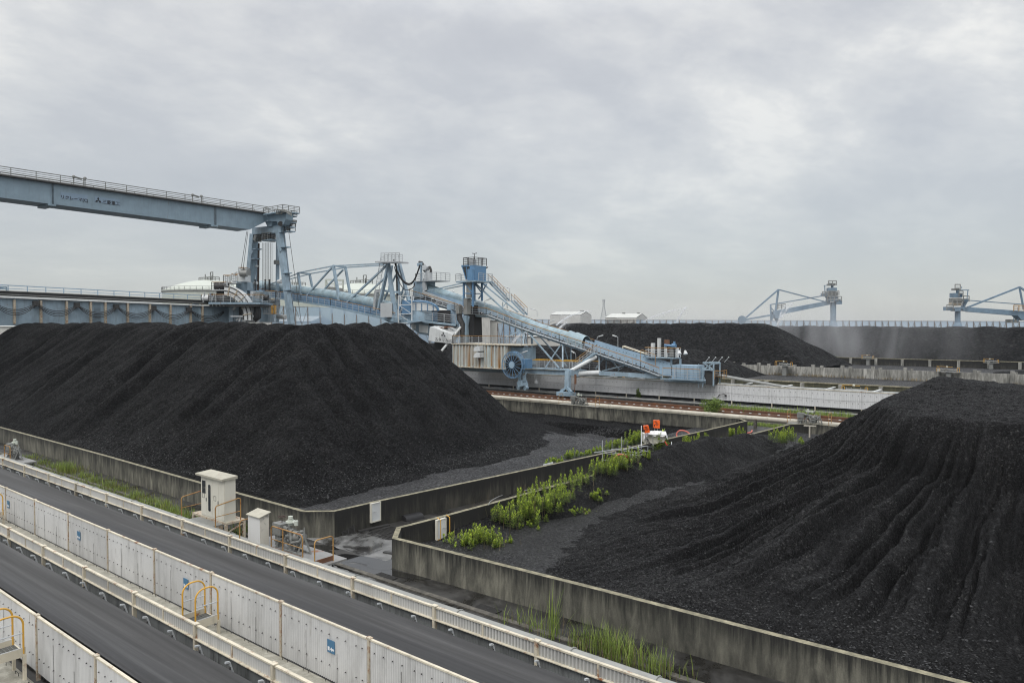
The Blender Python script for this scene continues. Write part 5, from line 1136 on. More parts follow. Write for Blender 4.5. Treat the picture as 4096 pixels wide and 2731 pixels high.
# counterweight with lettering
cwf = [(374, 968), (432, 975), (662, 1062), (656, 1174), (415, 1148), (357, 1132)]
q = MB(); fr = [DP(*Z2(*p), 118) for p in cwf]; bk = [DP(*Z2(*p), 123) for p in ((470, 940), (560, 940), (760, 960), (757, 1060), (560, 1100), (460, 1080))]
n = 6; q.add(fr + bk, [tuple(range(5, -1, -1)), tuple(range(6, 12))] + [(i, (i + 1) % 6, 6 + (i + 1) % 6, 6 + i) for i in range(6)])
CW = q.build('counterweight', M['white'], ST, smooth=False)
for x, y in ((540, 975), (610, 968)):
    c = DP(*Z2(x, y), 119.6); MB().lathe(c, [(.85, 0), (.8, .1), (.45, .12), (.4, .02)], 16).build('rusty_lid', M['railrust'], CW)
def rhombi(mb, o, ex, ez, s, th):
    # three-diamond mark: one up, two down-sideways
    for a in (90, 210, 330):
        t = math.radians(a); d = ex * math.cos(t) + ez * math.sin(t); n_ = ex * (-math.sin(t)) + ez * math.cos(t)
        mb.prism([o, o + d * s * .5 + n_ * s * .29, o + d * s, o + d * s * .5 - n_ * s * .29], th)
def letters(txt, o, ex, ez, size, mat, par, bold=.012):
    cu = bpy.data.curves.new('t', 'FONT'); cu.body = txt; cu.size = 1.0; cu.extrude = .01; cu.offset = bold; cu.resolution_u = 2
    ob = bpy.data.objects.new('t', cu); COL.objects.link(ob); dg = bpy.context.evaluated_depsgraph_get(); dg.update(); me = bpy.data.meshes.new_from_object(ob.evaluated_get(dg)); bpy.data.objects.remove(ob)
    nrm = ex.cross(ez); mb = MB(); mb.add([o + ex * (v.co.x * size) + ez * (v.co.y * size) + nrm * v.co.z for v in me.vertices], [tuple(p.vertices) for p in me.polygons])
    if len(me.vertices) == 0: return None
    return mb.build('lettering', M[mat], par, smooth=False)
ex = (DP(*Z2(655, 1116), 118) - DP(*Z2(415, 1060), 118)).normalized(); ez = cZ
rhombi_mb = MB(); rhombi(rhombi_mb, DP(*Z2(543, 1062), 117.7), (cR - cZ * .2).normalized(), cZ, .47, -cF * .03); rhombi_mb.build('diamond_emblem', M['ink'], CW, smooth=False)
ex2 = (cR * 1.0 - cZ * .12).normalized()
letters('スタッカ(C)', DP(*Z2(436, 1128), 117.8), ex2, cZ, .56, 'ink', CW)
MB().beam(DP(*Z2(440, 1185), 121), DP(*Z2(600, 1185), 121), 2, 1.6).build('counterweight_base', M['dark'], ST)
# lattice stair tower white
c = DP(*Z2(65, 900), 119.5); q = MB()
for sx_ in (-1.1, 1.1):
    for sy in (0, 2): q.beam(c + cR * sx_ + cF * sy + cZ * 4.3, c + cR * sx_ + cF * sy - cZ * 3.5, .14)
for k in range(6): z = 4.3 - k * 1.5; q.beam(c + cR * -1.1 + cZ * z, c + cR * 1.1 + cZ * z, .1); q.beam(c + cR * -1.1 + cZ * z, c + cR * 1.1 + cZ * (z - 1.5), .08)
q.build('stair_tower', M['white'], ST)
# boom
bt = [DB(560, 548), DB(700, 566), DB(870, 590), DB(1100, 620), DB(1375, 658), DB(1750, 733), DB(1975, 782)]
bt[0] = DB(600, 556); q = MB()
for p, r in zip(bt, bt[1:]):
    n = max(1, int((r - p).length / 2.2))
    for i in range(n): a = p.lerp(r, i / n); b = p.lerp(r, (i + 1) / n); q.cyl(a, a.lerp(b, .95), .95, 14); q.cyl(a.lerp(b, .93), b, .98, 14)
q.build('boom_tube_cover', M['cover'], ST)
q = MB(); 
for p, r in zip(bt, bt[1:]): q.beam(p - cZ * 1.35, r - cZ * 1.35, 2.2, 1.2)
q.build('boom_side_panel', M['boomblue'], ST)
q = MB()
for p, r in zip(bt, bt[1:]):
    for d_ in (-2.4, 2.4): q.beam(p - cZ * 2.25 + cF * d_, r - cZ * 2.25 + cF * d_, .3, .35)
    n = max(1, int((r - p).length / 2.5))
    for i in range(n): a = p.lerp(r, i / n) - cZ * 2.25; q.beam(a - cF * 2.5, a + cF * 2.5, .18, .2)
q.build('boom_girder', M['blue2'], ST)
MB().rail([p - cZ * 2.1 - cF * 2.5 for p in bt], 1.25, 2, 2.0, .035, mtop=1).build('boom_handrail', [M['galv'], M['oldyellow']], ST)
for a, b, w_, dd in (((1040, 447), (1072, 668), .55, -1.5), ((1147, 455), (1178, 607), .5, 3), ((1372, 380), (1432, 722), .62, -1.5), ((1485, 395), (1532, 667), .55, 3)): MB().beam(DB(*a, dd), DB(*b, dd), w_ * .75).build('boom_mast', M['blue'], ST)
for a, b, w_, dd in (((1040, 450), (1372, 385), .3, -1.5), ((1145, 460), (1485, 400), .3, 3), ((1372, 385), (1870, 362), .32, -1.5), ((1485, 400), (1870, 376), .3, 2), ((1040, 455), (690, 592), .25, -1.5), ((1147, 462), (860, 535), .25, 3), ((1355, 402), (1102, 688), .42, -1.5), ((1465, 420), (1268, 625), .4, 3), ((1868, 385), (1475, 752), .45, -1.5), ((1850, 505), (1648, 690), .4, 3), ((1372, 382), (1485, 398), .5, 1), ((1040, 450), (1147, 458), .45, 1)): MB().beam(DB(*a, dd), DB(*b, dd), w_ * .68).build('truss_member', M['blue'], ST)
for a, b, w_, dd in (((1885, 350), (1955, 855), .75, -2), ((1893, 352), (1800, 790), .6, -2.5), ((1990, 352), (2090, 742), .6, 2), ((1975, 380), (1985, 760), .6, 3), ((1830, 615), (2000, 635), .45, -1), ((1960, 470), (1850, 700), .3, 1), ((2040, 560), (2000, 700), .3, 2), ((1925, 380), (1895, 620), .35, 2), ((2055, 630), (2010, 740), .35, 2)): MB().beam(DB(*a, dd), DB(*b, dd), w_ * .75, w2=w_ * .9).build('mast_leg', M['blue'], ST)
q = MB().beam(DB(1780, 620, -2), DB(1765, 800, -2), .6); q.beam(DB(1780, 625, -2), DB(1835, 615, -2), .6); q.build('mast_strut', M['galv'], ST)
q = MB(); a = DB(1835, 352, -2); b = DB(2008, 352, -2); q.beam(a, b, 3, .25); q.rail([a - cF * 1.5, b - cF * 1.5], 1.45, 3, 1.2, .04); q.rail([a + cF * 1.5, b + cF * 1.5], 1.45, 3, 1.2, .04); q.build('mast_platform', M['galv'], ST)
q = MB()
a0, a1 = DB(1838, 300, -3), DB(1768, 700, -3)
for k in range(30): c = a0.lerp(a1, k / 29); q.beam(c - cR * .35, c + cR * .35, .06)
q.beam(a0 - cR * .35, a1 - cR * .35, .07); q.beam(a0 + cR * .35, a1 + cR * .35, .07); q.build('caged_ladder', M['galv'], ST)
q = MB().prism([DB(*p, -3) for p in ((1740, 830), (1975, 850), (2100, 900), (2200, 905), (2060, 930), (1960, 935), (1900, 920))], cF * 4); q.build('boom_foot', M['blue2'], ST, smooth=False)
MB().beam(DB(1875, 800, -4) - cR * 1, DB(1875, 800, -4) + cR * 1, 1, 2.4).build('control_box', M['galv'], ST)
# ---------------------------------------------------------------- portal reclaimer on the left
Z7 = lambda x, y: (780 + x * .3253, 800 + y * .3253)
Z1 = lambda x, y: (x * .5527, 600 + y * .5527)
RC = thing('reclaimer', 'huge blue grey portal reclaimer whose girder enters from the left edge above the coal pile', 'reclaimer', (-133, 60, .5))
SX = -130.0
def lineX(pa, pb, s, k0, k1):
    a = XS(*pa, s); b = XS(*pb, s); return a.lerp(b, k0), a.lerp(b, k1)
ta, tb_ = lineX((0, 705), (1039, 854), SX, -.9, 1.0); ba, bb = lineX((0, 790), (1000, 918), SX, -.9, 1.0)
be = XS(1068, 884, SX); te = XS(1068, 858, SX)
q = MB().prism([ta, tb_, te, be, bb, ba], (-4.6, 0, 0)); GD = q.build('main_girder', M['girder'], RC, smooth=False)
q = MB(); 
for pa, pb in ((ta, te), (ba, bb)): q.box(SX, SX + .12, min(pa.y, pb.y), max(pa.y, pb.y), pa.z - .18 if pa is ta else pa.z - .05, pa.z + .1 if pa is ta else pa.z + .12)
q = MB(); q.beam(ta + V(-2, 0, .12), te + V(-2, 0, .12), 5.2, .22); q.build('girder_top_plate', M['dark'], GD)
MB().rail([ta + V(.4, 0, .2), te + V(.4, 0, .2)], 1.25, 3, 3.4, .045).build('girder_handrail', M['gsteel'], GD)
MB().rail([ta + V(-4.4, 0, .2), te + V(-4.4, 0, .2)], 1.25, 2, 3.4, .045).build('girder_handrail', M['gsteel'], GD)
q = MB(); q.cyl(ta + V(-1, 0, .5), te + V(-1, 0, .5), .13, 8); q.cyl(ta + V(-1.6, 0, .45), te + V(-1.6, 0, .45), .1, 8); q.build('girder_pipes', M['gsteel'], GD)
for px in (211, 860):
    y0_ = XS(px - 8, 800, SX).y; y1_ = XS(px + 7, 800, SX).y; q = MB(); zt = ta.lerp(te, (y0_ - ta.y) / (te.y - ta.y)).z; zb_ = ba.lerp(bb, (y0_ - ba.y) / (bb.y - ba.y)).z
    q.m = 0; q.box(SX, SX + .05, y0_, y1_, zb_, zt); q.box(SX - 4.6, SX + .05, y0_ - .4, y1_ + .2, zb_ - .28, zb_ - .003); q.m = 1
    for k in range(22): z = zb_ + (zt - zb_) * (k + .5) / 22; q.box(SX + .05, SX + .07, y0_ + .12, y0_ + .42, z - .035, z + .035); q.box(SX + .05, SX + .07, y1_ - .42, y1_ - .12, z - .035, z + .035)
    q.build('splice_plate', [M['girder'], M['dark']], GD)
for px in (290, 765):
    a = XS(px, 716 if px < 400 else 805, SX - 1.5); z = ta.lerp(te, (a.y - ta.y) / (te.y - ta.y)).z; q = MB()
    for d_ in (0, 1.7): q.beam((SX - 1, a.y + d_, z), (SX - 1, a.y + d_, z + 1.75), .12); q.ball((SX - 1, a.y + d_, z + 1.8), .28, 8)
    q.beam((SX - 1, a.y, z + 1.8), (SX - 1, a.y + 1.2, z + 1.6), .25); q.build('floodlight', M['gsteel'], GD)
# lettering panels
YY = Vector((0, 1, 0))
def gtext(txt, pa, pb, ph, par):
    a = XS(*pa, SX + .045); b = XS(*pb, SX + .045); d = (b - a).normalized(); o = letters(txt, a, d, cZ, 1.0, 'ink', par, .024 if txt[0] == 'リ' else .010)
    if o is None: return
    ys = [v.co.y for v in o.data.vertices]; w0 = max(ys) - min(ys); s = (b - a).length / w0; base = a - Vector(ORG[o.name])
    for v in o.data.vertices: v.co = base + (v.co - base) * s
M['plate_bl'] = plain('repainted_blue_patch', (.24, .33, .43), .5)
for pts in (((242, 768), (350, 781), (350, 807), (242, 793)), ((378, 786), (480, 799), (480, 822), (378, 808))):
    MB().prism([XS(*p, SX + .005) for p in pts], (.02, 0, 0)).build('name_plate', M['plate_bl'], GD, smooth=False)
gtext('リクレーマ(C)', (242, 793), (349, 808), 20, GD)
gtext('三菱重工', (409, 813), (479, 822), 16, GD)
q = MB(); rhombi(q, XS(393, 802, SX + .05), YY, cZ, .55, (.02, 0, 0)); q.build('diamond_emblem', M['ink'], GD, smooth=False)
# legs and head
def Y7(x, y, t=84): return YT(*Z7(x, y), t)
for a, b, w1, w2, t0, t1, nm in (((1045, 395), (1190, 1530), 1.3, 1.05, 84, 84, 'portal_leg'), ((728, 420), (665, 1130), 1.3, 1.4, 84, 84, 'portal_leg'), ((1020, 400), (1010, 1500), .55, .55, 87.5, 87.5, 'vertical_post'), ((765, 540), (758, 1110), .4, .4, 85.5, 85.5, 'vertical_post')):
    MB().beam(Y7(*a, t0), Y7(*b, t1), w1, w1, w2=w2, h2=w2, up=YY).build(nm, M['blue'], RC, smooth=False)
MB().beam(Y7(665, 1130), Y7(640, 1400), 1.3, 1.3, up=YY).build('portal_leg', M['blue'], RC, smooth=False)
q = MB()
for x, y in ((1060, 575), (1080, 895), (1098, 1105), (712, 600), (690, 720)): c = Y7(x, y, 83.0); MB().box(c.x - .66, c.x + .66, 83.3, 84.7, c.z - .1, c.z + .1).build('leg_collar', M['blue2'], RC)
for x, y in ((1043, 612), (692, 640)): c = Y7(x, y, 83.25); MB().cyl(c, c + V(0, .3, 0), .42, 12).build('manhole_cover', M['blue'], RC)
q = MB().cyl(Y7(783, 530, 85), Y7(775, 1110, 85), .22, 8); q.build('dark_guide_rod', M['brown'], RC)
q = MB().beam(Y7(735, 385), Y7(1090, 358), 1.4, 1.3, up=YY); q.build('cross_beam', M['blue'], RC, smooth=False)
q = MB(); q.prism([Y7(*p, 82.5) for p in ((885, 185), (1120, 165), (1115, 240), (1085, 300), (1050, 315), (1020, 300), (1010, 262), (880, 258))], (0, 1.6, 0)); q.prism([Y7(*p, 83) for p in ((860, 262), (955, 258), (935, 325), (890, 328))], (0, 1.2, 0)); q.beam(Y7(1050, 290), Y7(1050, 340), 1, 1)
q.build('head_frame', M['girder'], RC, smooth=False)
MB().cyl(Y7(1052, 292, 82.2), Y7(1052, 292, 82.6), .5, 14).build('hinge_pin', M['dark'], RC)
MB().prism([Y7(*p, 85) for p in ((1090, 165), (1110, 175), (1165, 280), (1130, 300), (1100, 370), (1085, 340), (1108, 290), (1120, 260))], (0, 1.2, 0)).build('dark_bracket', M['dark'], RC, smooth=False)
HP = MB(); 
def plat7(par, x0, x1, y, h, t0, t1, sp=1.3, n=3, nm='platform', mt='blue2'):
    a = Y7(x0, y, t0); b = Y7(x1, y, t0); o = MB().box(a.x, b.x, t0, t1, a.z - .2, a.z).build(nm, M[mt], par)
    MB().rail([(a.x, t1, a.z), (a.x, t0, a.z), (b.x, t0, a.z), (b.x, t1, a.z)], h, n, sp, .045).build('platform_handrail', M['gsteel'], o); return o
hp_ = plat7(RC, 840, 1080, 172, 1.15, 81.5, 85.3, 1.5, 3)
plat7(RC, 1112, 1190, 202, .9, 84, 85.2); plat7(RC, 1140, 1185, 275, .4, 84, 85.2); plat7(RC, 1102, 1165, 385, 1.4, 84, 85.3, 1.0, 3); plat7(RC, 1130, 1175, 330, .9, 84, 85.2, 1.0, 2)
q = MB()
for k in range(5): q.tube([Y7(1000 + k * 15, 175, 81.4), Y7(1005 + k * 20, 120 + k * 6, 81.4), Y7(1110 + k * 18, 120 + k * 8, 81.4), Y7(1130 + k * 14, 160 + k * 10, 81.4)], .1, 5)
q.build('hydraulic_pipes', M['gsteel'], RC)
wp = plat7(RC, 820, 930, 492, 1.3, 83, 85, 1.0, 3, 'winch_platform')
q = MB(); q.beam(Y7(880, 440, 85), Y7(940, 440, 85), 2, 2.4); q.build('winch', M['dark'], wp)
q = MB(); 
for x in (745, 775, 800): q.beam(Y7(x, 420, 84), Y7(x, 510, 84), .35)
q.beam(Y7(740, 500, 84), Y7(805, 500, 84), .5); q.beam(Y7(740, 440, 84), Y7(805, 440, 84), .3); q.beam(Y7(748, 460, 83.5), Y7(770, 480, 83.5), 1, 1.1); q.build('drive_unit', M['gsteel'], RC)
for i, x in enumerate((832, 843, 858, 869, 879, 892, 900, 908, 922, 931, 945, 957)):
    MB().cyl(Y7(x, 525, 84.5), Y7(x - 2 + i * .2, 1130, 84.5), .022 if i % 3 else .04, 5).build('hoist_rope', M['dark'], RC)
for a, b in (((637, 385), (566, 850)), ((651, 385), (592, 850)), ((1153, 395), (1308, 1520)), ((1078, 320), (1232, 1520))): MB().cyl(Y7(*a, 83), Y7(*b, 83), .05, 5).build('stay_rope', M['dark'], RC)
for x in (738, 862, 914): 
    q = MB().cyl(Y7(x, 975, 82.5), Y7(x + 2, 1120, 82.5), .1, 6)
    for k in range(9): c = Y7(x, 985 + k * 15, 82.5); q.box(c.x - .22, c.x + .3, 82.4, 82.6, c.z - .05, c.z + .05)
    q.build('cable_hanger', M['black'], RC)
q = MB(); c = Y7(1015, 760, 86.5); q.cyl(Y7(1015, 745, 87), Y7(1015, 790, 87), .8, 10); q.beam(Y7(985, 745, 87), Y7(1045, 760, 87), .3); q.build('post_joint', M['gsteel'], RC)
for a, b, w_ in (((690, 812), (770, 812), .22), ((690, 1020), (760, 1020), .35), ((1030, 1003), (1075, 998), .45), ((1020, 1435), (1120, 1437), .45)): MB().cyl(Y7(*a, 85), Y7(*b, 84.5), w_, 8).build('tie_tube', M['white'], RC)
# lower bridge beam
S2 = -128.0
la, lb = lineX((0, 1186), (906, 1224), S2, -.8, 1.12); z0_ = XS(0, 1303, S2).z
q = MB().prism([la, lb, V(S2, lb.y, z0_ + .1), V(S2, la.y, z0_)], (-3.2, 0, 0)); LB = q.build('bridge_beam', M['blue'], RC, smooth=False)
q = MB(); q.beam(la + V(.15, 0, -.1), lb + V(.15, 0, -.1), .7, .2); q.build('beam_flange', M['white'], LB)
q = MB(); q.beam(la + V(-.6, 0, .55), lb + V(-.6, 0, .55), 1.6, .75); q.build('trolley_track', M['dark'], LB)
q = MB(); q.beam(la + V(.3, 0, .35), lb + V(.3, 0, .35), .18, .12); q.beam(la + V(.3, 0, .85), lb + V(.3, 0, .85), .12, .1); q.build('conductor_rail', M['gsteel'], LB)
MB().rail([la + V(-3, 0, .9), lb + V(-3, 0, .9)], 1.0, 1, 2.6, .05).build('bridge_handrail', M['panel'], LB)
M['mesh'] = None
for zx in (-60, 100, 292, 478, 652, 758, 920, 1080, 1228, 1375, 1460):
    c = XS(*Z1(zx, 1150), S2); MB().box(S2, S2 + .45, c.y - .14, c.y + .14, z0_ + .3, la.z - 1.0).build('beam_stiffener', M['rustcream'], LB)
for zx in (702, 1415):
    c = XS(*Z1(zx, 1150), S2); q = MB(); q.m = 0; q.box(S2, S2 + .06, c.y - .6, c.y + .6, z0_ + .2, la.z - .8); q.m = 1
    for k in range(18): z = z0_ + .3 + k * .19; q.box(S2 + .06, S2 + .09, c.y - .5, c.y + .5, z, z + .05)
    q.build('splice_plate', [M['girder'], M['dark']], LB)
hk = [(-60, 1092), (262, 1105), (560, 1118), (845, 1128), (1115, 1140), (1372, 1150), (1617, 1165)]
for i in range(len(hk) - 1):
    a = XS(*Z1(*hk[i]), S2 + .7); b = XS(*Z1(*hk[i + 1]), S2 + .7)
    for k, (sg, r_) in enumerate(((1.15, .045), (1.35, .05), (1.5, .05), (1.7, .05), (.85, .02))):
        pts_ = [a.lerp(b, u) + V(.05 * k, 0, -sg * 4 * u * (1 - u) - .1 * k) for u in np.linspace(0, 1, 13)]
        MB().tube(pts_, r_, 5).build('festoon_cable', M['black'], LB)
    MB().box(a.x - .6, a.x + .2, a.y - .35, a.y + .35, a.z - .5, a.z + .3).build('cable_trolley', M['dark'], LB)
q = MB(); a = XS(0, 1180, S2 - 2); b = XS(26, 1148, S2 - 2); q.rail([(S2 - 2, a.y - 6, a.z), (S2 - 2, b.y, a.z)], b.z - a.z, 3, 2, .08); q.beam((S2 - 2, a.y - 6, a.z), (S2 - 2, b.y, b.z), .15); q.box(S2 - 5, S2 - 4.9, a.y - 6, b.y, a.z, b.z); q.build('end_cage', M['blue2'], RC)
# bucket carriage cluster
def D7(x, y, d=134): return DP(*Z7(x, y), d)
def dbox(par, x0, x1, y0, y1, d, th, nm, mt, sm=False):
    return MB().prism([D7(x0, y0, d), D7(x1, y0, d), D7(x1, y1, d), D7(x0, y1, d)], cF * th).build(nm, M[mt], par, smooth=sm)
dk = dbox(RC, 165, 800, 1255, 1280, 131, 7, 'carriage_deck', 'blue2')
MB().rail([D7(165, 1255, 131) + cF * 4, D7(165, 1255, 131), D7(800, 1258, 131), D7(800, 1258, 131) + cF * 4], 1.4, 3, 1.35, .04, mtop=1).build('deck_handrail', [M['galv'], M['oldyellow']], dk)
for k in range(14): c = D7(180 + k * 46, 1282, 131.5); MB().beam(c, D7(200 + k * 44, 1300, 134), .3).build('deck_bracket', M['gsteel'], dk)
q = MB(); q.prism([D7(*p, 131.2) for p in ((160, 1255), (330, 1240), (440, 1285), (800, 1285), (800, 1300), (760, 1310), (430, 1310), (300, 1290))], cF * 6); q.build('deck_underside', M['dark'], dk, smooth=False)
for x0, x1, y0, y1, d, th, nm, mt in ((372, 440, 1100, 1215, 133, 2, 'panel_box', 'white'), (445, 540, 1110, 1220, 132.6, 3, 'panel_box', 'panel'), (520, 612, 918, 1000, 134, 3, 'white_cabin', 'white'), (505, 640, 1000, 1110, 137, 3, 'machine_block', 'blue'), (262, 320, 1105, 1180, 134, 2, 'dark_motor', 'dark'), (560, 640, 850, 935, 140, 2, 'winch_frame', 'gsteel'), (640, 830, 1115, 1250, 140, 5, 'machine_block', 'blue'), (735, 795, 1130, 1210, 136, 2, 'control_cubicle', 'gsteel'), (680, 715, 1120, 1185, 136, 1.5, 'control_cubicle', 'white'), (830, 985, 1215, 1330, 146, 3, 'machine_block', 'blue'), (770, 900, 1290, 1500, 146, 4, 'box_column', 'blue'), (175, 200, 1145, 1255, 134, 1.4, 'control_cubicle', 'boomblue'), (90, 160, 1185, 1265, 134, 1.2, 'junction_box', 'gsteel'), (230, 262, 1165, 1240, 133.5, 1, 'control_cubicle', 'gsteel'), (575, 630, 1420, 1500, 133, 3, 'chute_foot', 'white'), (640, 722, 1430, 1500, 133, 3, 'chute_foot', 'white'), (415, 467, 1300, 1515, 134, 3, 'box_column', 'blue')): dbox(RC, x0, x1, y0, y1, d, th, nm, mt)
for x, y, r_, mt in ((300, 1060, .95, 'dark'), (365, 1062, .85, 'dark'), (345, 1200, 1.1, 'black'), (400, 1220, 1.3, 'black'), (140, 1205, .8, 'white'), (600, 905, .8, 'gsteel'), (865, 1200, .7, 'dark')): c = D7(x, y, 133.5); MB().cyl(c - cR * r_ * .8, c + cR * r_ * .8, r_ * .75, 14).build('drive_motor', M[mt], RC)
def plat_d(x0, x1, y, h, d, nm='service_platform', n=3):
    a = D7(x0, y, d); b = D7(x1, y, d); o = MB().prism([a, b, b - cZ * .22, a - cZ * .22], cF * 3).build(nm, M['galv'], RC, smooth=False); MB().rail([a + cF * 3, a, b, b + cF * 3], h, n, 1.2, .04, mtop=1).build('platform_handrail', [M['galv'], M['oldyellow']], o)
plat_d(205, 392, 1100, 1.35, 133); plat_d(350, 520, 1010, 1.3, 135); plat_d(452, 550, 990, 1.3, 138); plat_d(540, 600, 905, 1.2, 140); plat_d(835, 988, 1215, 1.5, 143); plat_d(838, 985, 1388, 1.5, 143); plat_d(838, 985, 1300, 1.3, 143); plat_d(80, 165, 1262, 1.4, 134)
q = MB()
for k in range(2):
    for j in range(9): c = D7(955 + k * 22, 1300 + j * 12, 142.6); q.beam(c - cR * .4, c + cR * .4, .08)
q.beam(D7(948, 1295, 142.6), D7(948, 1398, 142.6), .14); q.beam(D7(982, 1295, 142.6), D7(982, 1398, 142.6), .14); q.build('yellow_ladder', M['yellow'], RC)
# curved bucket wheel casing
cc = D7(352, 1455, 132.2); k_ = .3253 * 132.2 / 2900; q = MB(); ra, rb = 255 * k_, 372 * k_; n = 16; vs = []
for j in range(n + 1):
    a = math.radians(-4 + 92 * j / n)
    for rr in (ra, rb):
        for f_ in (0, 2.2): vs.append(cc + cR * (rr * math.cos(a) * .95) + cZ * (rr * math.sin(a) * 1.08) + cF * f_)
fs = []
for j in range(n): o = 4 * j; fs += [(o, o + 2, o + 6, o + 4), (o + 2, o + 3, o + 7, o + 6), (o + 3, o + 1, o + 5, o + 7), (o + 1, o, o + 4, o + 5)]
q.add(vs, fs); WC = q.build('wheel_casing', M['white'], RC, smooth=False)
for rr in (ra * 1.02, (ra + rb) / 2, rb * .98): MB().tube([cc + cR * (rr * math.cos(a) * .95) + cZ * (rr * math.sin(a) * 1.08) - cF * .05 for a in np.linspace(-.05, 1.53, 16)], .09, 5).build('casing_rib', M['dark' if rr != ra else 'gsteel'], WC)
for a in (.15, .45, .75, 1.05, 1.35): MB().beam(cc + cR * (ra * math.cos(a) * .95) + cZ * (ra * math.sin(a) * 1.08) - cF * .06, cc + cR * (rb * math.cos(a) * .95) + cZ * (rb * math.sin(a) * 1.08) - cF * .06, .16).build('casing_rib', M['rustcream'], WC)
q = MB().tube([D7(758, 1310, 133), D7(770, 1360, 133), D7(765, 1440, 133), D7(745, 1465, 133), D7(728, 1440, 133)], [.6, .7, .75, .6, .4], 8); q.build('hanging_chain', M['black'], RC)
q = MB(); q.beam(D7(470, 1350, 133), D7(515, 1295, 133), .3); q.beam(D7(505, 1478, 133), D7(570, 1435, 133), .3); q.beam(D7(440, 1428, 132.5), D7(725, 1428, 132.5), .3); q.beam(D7(560, 1440, 132.8), D7(545, 1500, 132.8), .3); q.build('casing_brace', M['galv'], RC)
dbox(RC, 468, 575, 1300, 1430, 137, .5, 'dark_recess', 'dark')
for a, b in (((245, 1130), (205, 1240)), ((390, 1000), (395, 1100)), ((452, 925), (520, 885)), ((120, 1130), (100, 1260))): MB().beam(D7(*a, 133), D7(*b, 133), .18).build('brace', M['galv'], RC)
# ---------------------------------------------------------------- far yard: walls, piles, fences, stackers, tanks, buildings
def far_wall(label, t, x0, x1, z1, mat, psp, pw=.5, prise=.0, cap=True, pm='farwall'):
    T = thing('concrete_wall', label, 'wall', ((x0 + x1) / 2, t, 0))
    MB().box(x0, x1, t, t + .4, -.1, z1).build('wall_face', M[mat], T, smooth=False)
    if cap: MB().box(x0, x1, t - .12, t + .5, z1 + .002, z1 + .16).build('coping', M['coping'], T, smooth=False)
    f = None; x = x1 - 1; n = 0
    while x > x0 and n < 95:
        if f is None: f = MB().box(x - pw / 2, x + pw / 2, t - .55, t - .002, -.05, z1 + prise).build('buttress', M[pm], T, smooth=False); xf = x
        else: dup(f, (x - xf, 0, 0), None, T, False)
        x -= psp; n += 1
far_wall('olive stained wall with pale buttresses right behind the long white conveyor', 117, -260, 10, 1.45, 'olivewall', 5.6)
far_wall('pale streaked buttressed concrete wall behind the small pile', 154, -330, 40, 1.9, 'farwall', 5.6, .6, .55, cap=False)
far_wall('dark panelled wall with grey ledge below the misty far pile', 208, -420, 80, 1.7, 'walldark', 6.2, .6)
far_wall('low buttressed wall crossing behind the pale streaked wall', 160, -330, 40, 1.5, 'walldark', 5.6, .6, .45, cap=False)
sheet('coal_ground', [(-330, 118), (40, 118), (40, 153.5), (-330, 153.5)], .05, M['gravel'])
sheet('coal_ground', [(-420, 161), (70, 161), (70, 207.5), (-420, 207.5)], .05, M['gravel'])
sheet('track_strip', [(-330, 97), (40, 97), (40, 116), (-330, 116)], .02, M['bed'])
def far_pile(label, x0, x1, t0, t1, top, k, kx0, kx1, mat, seed, bumpL=6, res=.9, edge=1.2):
    def fn(X, Y):
        w = fbm(X * .05, Y * .05, 3, seed) * 6
        a = smin(smin((Y - t0 + w * .2) * k, (t1 - Y) * k, .8), smin((X - x0 + w * .2) * kx0, (x1 - X + w * .15) * kx1, .8), edge)
        rid = np.abs(np.sin(PI * (X / bumpL + .3 * np.sin(X * .11 + seed) + .06 * w)))
        z = smin(a + (rid - .5) * .35 * np.clip(a / 3, 0, 1), top + rid * .45 + fbm(X * .05, Y * .05, 2, seed + 3) * .7, .6)
        return z + fbm(X * .35, Y * .35, 4, seed + 1) * .5 * np.clip(z / 3, .1, 1)
    heightfield('coal_pile', np.arange(x0, x1, res), np.arange(t0, t1, res), fn, mat, zcut=.02, label=label, cat='coal pile')
far_pile('large black coal pile in the centre distance behind the stacker tail', -152, -48.5, 164, 203, 10.6, .66, .52, .66, M['coalfar'], 5)
far_pile('small low dark coal pile just behind the stacker tail', -150, -53.5, 118.6, 153, 5.3, .52, .5, .50, M['coalfar'], 9)
far_pile('long misty coal pile below the blue wind fence at right', -185, 60, 214, 262, 9.6, .68, .6, .6, M['coalfar'], 13, 7, 1.1)
far_pile('low spread of coal behind the dark panelled wall at the right edge', -18, 50, 163, 200, 3.0, .18, .12, .3, M['coalfar'], 17)
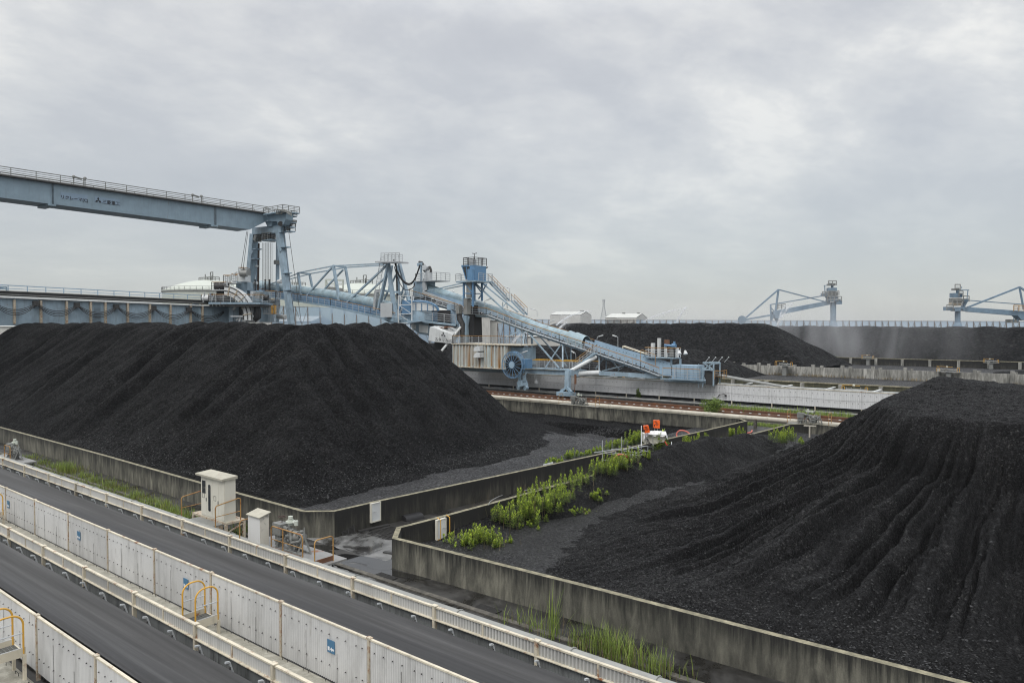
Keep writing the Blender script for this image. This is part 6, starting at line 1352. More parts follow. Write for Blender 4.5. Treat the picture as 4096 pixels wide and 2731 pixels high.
# wind fences
def meshmat():
    m, nt, bs = newmat('blue_louvre_wind_mesh'); bs.inputs['Base Color'].default_value = (.33, .47, .62, 1); bs.inputs['Roughness'].default_value = .6
    tr = nt.nodes.new('ShaderNodeBsdfTransparent'); mx = nt.nodes.new('ShaderNodeMixShader'); w = nd(nt, 'ShaderNodeTexWave', Scale=2.6); w.bands_direction = 'Z'; lk(nt, coords(nt), w.inputs['Vector'])
    f = ramp(nt, w.outputs[1], [(.1, (.42,) * 3), (.4, (.78,) * 3)]); lk(nt, f, mx.inputs[0]); lk(nt, tr.outputs[0], mx.inputs[1]); lk(nt, bs.outputs[0], mx.inputs[2]); lk(nt, mx.outputs[0], nt.nodes['Material Output'].inputs[0]); return m
M['mesh'] = meshmat(); M['truss'] = plain('brown_grey_truss_steel', (.16, .145, .135), .7)
def wind_fence(label, pxs, d, ytop, ybot, bay, fr=.22, zb=0):
    T = thing('wind_fence', label, 'fence', tuple(DP(pxs[0], 1300, d[0]))); n = int((pxs[1] - pxs[0]) / bay)
    P = []
    for i in range(n + 1): u = i / n; P.append((DP(pxs[0] + (pxs[1] - pxs[0]) * u, ytop[0] + (ytop[1] - ytop[0]) * u, d[0] + (d[1] - d[0]) * u)))
    q = MB(); dirn = (P[-1] - P[0]).normalized(); nrm = Vector((-dirn.y, dirn.x, 0)); nrm = nrm if nrm.dot(cF) > 0 else -nrm
    q.add([V(P[0].x, P[0].y, zb), V(P[-1].x, P[-1].y, zb), P[-1], P[0]], [(0, 1, 2, 3)]); q.build('mesh_screen', M['mesh'], T, smooth=False)
    for i in range(n + 1):
        if i > 95: break
        a = P[i] - nrm * .3; q = MB(); q.beam(V(a.x, a.y, zb), a, fr); b = V(a.x, a.y, 0) - nrm * 3.2; q.beam(b, a - cZ * 1.2, fr)
        for k in range(6): z = P[i].z * (k + .5) / 7; q.beam(V(a.x, a.y, z), V(a.x, a.y, z + 1.4) - nrm * 3.2 * (1 - (z + 1.4) / P[i].z), fr * .6)
        if i < n:
            c = P[i + 1] - nrm * .3; h = P[i].z
            if i % 2 == 0: q.beam(V(a.x, a.y, h - .3), V(c.x, c.y, h * .38), fr * .45); q.beam(V(c.x, c.y, h - .3), V(a.x, a.y, h * .38), fr * .45)
            for kk in (.38, .68, .99): q.beam(V(a.x, a.y, h * kk), V(c.x, c.y, h * kk), fr * .5)
        q.build('truss_bay', M['truss'], T)
wind_fence('blue wind fence with brown trusses behind the boom, left of the tower', (1085, 1860), (185, 205), (1222, 1247), 0, 47, .17)
wind_fence('blue wind fence running to the right edge behind the misty far pile', (1960, 4180), (330, 330), (1276, 1285), 0, 26, .26)
wind_fence('short blue wind fence seen between the machinery house and white building', (1990, 2110), (150, 150), (1292, 1300), 0, 24, .14)
# tanks
def tank(label, pc, yapex, yeave, rpx, d):
    c = DP(pc, 1300, d); k = d / 2900; r = rpx * k; ze = DP(pc, yeave, d).z; za = DP(pc, yapex, d).z; c = V(c.x, c.y, 0) + cF * r * 0
    T = thing('storage_tank', label, 'tank', (c.x, c.y, 0)); MB().lathe(c, [(r, 0), (r, ze)], 56).build('shell', M['tank'], T)
    h = za - ze; MB().lathe(c, [(r * 1.01, ze - .3), (r * 1.01, ze + .2)] + [(max(r * (1 - u), .01), ze + h * (1 - (1 - u) ** 2)) for u in np.linspace(0, 1, 13)], 56).build('dome_roof', M['tank'], T)
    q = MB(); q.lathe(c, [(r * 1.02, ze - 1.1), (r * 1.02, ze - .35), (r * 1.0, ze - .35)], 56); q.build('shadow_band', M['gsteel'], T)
    q = MB(); q.rail([c + cR * r * math.cos(a) * 1.01 + cF * r * math.sin(a) * 1.01 + cZ * (ze) for a in np.linspace(-PI, 0, 25)], 2.0, 1, 6, .09); q.build('eave_handrail', M['gsteel'], T)
    q = MB(); tp = c + cZ * (za - .8); q.rail([tp + V(-8, -3, 0), tp + V(8, -3, 0), tp + V(8, 3, 0)], 2.5, 1, 2.5, .2)
    for x, hh in ((-5, 5), (-2, 3), (2, 6), (4, 4), (5, 6)): q.beam(tp + V(x, 0, 0), tp + V(x, 0, hh), .5)
    q.beam(tp + V(2, 0, 6), tp + V(5, 0, 6), .5); q.build('roof_fittings', M['gsteel'], T)
tank('cream domed storage tank left of the reclaimer carriage', 838, 1120, 1165, 170, 500)
tank('cream domed storage tank behind the boom nearest the reclaimer legs', 1185, 1140, 1180, 150, 560)
tank('cream domed storage tank behind the boom mast', 1447, 1132, 1180, 166, 500)
# process frame between tanks
T = thing('process_tower', 'pale steel process frame standing between the domed tanks', 'process frame', tuple(DP(1338, 1180, 430)))
q = MB()
for x in (1303, 1340, 1372): q.beam(DP(x, 1118, 430), DP(x, 1180, 430), .8)
q.beam(DP(1303, 1119, 430), DP(1374, 1121, 430), 1.0); q.beam(DP(1303, 1135, 430), DP(1374, 1137, 430), .5); q.beam(DP(1303, 1120, 430), DP(1320, 1150, 430), .5); q.build('frame', M['tank'], T)
q = MB()
for k in range(5): q.beam(DP(1302 + k * 19, 1168, 428), DP(1302 + k * 19, 1200, 428), .6); q.beam(DP(1302 + k * 19, 1168, 428), DP(1321 + k * 19, 1200, 428), .4)
q.beam(DP(1295, 1168, 428), DP(1395, 1168, 428), 1.2); q.build('pipe_rack', M['gsteel'], T)
for i, (x, w_) in enumerate(((1318, 3), (1335, 4), (1352, 3), (1362, 2))): MB().cyl(DP(x, 1166, 428), DP(x, 1148 + i * 2, 428), w_ * .7, 8).build('vessel', M['gsteel'], T)
# buildings
def shed(label, x0, x1, y0, ye, yr, d, dep, roofside=True, ridge=.5, win=()):
    a = DP(x0, ye, d); b = DP(x1, ye, d); zr = DP(x0, yr, d).z; T = thing('storage_building', label, 'building', tuple(V(a.x, a.y, 0)))
    g0 = V(a.x, a.y, 0); g1 = V(b.x, b.y, 0); dd = cF * dep; e = (b - a).normalized()
    MB().add([g0, g1, g1 + dd, g0 + dd, a, b, b + dd, a + dd], [(0,1,5,4),(1,2,6,5),(2,3,7,6),(3,0,4,7)]).build('walls', M['bld'], T, smooth=False)
    m = dd * ridge; q = MB(); o = -cF * .4 - e * .4; o2 = -cF * .4 + e * .4
    q.add([a + o, b + o2, b + m + e * .4 + cZ * (zr - a.z), a + m - e * .4 + cZ * (zr - a.z), b + dd + e * .4, a + dd - e * .4], [(0,1,2,3),(3,2,4,5),(1,4,2),(0,3,5)]); q.build('roof', M['roofw'], T, smooth=False)
    for wx, wy, ww, wh in win:
        c = DP(wx, wy, d - .1); c2 = DP(wx + ww, wy + wh, d - .1); MB().prism([c, V(c2.x, c2.y, c.z), c2, V(c.x, c.y, c2.z)], -cF * .08).build('window', M['glass'], T, smooth=False)
    return T
def shed2(label, ridge_px, corner_px, right_px, ye, yr, d, dr, vents=()):
    # long side facing camera from ridge_px to corner_px, gable on the right from corner to right_px
    a = DP(ridge_px, ye, d); b = DP(corner_px, ye, d); c = DP(right_px, ye, d + dr); T = thing('storage_building', label, 'building', tuple(V(b.x, b.y, 0)))
    f = c - b; f.z = 0; zr = DP(corner_px, yr, d).z - b.z; dn = lambda p: V(p.x, p.y, 0); z = b.z; a.z = c.z = z; D = a + f
    MB().add([dn(a), dn(b), dn(c), dn(D), a, b, c, D, b + f * .5 + cZ * zr, a + f * .5 + cZ * zr], [(0,1,5,4),(1,2,6,8,5),(2,3,7,6),(3,0,4,9,7)]).build('walls', M['bld'], T, smooth=False)
    u = cZ * .25; q = MB(); q.add([a + u, b + u, b + f * .5 + cZ * zr + u, a + f * .5 + cZ * zr + u, c + u, D + u], [(0,1,2,3),(3,2,4,5)]); q.build('roof', M['roofw'], T, smooth=False)
    for vx in vents: p = DP(vx, yr, d).x; e = a.lerp(b, (vx - ridge_px) / (corner_px - ridge_px)) + f * .5 + cZ * zr; MB().box(e.x - .6, e.x + .6, e.y - .5, e.y + .5, e.z, e.z + .7).build('roof_vent', M['gsteel'], T)
    return T
shed2('white gabled building with a spray jet in front, left of the central pile', 2200, 2322, 2366, 1261, 1247, 290, 14, (2305,))
shed2('lower white gabled building above the crest of the central pile', 2420, 2545, 2590, 1272, 1255, 330, 16, (2470, 2530))
shed('tall off-white block building behind the machinery house', 1895, 1960, 1400, 1262, 1262, 175, 14, win=((1906, 1268, 6, 9), (1905, 1304, 6, 8), (1922, 1306, 3, 3)))
shed('off-white annex with dark streaks right of the tall block', 1960, 2006, 1400, 1281, 1279, 178, 10)
shed('pale roofed shed seen behind the stacker deck', 1742, 1850, 1340, 1243, 1231, 230, 20)
shed('low white building with square windows behind the house rail', 1890, 2250, 1400, 1345, 1342, 200, 10, win=((1925, 1356, 9, 7), (1950, 1356, 9, 7), (2190, 1354, 8, 7)))
shed('white building glimpsed below the bridge beam at the left edge', -60, 112, 1400, 1306, 1303, 210, 12, win=((28, 1318, 20, 8),))
shed('white hall roof peeping over the pile crest left of the boom foot', 830, 1240, 1400, 1285, 1262, 240, 30)
# small globe lamp at the left edge
p = DP(20, 1350, 150); T = thing('globe_lamp', 'white globe lamp on a pole at the left edge over the pile', 'lamp', (p.x, p.y, 0)); MB().cyl((p.x, p.y, 0), p, .12, 8).build('pole', M['gsteel'], T); MB().ball(p + cZ * .1, .42, 14).build('globe', M['signwhite'], T)
# lattice mast
T = thing('lattice_mast', 'slim lattice transmission mast in the haze between the two gabled buildings', 'mast', tuple(DP(2415, 1285, 480)))
q = MB()
for s in (-1, 1):
    for f_ in (-1, 1): q.beam(DP(2415 + s * 13, 1285, 480) + cF * f_ * 2, DP(2415 + s * 3, 1225, 480) + cF * f_ * .7, .2); q.beam(DP(2415 + s * 3, 1225, 480) + cF * f_ * .7, DP(2415 + s * 3, 1200, 480) + cF * f_ * .5, .2)
for k in range(10):
    y = 1280 - k * 8; h = 13 - 10 * min(1, (1285 - y) / 60); q.beam(DP(2415 - h, y, 480), DP(2415 + h, y - 8, 480), .16); q.beam(DP(2415 + h, y, 480), DP(2415 - h, y - 8, 480), .16)
q.cyl(DP(2415, 1206, 480), DP(2415, 1198, 480), .9, 10); q.build('mast', M['galv'], T)
# far stackers
def F4(x, y, d): return DP(3150 + x * .4022, 1100 + y * .4022, d)
def F5(x, y, d): return DP(2800 + x * .551, 1100 + y * .551, d)
def head(T, f, col, rows, d, mir):
    (cx_, y0, y1, w0) = col; w0 *= .55; MB().cyl(f(cx_, y0, d), f(cx_, y1, d), w0, 14).build('column', M['steel2'], T)
    MB().cyl(f(cx_, y1, d), f(cx_, y1 + (f(cx_, y1, d).z) * 0 + 40, d), w0, 14, w0 * 1.7).build('column_base', M['steel2'], T)
    for i, (x0, x1, ya, yb, mt) in enumerate(rows):
        MB().prism([f(x0, ya, d - 2), f(x1, ya, d - 2), f(x1, yb, d - 2), f(x0, yb, d - 2)], cF * 2.5).build('head_unit', M[mt], T, smooth=False)
        if i % 2 == 0: MB().rail([f(x0 - 6, yb, d - 2.6), f(x1 + 6, yb, d - 2.6)], 1.9, 1, 1.5, .12).build('head_handrail', M['gsteel'], T)
dR = 250
T = thing('stacker', 'hazy blue stacker at the right edge, boom pointing out of the photo', 'stacker', tuple(F4(1690, 530, dR)))
head(T, F4, (1692, 350, 470, 1.6), [(1672, 1712, 132, 150, 'gsteel'), (1655, 1740, 178, 222, 'steel2'), (1712, 1740, 180, 215, 'deep'), (1648, 1732, 228, 275, 'gsteel'), (1645, 1730, 272, 305, 'rustcream'), (1640, 1760, 318, 335, 'steel2'), (1590, 1642, 315, 352, 'steel2'), (1665, 1725, 335, 358, 'steel2'), (1755, 1800, 235, 265, 'steel2')], dR, 1)
for a, b, w_ in (((1692, 130), (1692, 185), 1.6), ((1700, 148), (1805, 150), .5), ((1795, 150), (1785, 240), .5), ((1732, 115), (1732, 135), .4), ((1780, 250), (1735, 330), 1.6), ((1730, 335), (1830, 345), 2.6), ((1790, 322), (2307, 120), 1.0), ((2307, 120), (2420, 190), 1.0), ((2308, 125), (2348, 340), 1.1), ((1800, 252), (2352, 292), .55), ((2290, 325), (2290, 350), .4), ((2290, 400), (2290, 460), .6), ((2250, 425), (2250, 465), .4)):
    MB().beam(F4(*a, dR), F4(*b, dR), w_ * .55).build('steel_member', M['steel2'], T)
MB().beam(F4(1780, 342, dR), F4(2380, 388, dR), 1.6, 1.55, h2=1.8, w2=1.6, up=cZ).build('boom', M['steel2'], T, smooth=False)
MB().prism([F4(*p, dR - 1) for p in ((2280, 395), (2370, 395), (2370, 450), (2330, 445))], cF * 3).build('boom_knuckle', M['steel2'], T, smooth=False)
MB().rail([F4(2250, 358, dR - 2), F4(2352, 362, dR - 2)], 2, 2, 2, .12).build('boom_handrail', M['oldyellow'], T); MB().prism([F4(*p, dR) for p in ((2225, 440), (2300, 440), (2300, 475), (2225, 475))], cF * 3).build('cab', M['gsteel'], T, smooth=False)
dL = 300
T = thing('stacker', 'hazy blue stacker behind the water jet with boom pointing left', 'stacker', tuple(F5(965, 390, dL)))
f9 = lambda x, y, d: F5(x, y, d)
head(T, F5, (967, 195, 335, 2.1), [(938, 985, 62, 76, 'gsteel'), (937, 995, 92, 120, 'steel2'), (935, 1003, 122, 150, 'gsteel'), (938, 1000, 152, 175, 'steel2'), (930, 1022, 178, 190, 'steel2'), (990, 1032, 185, 212, 'steel2'), (895, 930, 130, 155, 'steel2')], dL, 0)
for a, b, w_ in (((960, 60), (960, 95), 1.5), ((898, 77), (960, 72), .5), ((905, 77), (908, 135), .6), ((943, 52), (943, 65), .4), ((915, 150), (935, 195), 1.5), ((570, 105), (335, 308), 1.1), ((570, 105), (548, 265), 1.2), ((575, 107), (930, 200), .8), ((512, 215), (898, 150), .8), ((512, 212), (516, 330), 1.0), ((335, 322), (520, 290), 1.3), ((545, 265), (515, 330), 1.4), ((545, 280), (572, 340), 1.4), ((520, 240), (545, 275), .6), ((530, 290), (560, 340), 1)):
    MB().beam(F5(*a, dL), F5(*b, dL), w_ * .55).build('steel_member', M['steel2'], T)
MB().beam(F5(548, 276, dL), F5(940, 200, dL), 1.6, 2.0, h2=1.7, w2=1.6).build('boom', M['steel2'], T, smooth=False)
MB().prism([F5(*p, dL - 1) for p in ((530, 265), (610, 262), (570, 320), (545, 310))], cF * 3).build('boom_knuckle', M['steel2'], T, smooth=False)
MB().cyl(F5(305, 325, dL - 2), F5(305, 325, dL + 3), 1.7, 20).build('counterweight', M['steel2'], T); MB().rail([F5(565, 250, dL), F5(620, 245, dL)], 2, 2, 2, .15).build('boom_handrail', M['gsteel'], T)
# yellow railed nozzle stations
def nozz(label, px, py, t, L=4.0):
    L *= .52; c = YT(px, py, t); z = c.z; T = thing('nozzle_station', label, 'nozzle station', (c.x, t, 0), 'yellow railed nozzle stations')
    MB().box(c.x - L, c.x + L, t - .8, t + .8, z - .06, z).build('platform', M['gsteel'], T); MB().box(c.x - .4, c.x + .4, t - .5, t + .5, 0, z - .12).build('stand', M['gsteel'], T)
    for s in (-1, 1): MB().hoop((c.x + s * L * .98, t - .8, z), (c.x + s * L * .78, t - .8, z), .75, .035, 6, .1).build('handrail', M['yellow'], T)
    MB().cyl((c.x - L, t - .8, z + .95), (c.x + L * .4, t - .8, z + .9), .03, 6).build('handrail', M['yellow'], T)
    q = MB(); q.cyl((c.x - 1.2, t, z + .35), (c.x + 1.3, t, z + .3), .13, 8)
    for x in (-1.2, -.6, .5, 1.2): q.cyl((c.x + x, t, z), (c.x + x, t, z + .6), .08, 8)
    q.build('pipework', M['gsteel'], T); MB().ball((c.x - .3, t, z + .85), .17, 10).build('actuator', M['tank'], T)
nozz('yellow railed nozzle station seen under the stacker lower beam', 2540, 1525, 113)
nozz('yellow railed nozzle station on the white conveyor beside the right pile', 3425, 1569, 99.5, 3)
nozz('small yellow nozzle station on the pale wall, left of centre pile toe', 3140, 1462, 152.5, 3.5)
nozz('small yellow nozzle station on the pale wall above the near right pile', 3795, 1486, 153, 3.5)
nozz('tiny white topped nozzle station on the ledge of the misty pile', 3473, 1434, 206, 3)
nozz('tiny white topped nozzle station on the ledge near the right edge', 3965, 1450, 206, 3)
# ---------------------------------------------------------------- vegetation
def leafmat(name, lo, hi):
    m, nt, bs = newmat(name); at = nt.nodes.new('ShaderNodeNewGeometry'); f = ramp(nt, at.outputs['Random Per Island'], [(0, lo), (.7, hi), (1, [x * 1.35 for x in hi])])
    lk(nt, f, bs.inputs['Base Color']); bs.inputs['Roughness'].default_value = .55; bs.inputs['Transmission Weight'].default_value = 0
    tl = nt.nodes.new('ShaderNodeBsdfTranslucent'); lk(nt, f, tl.inputs[0]); mx = nt.nodes.new('ShaderNodeMixShader'); mx.inputs[0].default_value = .35; lk(nt, bs.outputs[0], mx.inputs[1]); lk(nt, tl.outputs[0], mx.inputs[2]); lk(nt, mx.outputs[0], nt.nodes['Material Output'].inputs[0]); return m
M['leaf'] = leafmat('lime_green_leaf', (.14, .22, .02), (.38, .48, .05)); M['leafd'] = leafmat('mid_green_leaf', (.05, .09, .012), (.16, .23, .035)); M['reed'] = leafmat('reed_green', (.09, .14, .03), (.24, .31, .07)); M['dry'] = leafmat('dry_straw', (.10, .08, .045), (.24, .19, .11)); M['stem'] = plain('brown_stem', (.06, .05, .03), .8); M['weed'] = leafmat('olive_weed', (.07, .085, .018), (.20, .21, .05))
def stem(mb, b, h, r, nl=34, ll=.15, lean=.12):
    a = r.random() * 6.28; top = b + V(lean * h * math.cos(a), lean * h * math.sin(a), h); mb.m = 1; mb.beam(b, top, .014); 
    for i in range(nl):
        u = .22 + .78 * i / nl; c = b.lerp(top, u); t = i * 2.4 + r.random(); L = ll * (1.15 - .45 * u) * r.uniform(.8, 1.2); el = .25 + 1.0 * u * u * r.uniform(.6, 1.1)
        d = V(math.cos(t) * math.cos(el), math.sin(t) * math.cos(el), math.sin(el)); s = V(-math.sin(t), math.cos(t), 0) * L * .19; mid = c + d * L * .5 - cZ * 0; tip = c + d * L - cZ * L * .18 * (1 - u)
        mb.m = 2 if u < .6 or r.random() < .18 else 0; mb.add([c, mid + s, tip, mid - s], [(0, 1, 2, 3)])
def bush(label, spots, h, n, spread, seed, name='weed_bush', mats=('leaf', 'stem', 'leafd'), cat='plant', nl=34, ll=.15):
    r = random.Random(seed); mb = MB()
    big = seed < 200; n = int(n * (2.1 if big else 1.3)); h *= .85 if big else .72; ll *= 1.2 if big else 1; spread *= 1.25 if big else .75
    for k in range(n):
        b0 = spots[k % len(spots)]; b = V(b0[0] + r.gauss(0, spread), b0[1] + r.gauss(0, spread), b0[2]); hh = h * r.uniform(.55, 1.15)
        stem(mb, b - cZ * .1, hh, r, nl, ll)
    return mb.build(name, [M[m] for m in mats], label=label, cat=cat, smooth=False, group='yellow green weeds')
def zr(x, y): return float(coal_right(np.array([[x]]), np.array([[y]]))[0, 0])
def onR(px, py):
    z = .5
    for _ in range(12): p = GZ(px, py, z); z = .5 * z + .5 * zr(p.x, p.y)
    xw = float(np.interp(p.y, [21, 24.4, 61, 69], [-24.9, -24.7, -22.4, -22.2])) + .45; return (max(p.x, xw), p.y, max(zr(max(p.x, xw), p.y), .1))
B = [('dense round lime green bush in the near corner of the right pit', [(1900, 2225), (1945, 2205), (1880, 2250), (1925, 2190), (1850, 2235)], 1.05, 46, .3),
 ('tall dark weeds against the right pit wall, leftmost of the long green row', [(2005, 2090), (2030, 2110), (1990, 2060)], 1.0, 16, .28),
 ('broad lime green weeds on the coal berm, middle of the long green row', [(2060, 2070), (2090, 2050), (2070, 2030), (2110, 2080)], 1.1, 30, .35),
 ('lime green weeds poking over the right pit wall, centre right of the green row', [(2140, 2040), (2170, 2020), (2130, 2000), (2160, 2060)], 1.05, 30, .36),
 ('lime green weeds at the right end of the long green row on the berm', [(2200, 2010), (2230, 1990), (2250, 2000)], .95, 22, .34),
 ('thick tall weed clump standing above the berm, left half', [(2270, 1955), (2290, 1940), (2260, 1965)], 1.15, 26, .34),
 ('thick tall weed clump standing above the berm, right half', [(2330, 1940), (2360, 1925), (2310, 1950)], 1.05, 26, .36),
 ('small lone weed at the berm foot, right of the round bush', [(1988, 2235)], .75, 4, .1),
 ('very small lone weed on the coal behind the near pit wall', [(2033, 2215)], .6, 2, .05),
 ('tiny weed pair low on the coal berm slope', [(2100, 2110), (2130, 2095)], .45, 5, .3),
 ('tiny scattered weeds halfway down the coal berm slope', [(2315, 2040), (2350, 2060), (2305, 2055)], .42, 6, .18),
 ('tiny weeds high on the berm below the tall clump', [(2380, 1985), (2400, 1975), (2375, 2000)], .5, 6, .15)]
for i, (lb, pts, h, n, sp) in enumerate(B): bush(lb, [onR(*p) for p in pts], h, n, sp, 100 + i)
B2 = [('lime green ground weeds along the berm top left of the scaffold foot', [(2420, 1905), (2450, 1893), (2480, 1885)], .35, 24, .35, .6),
 ('conical lime bush on the berm beside the scaffold', [(2585, 1868)], 1.5, 12, .16, 1.2), ('slim green weed inside the scaffold', [(2530, 1870)], 1.6, 8, .15, .8),
 ('low green weeds trailing along the berm right of the scaffold', [(2640, 1845), (2670, 1835), (2610, 1850)], .55, 18, .3, 1.4),
 ('upright lime bush left of the red hose loops', [(2745, 1805)], 1.7, 14, .18, 1.2), ('lime bush pair behind the red hose coil', [(2790, 1790), (2815, 1787)], 1.5, 18, .22, 1.0),
 ('slender lime bush in the passage where the hose straightens', [(2927, 1760)], 1.5, 10, .16, .8), ('slender lime bush nearest the far wall corner', [(2962, 1755)], 1.5, 12, .18, .8),
 ('tiny weeds along the passage between hose bushes', [(2870, 1775), (2905, 1765), (2850, 1780)], .5, 12, .3, .8),
 ('lime green bush against the far wall of the right pit', [(3135, 1775), (3160, 1770), (3115, 1765)], 1.7, 28, .4, 1.0), ('small weed right of the T standpipe', [(3210, 1775), (3195, 1768)], .6, 5, .3, .8)]
for i, (lb, pts, h, n, sp, z) in enumerate(B2): bush(lb, [tuple(GZ(px, py, z)) for px, py in pts], h, n, sp, 200 + i, nl=40, ll=.2)
B3 = [('lime weeds on the gravel behind the left cross wall', [(2200, 1855), (2230, 1850), (2215, 1842)], .6, 14, .35, .25), ('taller lime weeds showing over the left cross wall', [(2275, 1835), (2290, 1830)], 1.2, 12, .25, .25),
 ('row of lime weeds over the left cross wall near the scaffold post', [(2340, 1822), (2370, 1812), (2395, 1808)], .9, 18, .35, .25), ('lime weeds beside the first scaffold post', [(2440, 1800), (2475, 1790), (2500, 1782)], 1.3, 24, .4, .25),
 ('bright lime bush left of the white pump unit', [(2530, 1778), (2555, 1770), (2575, 1775)], 2.0, 40, .4, .25)]
for i, (lb, pts, h, n, sp, z) in enumerate(B3): bush(lb, [tuple(GZ(px, py, z)) for px, py in pts], h * .8, n, sp, 300 + i, nl=40, ll=.2)
bush('young tree with broad green leaves in front of the white pump unit', [tuple(GZ(2640, 1815, 1.2))], 1.9, 7, .25, 77, name='sapling', nl=22, ll=.34)
DS = []
for lb, pts, h, n, sp in B:
    for px, py in pts:
        x, y, z = onR(px, py)
        for _ in range(9): DS.append((x + random.gauss(0, .35), y + random.gauss(0, .35), z - .05, h * random.uniform(.4, 1.1), .008, random.uniform(.05, .35), random.random() * 6.28))
# round bush on the rails
def roundbush(label, c, r, seed, n=2600, ll=.16):
    R_ = random.Random(seed); mb = MB(); mb.m = 1; mb.beam(c - cZ * r * .9, c, .12); mb.m = 0
    lob = [(V(R_.gauss(0, .42), R_.gauss(0, .42), R_.uniform(-.25, .45)) * r, r * R_.uniform(.4, .62)) for _ in range(11)]
    for i in range(n):
        o, rr = lob[i % 11]; d = V(R_.gauss(0, 1), R_.gauss(0, 1), R_.gauss(0, 1) + .2).normalized(); p = c + o + d * rr * R_.uniform(.6, 1.05); t = V(R_.gauss(0, 1), R_.gauss(0, 1), R_.gauss(0, .6)).normalized() * ll; s = t.cross(d).normalized() * ll * .3; mb.m = 0 if d.z > -.1 else 2
        mb.add([p - t * .5, p + s, p + t * .5 + d * .05, p - s], [(0, 1, 2, 3)])
    return mb.build('shrub', [M['leafd'], M['stem'], M['leafd']], label=label, cat='shrub', smooth=False)
roundbush('round green shrub growing between the pipe and the crane rails', YT(2850, 1630, 79) , 1.15, 5)
bush('small feathery green plant under the white conveyor fence', [tuple(YT(2552, 1592, 90)), tuple(YT(2558, 1592, 90))], 1.7, 8, .2, 401, nl=40, ll=.3, mats=('leafd', 'stem', 'leafd'))
roundbush('small green shrub on the wall below the misty pile toe', YT(3327, 1440, 207), 1.3, 6, 500, .4)
# grass and reeds, uncountable
def blades(name, label, pts, mat, kind='stuff', cat='grass'):
    mb = MB()
    for (x, y, z, h, w_, lean, az) in pts:
        dx, dy = math.cos(az), math.sin(az); sx_, sy_ = -dy * w_, dx * w_
        a = (x - sx_, y - sy_, z); b = (x + sx_, y + sy_, z); m1 = (x + dx * lean * .3 + sx_ * .8, y + dy * lean * .3 + sy_ * .8, z + h * .55); m0 = (x + dx * lean * .3 - sx_ * .8, y + dy * lean * .3 - sy_ * .8, z + h * .55); tp = (x + dx * lean, y + dy * lean, z + h)
        mb.add([a, b, m1, m0, tp], [(0, 1, 2, 3), (3, 2, 4)])
    return mb.build(name, M[mat], label=label, cat=cat, kind=kind, smooth=False)
r = random.Random(9)
def tuft(cx_, cy_, n, sp, h, w_=.012, z=0): return [(cx_ + r.gauss(0, sp), cy_ + r.gauss(0, sp), z, h * r.uniform(.5, 1.15), w_, h * r.uniform(.05, .5), r.random() * 6.28) for _ in range(n)]
P = []; D = []
for px, py, n, h in ((2310, 2590, 90, .9), (2350, 2600, 90, .95), (2400, 2610, 110, 1.0), (2440, 2625, 110, 1.0), (2480, 2640, 100, .9), (2530, 2660, 100, .9), (2570, 2672, 80, .8), (2620, 2690, 90, .85), (2660, 2700, 70, .9), (2210, 2550, 50, 1.2), (2140, 2520, 50, .6), (2095, 2500, 36, .8), (2040, 2480, 26, .7), (2740, 2715, 20, .6), (2430, 2590, 60, .8), (2500, 2625, 60, .9)):
    c = GZ(px, py, 0); P += tuft(c.x, c.y, int(n * .5), .2, h, .011); D += tuft(c.x, c.y, n // 6, .22, h * .7, .010)
for _ in range(14): c = GZ(2215, 2550, 0); P += [(c.x + r.gauss(0, .12), c.y + r.gauss(0, .12), 0, r.uniform(1.4, 1.9), .014, r.uniform(.1, .6), r.random() * 6.28)]
blades('reeds', 'tall green reeds growing beside the grey pipe at the bottom', P, 'reed', cat='reeds'); blades('dry_reeds', 'dry straw coloured blades among the reeds', D, 'dry', cat='reeds')
P = []
for i in range(34): s = -26 + i * .62 + r.uniform(-.2, .2); P += tuft(s, 18.6 + r.gauss(0, .06), r.randint(8, 26), .09, r.uniform(.12, .32), .008)
blades('grass_tufts', 'small grass tufts along the kerb beside the pipe', P, 'weed')
P = []; P2 = []
for i in range(250):
    s = -80 + 44 * r.random(); d_ = 18.5 + abs(r.gauss(0, .35)); hh = r.uniform(.15, .5); (P if r.random() < .6 else P2).extend(tuft(s, d_, 28, .16, hh, .012))
for px, py, n_, h_ in ((120, 1832, 90, .4), (170, 1855, 90, .45), (215, 1868, 80, .4), (255, 1880, 170, .75), (275, 1888, 170, .75), (330, 1905, 110, .4), (370, 1925, 130, .45), (430, 1945, 130, .5), (480, 1962, 110, .4), (540, 1990, 140, .5), (600, 2010, 110, .45), (640, 2035, 150, .6), (690, 2060, 160, .6), (735, 2075, 130, .55), (960, 2130, 90, .5)):
    c = GZ(px, py, 0); P.extend(tuft(c.x, c.y, n_, .3, h_, .012)); P2.extend(tuft(c.x + .6, c.y, n_, .5, h_ * .7, .012))
blades('weeds', 'strip of olive weeds between the grey pipe and the left pit wall', P2, 'weed', cat='weeds'); blades('weeds', 'brighter green weed patches between the grey pipe and the left pit wall', P, 'reed', cat='weeds')
P = []
for i in range(420): c = YT(2900 + 520 * r.random() ** 1.2, 1655, 86 + r.uniform(-1.5, 1.5)); P += tuft(c.x, c.y, 5, .3, r.uniform(.3, .9), .03, .1)
for i in range(260): c = YT(2950 + 420 * r.random(), 1655, 75.2 + r.uniform(-.5, .8)); P += tuft(c.x, c.y, 5, .3, .3, .03)
blades('track_grass', 'green grass growing between the crane rails at right', P, 'reed')
P = []
for i in range(40): y = 25 + 24 * r.random(); P += tuft(-24.1 + r.gauss(0, .1), y, 5, .1, .3, .008, .3)
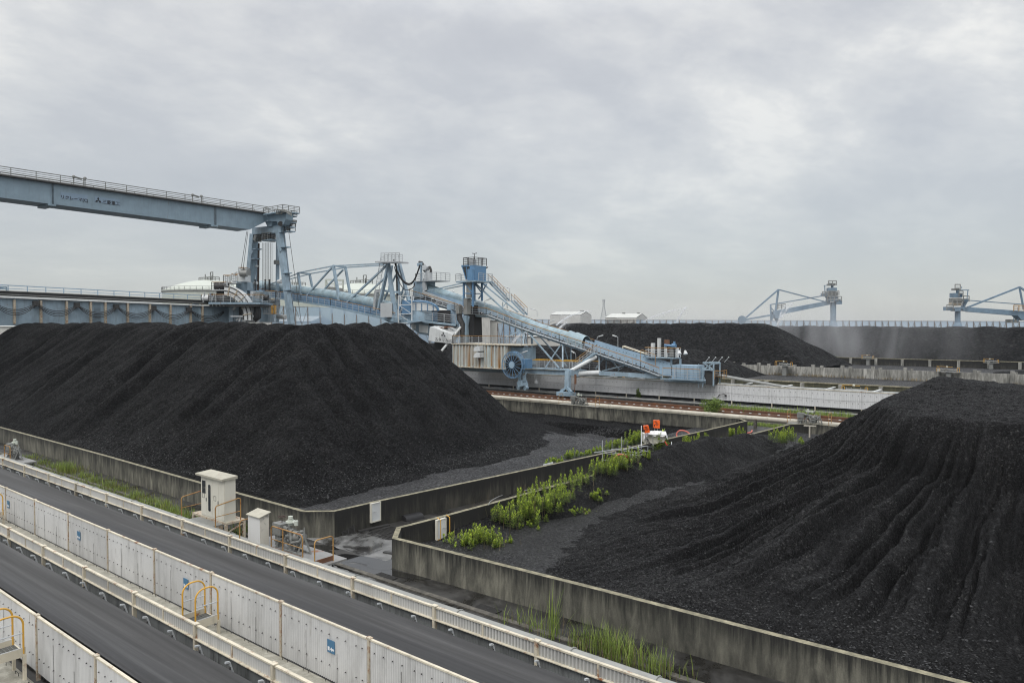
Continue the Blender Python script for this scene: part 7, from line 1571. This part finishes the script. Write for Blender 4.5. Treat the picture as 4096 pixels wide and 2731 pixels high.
for px in range(1870, 1965, 3): c = GZ(px + r.gauss(0, 2), 2058 - (px - 1870) * .25, .9); z = c.z; P.append((c.x + .15, c.y, .3, r.uniform(1.0, 1.7), .006, r.uniform(0, .25), r.random() * 6.28)); P.append((c.x + .3, c.y, .3, r.uniform(.6, 1.4), .005, r.uniform(.1, .4), r.random() * 6.28))
for i in range(50): c = GZ(2060 + 180 * r.random(), 1985 - r.random() * 30, .0); P += [(c.x - .5 + r.gauss(0, .2), c.y, 0, r.uniform(.3, .9), .006, r.uniform(.1, .4), r.random() * 6.28)]
P += DS
blades('dead_stalks', 'thin dead stalks against the dark inner pit walls', P, 'dry', cat='dead stalks')
P = []
for i in range(60): s = -90 + 80 * r.random(); P += tuft(s, 153.1, 14, .6, .65, .05)
for i in range(50): s = -80 + 60 * r.random(); P += tuft(s, 115.9, 6, .5, .5, .04)
blades('far_grass', 'brown green grass at the foot of the pale far wall', P, 'dry')
# ---------------------------------------------------------------- water spray and haze
def volmat(name, dens, col=(.9, .93, .96), noise_sc=None, lo=.45, hi=.7, aniso=0.2, stretch=(1, 1, 1)):
    m = bpy.data.materials.new(name); m.use_nodes = True; nt = m.node_tree; nt.nodes.remove(nt.nodes['Principled BSDF']); v = nt.nodes.new('ShaderNodeVolumePrincipled'); v.inputs['Color'].default_value = (*col, 1); v.inputs['Density'].default_value = dens; v.inputs['Anisotropy'].default_value = aniso
    if noise_sc:
        n = noise(nt, coords(nt, stretch), noise_sc, 3, .6); mr = nd(nt, 'ShaderNodeMapRange'); lk(nt, n, mr.inputs[0]); mr.inputs[1].default_value = lo; mr.inputs[2].default_value = hi; mr.inputs[3].default_value = 0; mr.inputs[4].default_value = dens; lk(nt, mr.outputs[0], v.inputs['Density'])
    lk(nt, v.outputs[0], nt.nodes['Material Output'].inputs['Volume']); return m
M['jet'] = volmat('water_jet', 3.0, (.95, .97, 1)); M['mist'] = volmat('water_mist', .12, (.93, .95, .97), .10, .42, .62, .2, (1, 1, .35)); M['mist2'] = volmat('thin_mist', .03, (.93, .95, .97))
def soft_mist(name, dens, c, rad, sc=.12, lo=.33, hi=.72, rot=YAW):
    m = bpy.data.materials.new(name); m.use_nodes = True; nt = m.node_tree; nt.nodes.remove(nt.nodes['Principled BSDF']); v = nt.nodes.new('ShaderNodeVolumePrincipled'); v.inputs['Color'].default_value = (.97, .98, 1, 1); v.inputs['Anisotropy'].default_value = .1
    n = noise(nt, coords(nt, (1, 1, .3)), sc, 3, .6, .6); mr = nd(nt, 'ShaderNodeMapRange'); lk(nt, n, mr.inputs[0]); mr.inputs[1].default_value = lo; mr.inputs[2].default_value = hi; mr.inputs[3].default_value = 0; mr.inputs[4].default_value = dens
    mp = nt.nodes.new('ShaderNodeMapping'); mp.vector_type = 'TEXTURE'; mp.inputs['Location'].default_value = c; mp.inputs['Scale'].default_value = rad; mp.inputs['Rotation'].default_value = (0, 0, rot); lk(nt, nt.nodes.new('ShaderNodeNewGeometry').outputs['Position'], mp.inputs[0])
    vl = nt.nodes.new('ShaderNodeVectorMath'); vl.operation = 'LENGTH'; lk(nt, mp.outputs[0], vl.inputs[0]); m2 = nd(nt, 'ShaderNodeMapRange'); lk(nt, vl.outputs[1], m2.inputs[0]); m2.inputs[1].default_value = 1; m2.inputs[2].default_value = .25; m2.inputs[3].default_value = 0; m2.inputs[4].default_value = 1
    mu = nd(nt, 'ShaderNodeMath', operation='MULTIPLY'); lk(nt, mr.outputs[0], mu.inputs[0]); lk(nt, m2.outputs[0], mu.inputs[1]); lk(nt, mu.outputs[0], v.inputs['Density']); lk(nt, v.outputs[0], nt.nodes['Material Output'].inputs['Volume']); return m
def jetmat():
    m, nt, bs = newmat('white_water_spray'); bs.inputs['Base Color'].default_value = (.9, .92, .94, 1); bs.inputs['Roughness'].default_value = 1; bs.inputs['Subsurface Weight'].default_value = 0
    tl = nt.nodes.new('ShaderNodeBsdfTranslucent'); tl.inputs[0].default_value = (.9, .92, .94, 1); m1 = nt.nodes.new('ShaderNodeMixShader'); m1.inputs[0].default_value = .5; lk(nt, bs.outputs[0], m1.inputs[1]); lk(nt, tl.outputs[0], m1.inputs[2])
    tr = nt.nodes.new('ShaderNodeBsdfTransparent'); mx = nt.nodes.new('ShaderNodeMixShader'); n = noise(nt, coords(nt), 1.3, 6, .75); lk(nt, ramp(nt, n, [(.42, (0, 0, 0)), (.62, (.5,) * 3)]), mx.inputs[0]); lk(nt, tr.outputs[0], mx.inputs[1]); lk(nt, m1.outputs[0], mx.inputs[2]); lk(nt, mx.outputs[0], nt.nodes['Material Output'].inputs[0]); return m
M['jet'] = jetmat()
def jet(label, pts, d, r, seed=1):
    R_ = random.Random(seed); P = [DP(x, y, d) for x, y in pts]; mb = MB()
    for k in range(4):
        off = V(R_.gauss(0, 1), R_.gauss(0, 1), R_.gauss(0, .6)); n = len(P); mb.tube([p + off * r[i] * .8 * (i / n + .15) for i, p in enumerate(P)], [max(.03, x * .4) for x in r], 6)
    for i in range(700):
        u = R_.random() * (len(P) - 1); k = int(u); p = P[k].lerp(P[k + 1], u - k); rr = r[k] * 1.8 * (u / len(P) + .3); c = p + V(R_.gauss(0, rr), R_.gauss(0, rr), R_.gauss(0, rr) - abs(R_.gauss(0, rr)) * 1.5); s = .06; mb.add([c + V(-s, 0, 0), c + V(s, 0, 0), c + V(0, 0, s * 2.5)], [(0, 1, 2)])
    return mb.build('water_jet', M['jet'], label=label, cat='water jet', smooth=True, kind='stuff')
jet('white water jet rising past the right end of the central pile crest', [(3108, 1314), (3113, 1292), (3124, 1265), (3138, 1240), (3150, 1222), (3168, 1212)], 200, [.18, .4, .6, .7, .55, .3])
jet('arcing water jet crossing in front of the white gabled building', [(2225, 1300), (2250, 1280), (2280, 1262), (2330, 1246), (2370, 1243)], 215, [.6, .55, .45, .3, .12], 2)
jet('faint water jet shooting left over the central pile', [(2572, 1286), (2620, 1263), (2680, 1243), (2745, 1233)], 215, [.2, .3, .32, .15], 3)
jet('short upright water jet above the central pile crest', [(2706, 1290), (2716, 1268), (2730, 1245), (2745, 1228)], 215, [.15, .3, .38, .25], 4)
jet('falling water spray below the stacker incline', [(2040, 1400), (2052, 1370), (2075, 1345), (2110, 1330)], 140, [.4, .5, .4, .25], 5)
jet('small fan of spray at the base of the white gabled building', [(2215, 1375), (2225, 1340), (2240, 1310), (2265, 1290)], 212, [.9, .9, .7, .4], 6)
def mist(label, px, py, d, rad, dens, seed_sc=.12, c=None):
    ax, ay = (cR, cF) if c is None else (V(1, 0, 0), YV); rot = YAW if c is None else 0; c = c or DP(px, py, d); m = soft_mist('spray_mist', dens, tuple(c), rad, seed_sc, rot=rot); q = MB(); a, b, z = rad[0], rad[1], rad[2]
    P = [c + ax * x * a + ay * y * b for x, y in ((-1, -1), (1, -1), (1, 1), (-1, 1))]; q.prism([V(p.x, p.y, max(.3, c.z - z)) for p in P], (0, 0, c.z + z - max(.3, c.z - z))); q.build('spray_mist', m, label=label, cat='mist', kind='stuff', smooth=False)
mist('drifting spray mist in front of the far right pile and hazy stacker', 0, 0, 0, (44, 3.0, 17), .15, .10, V(-58, 210.4, 7.5))
mist('fine mist in front of the white gabled building', 2270, 1310, 220, (16, 5, 9), .10)
mist('thin mist above the central pile', 2720, 1265, 228, (22, 6, 7), .05)
HZ = volmat('pale_air', .0001, (.80, .86, .93)); HZ.node_tree.nodes['Principled Volume'].inputs['Anisotropy'].default_value = 0
MB().box(-760, 620, -60, 780, -1, 62).build('haze', HZ, label='pale humid air over the whole yard', cat='haze', kind='stuff', smooth=False)
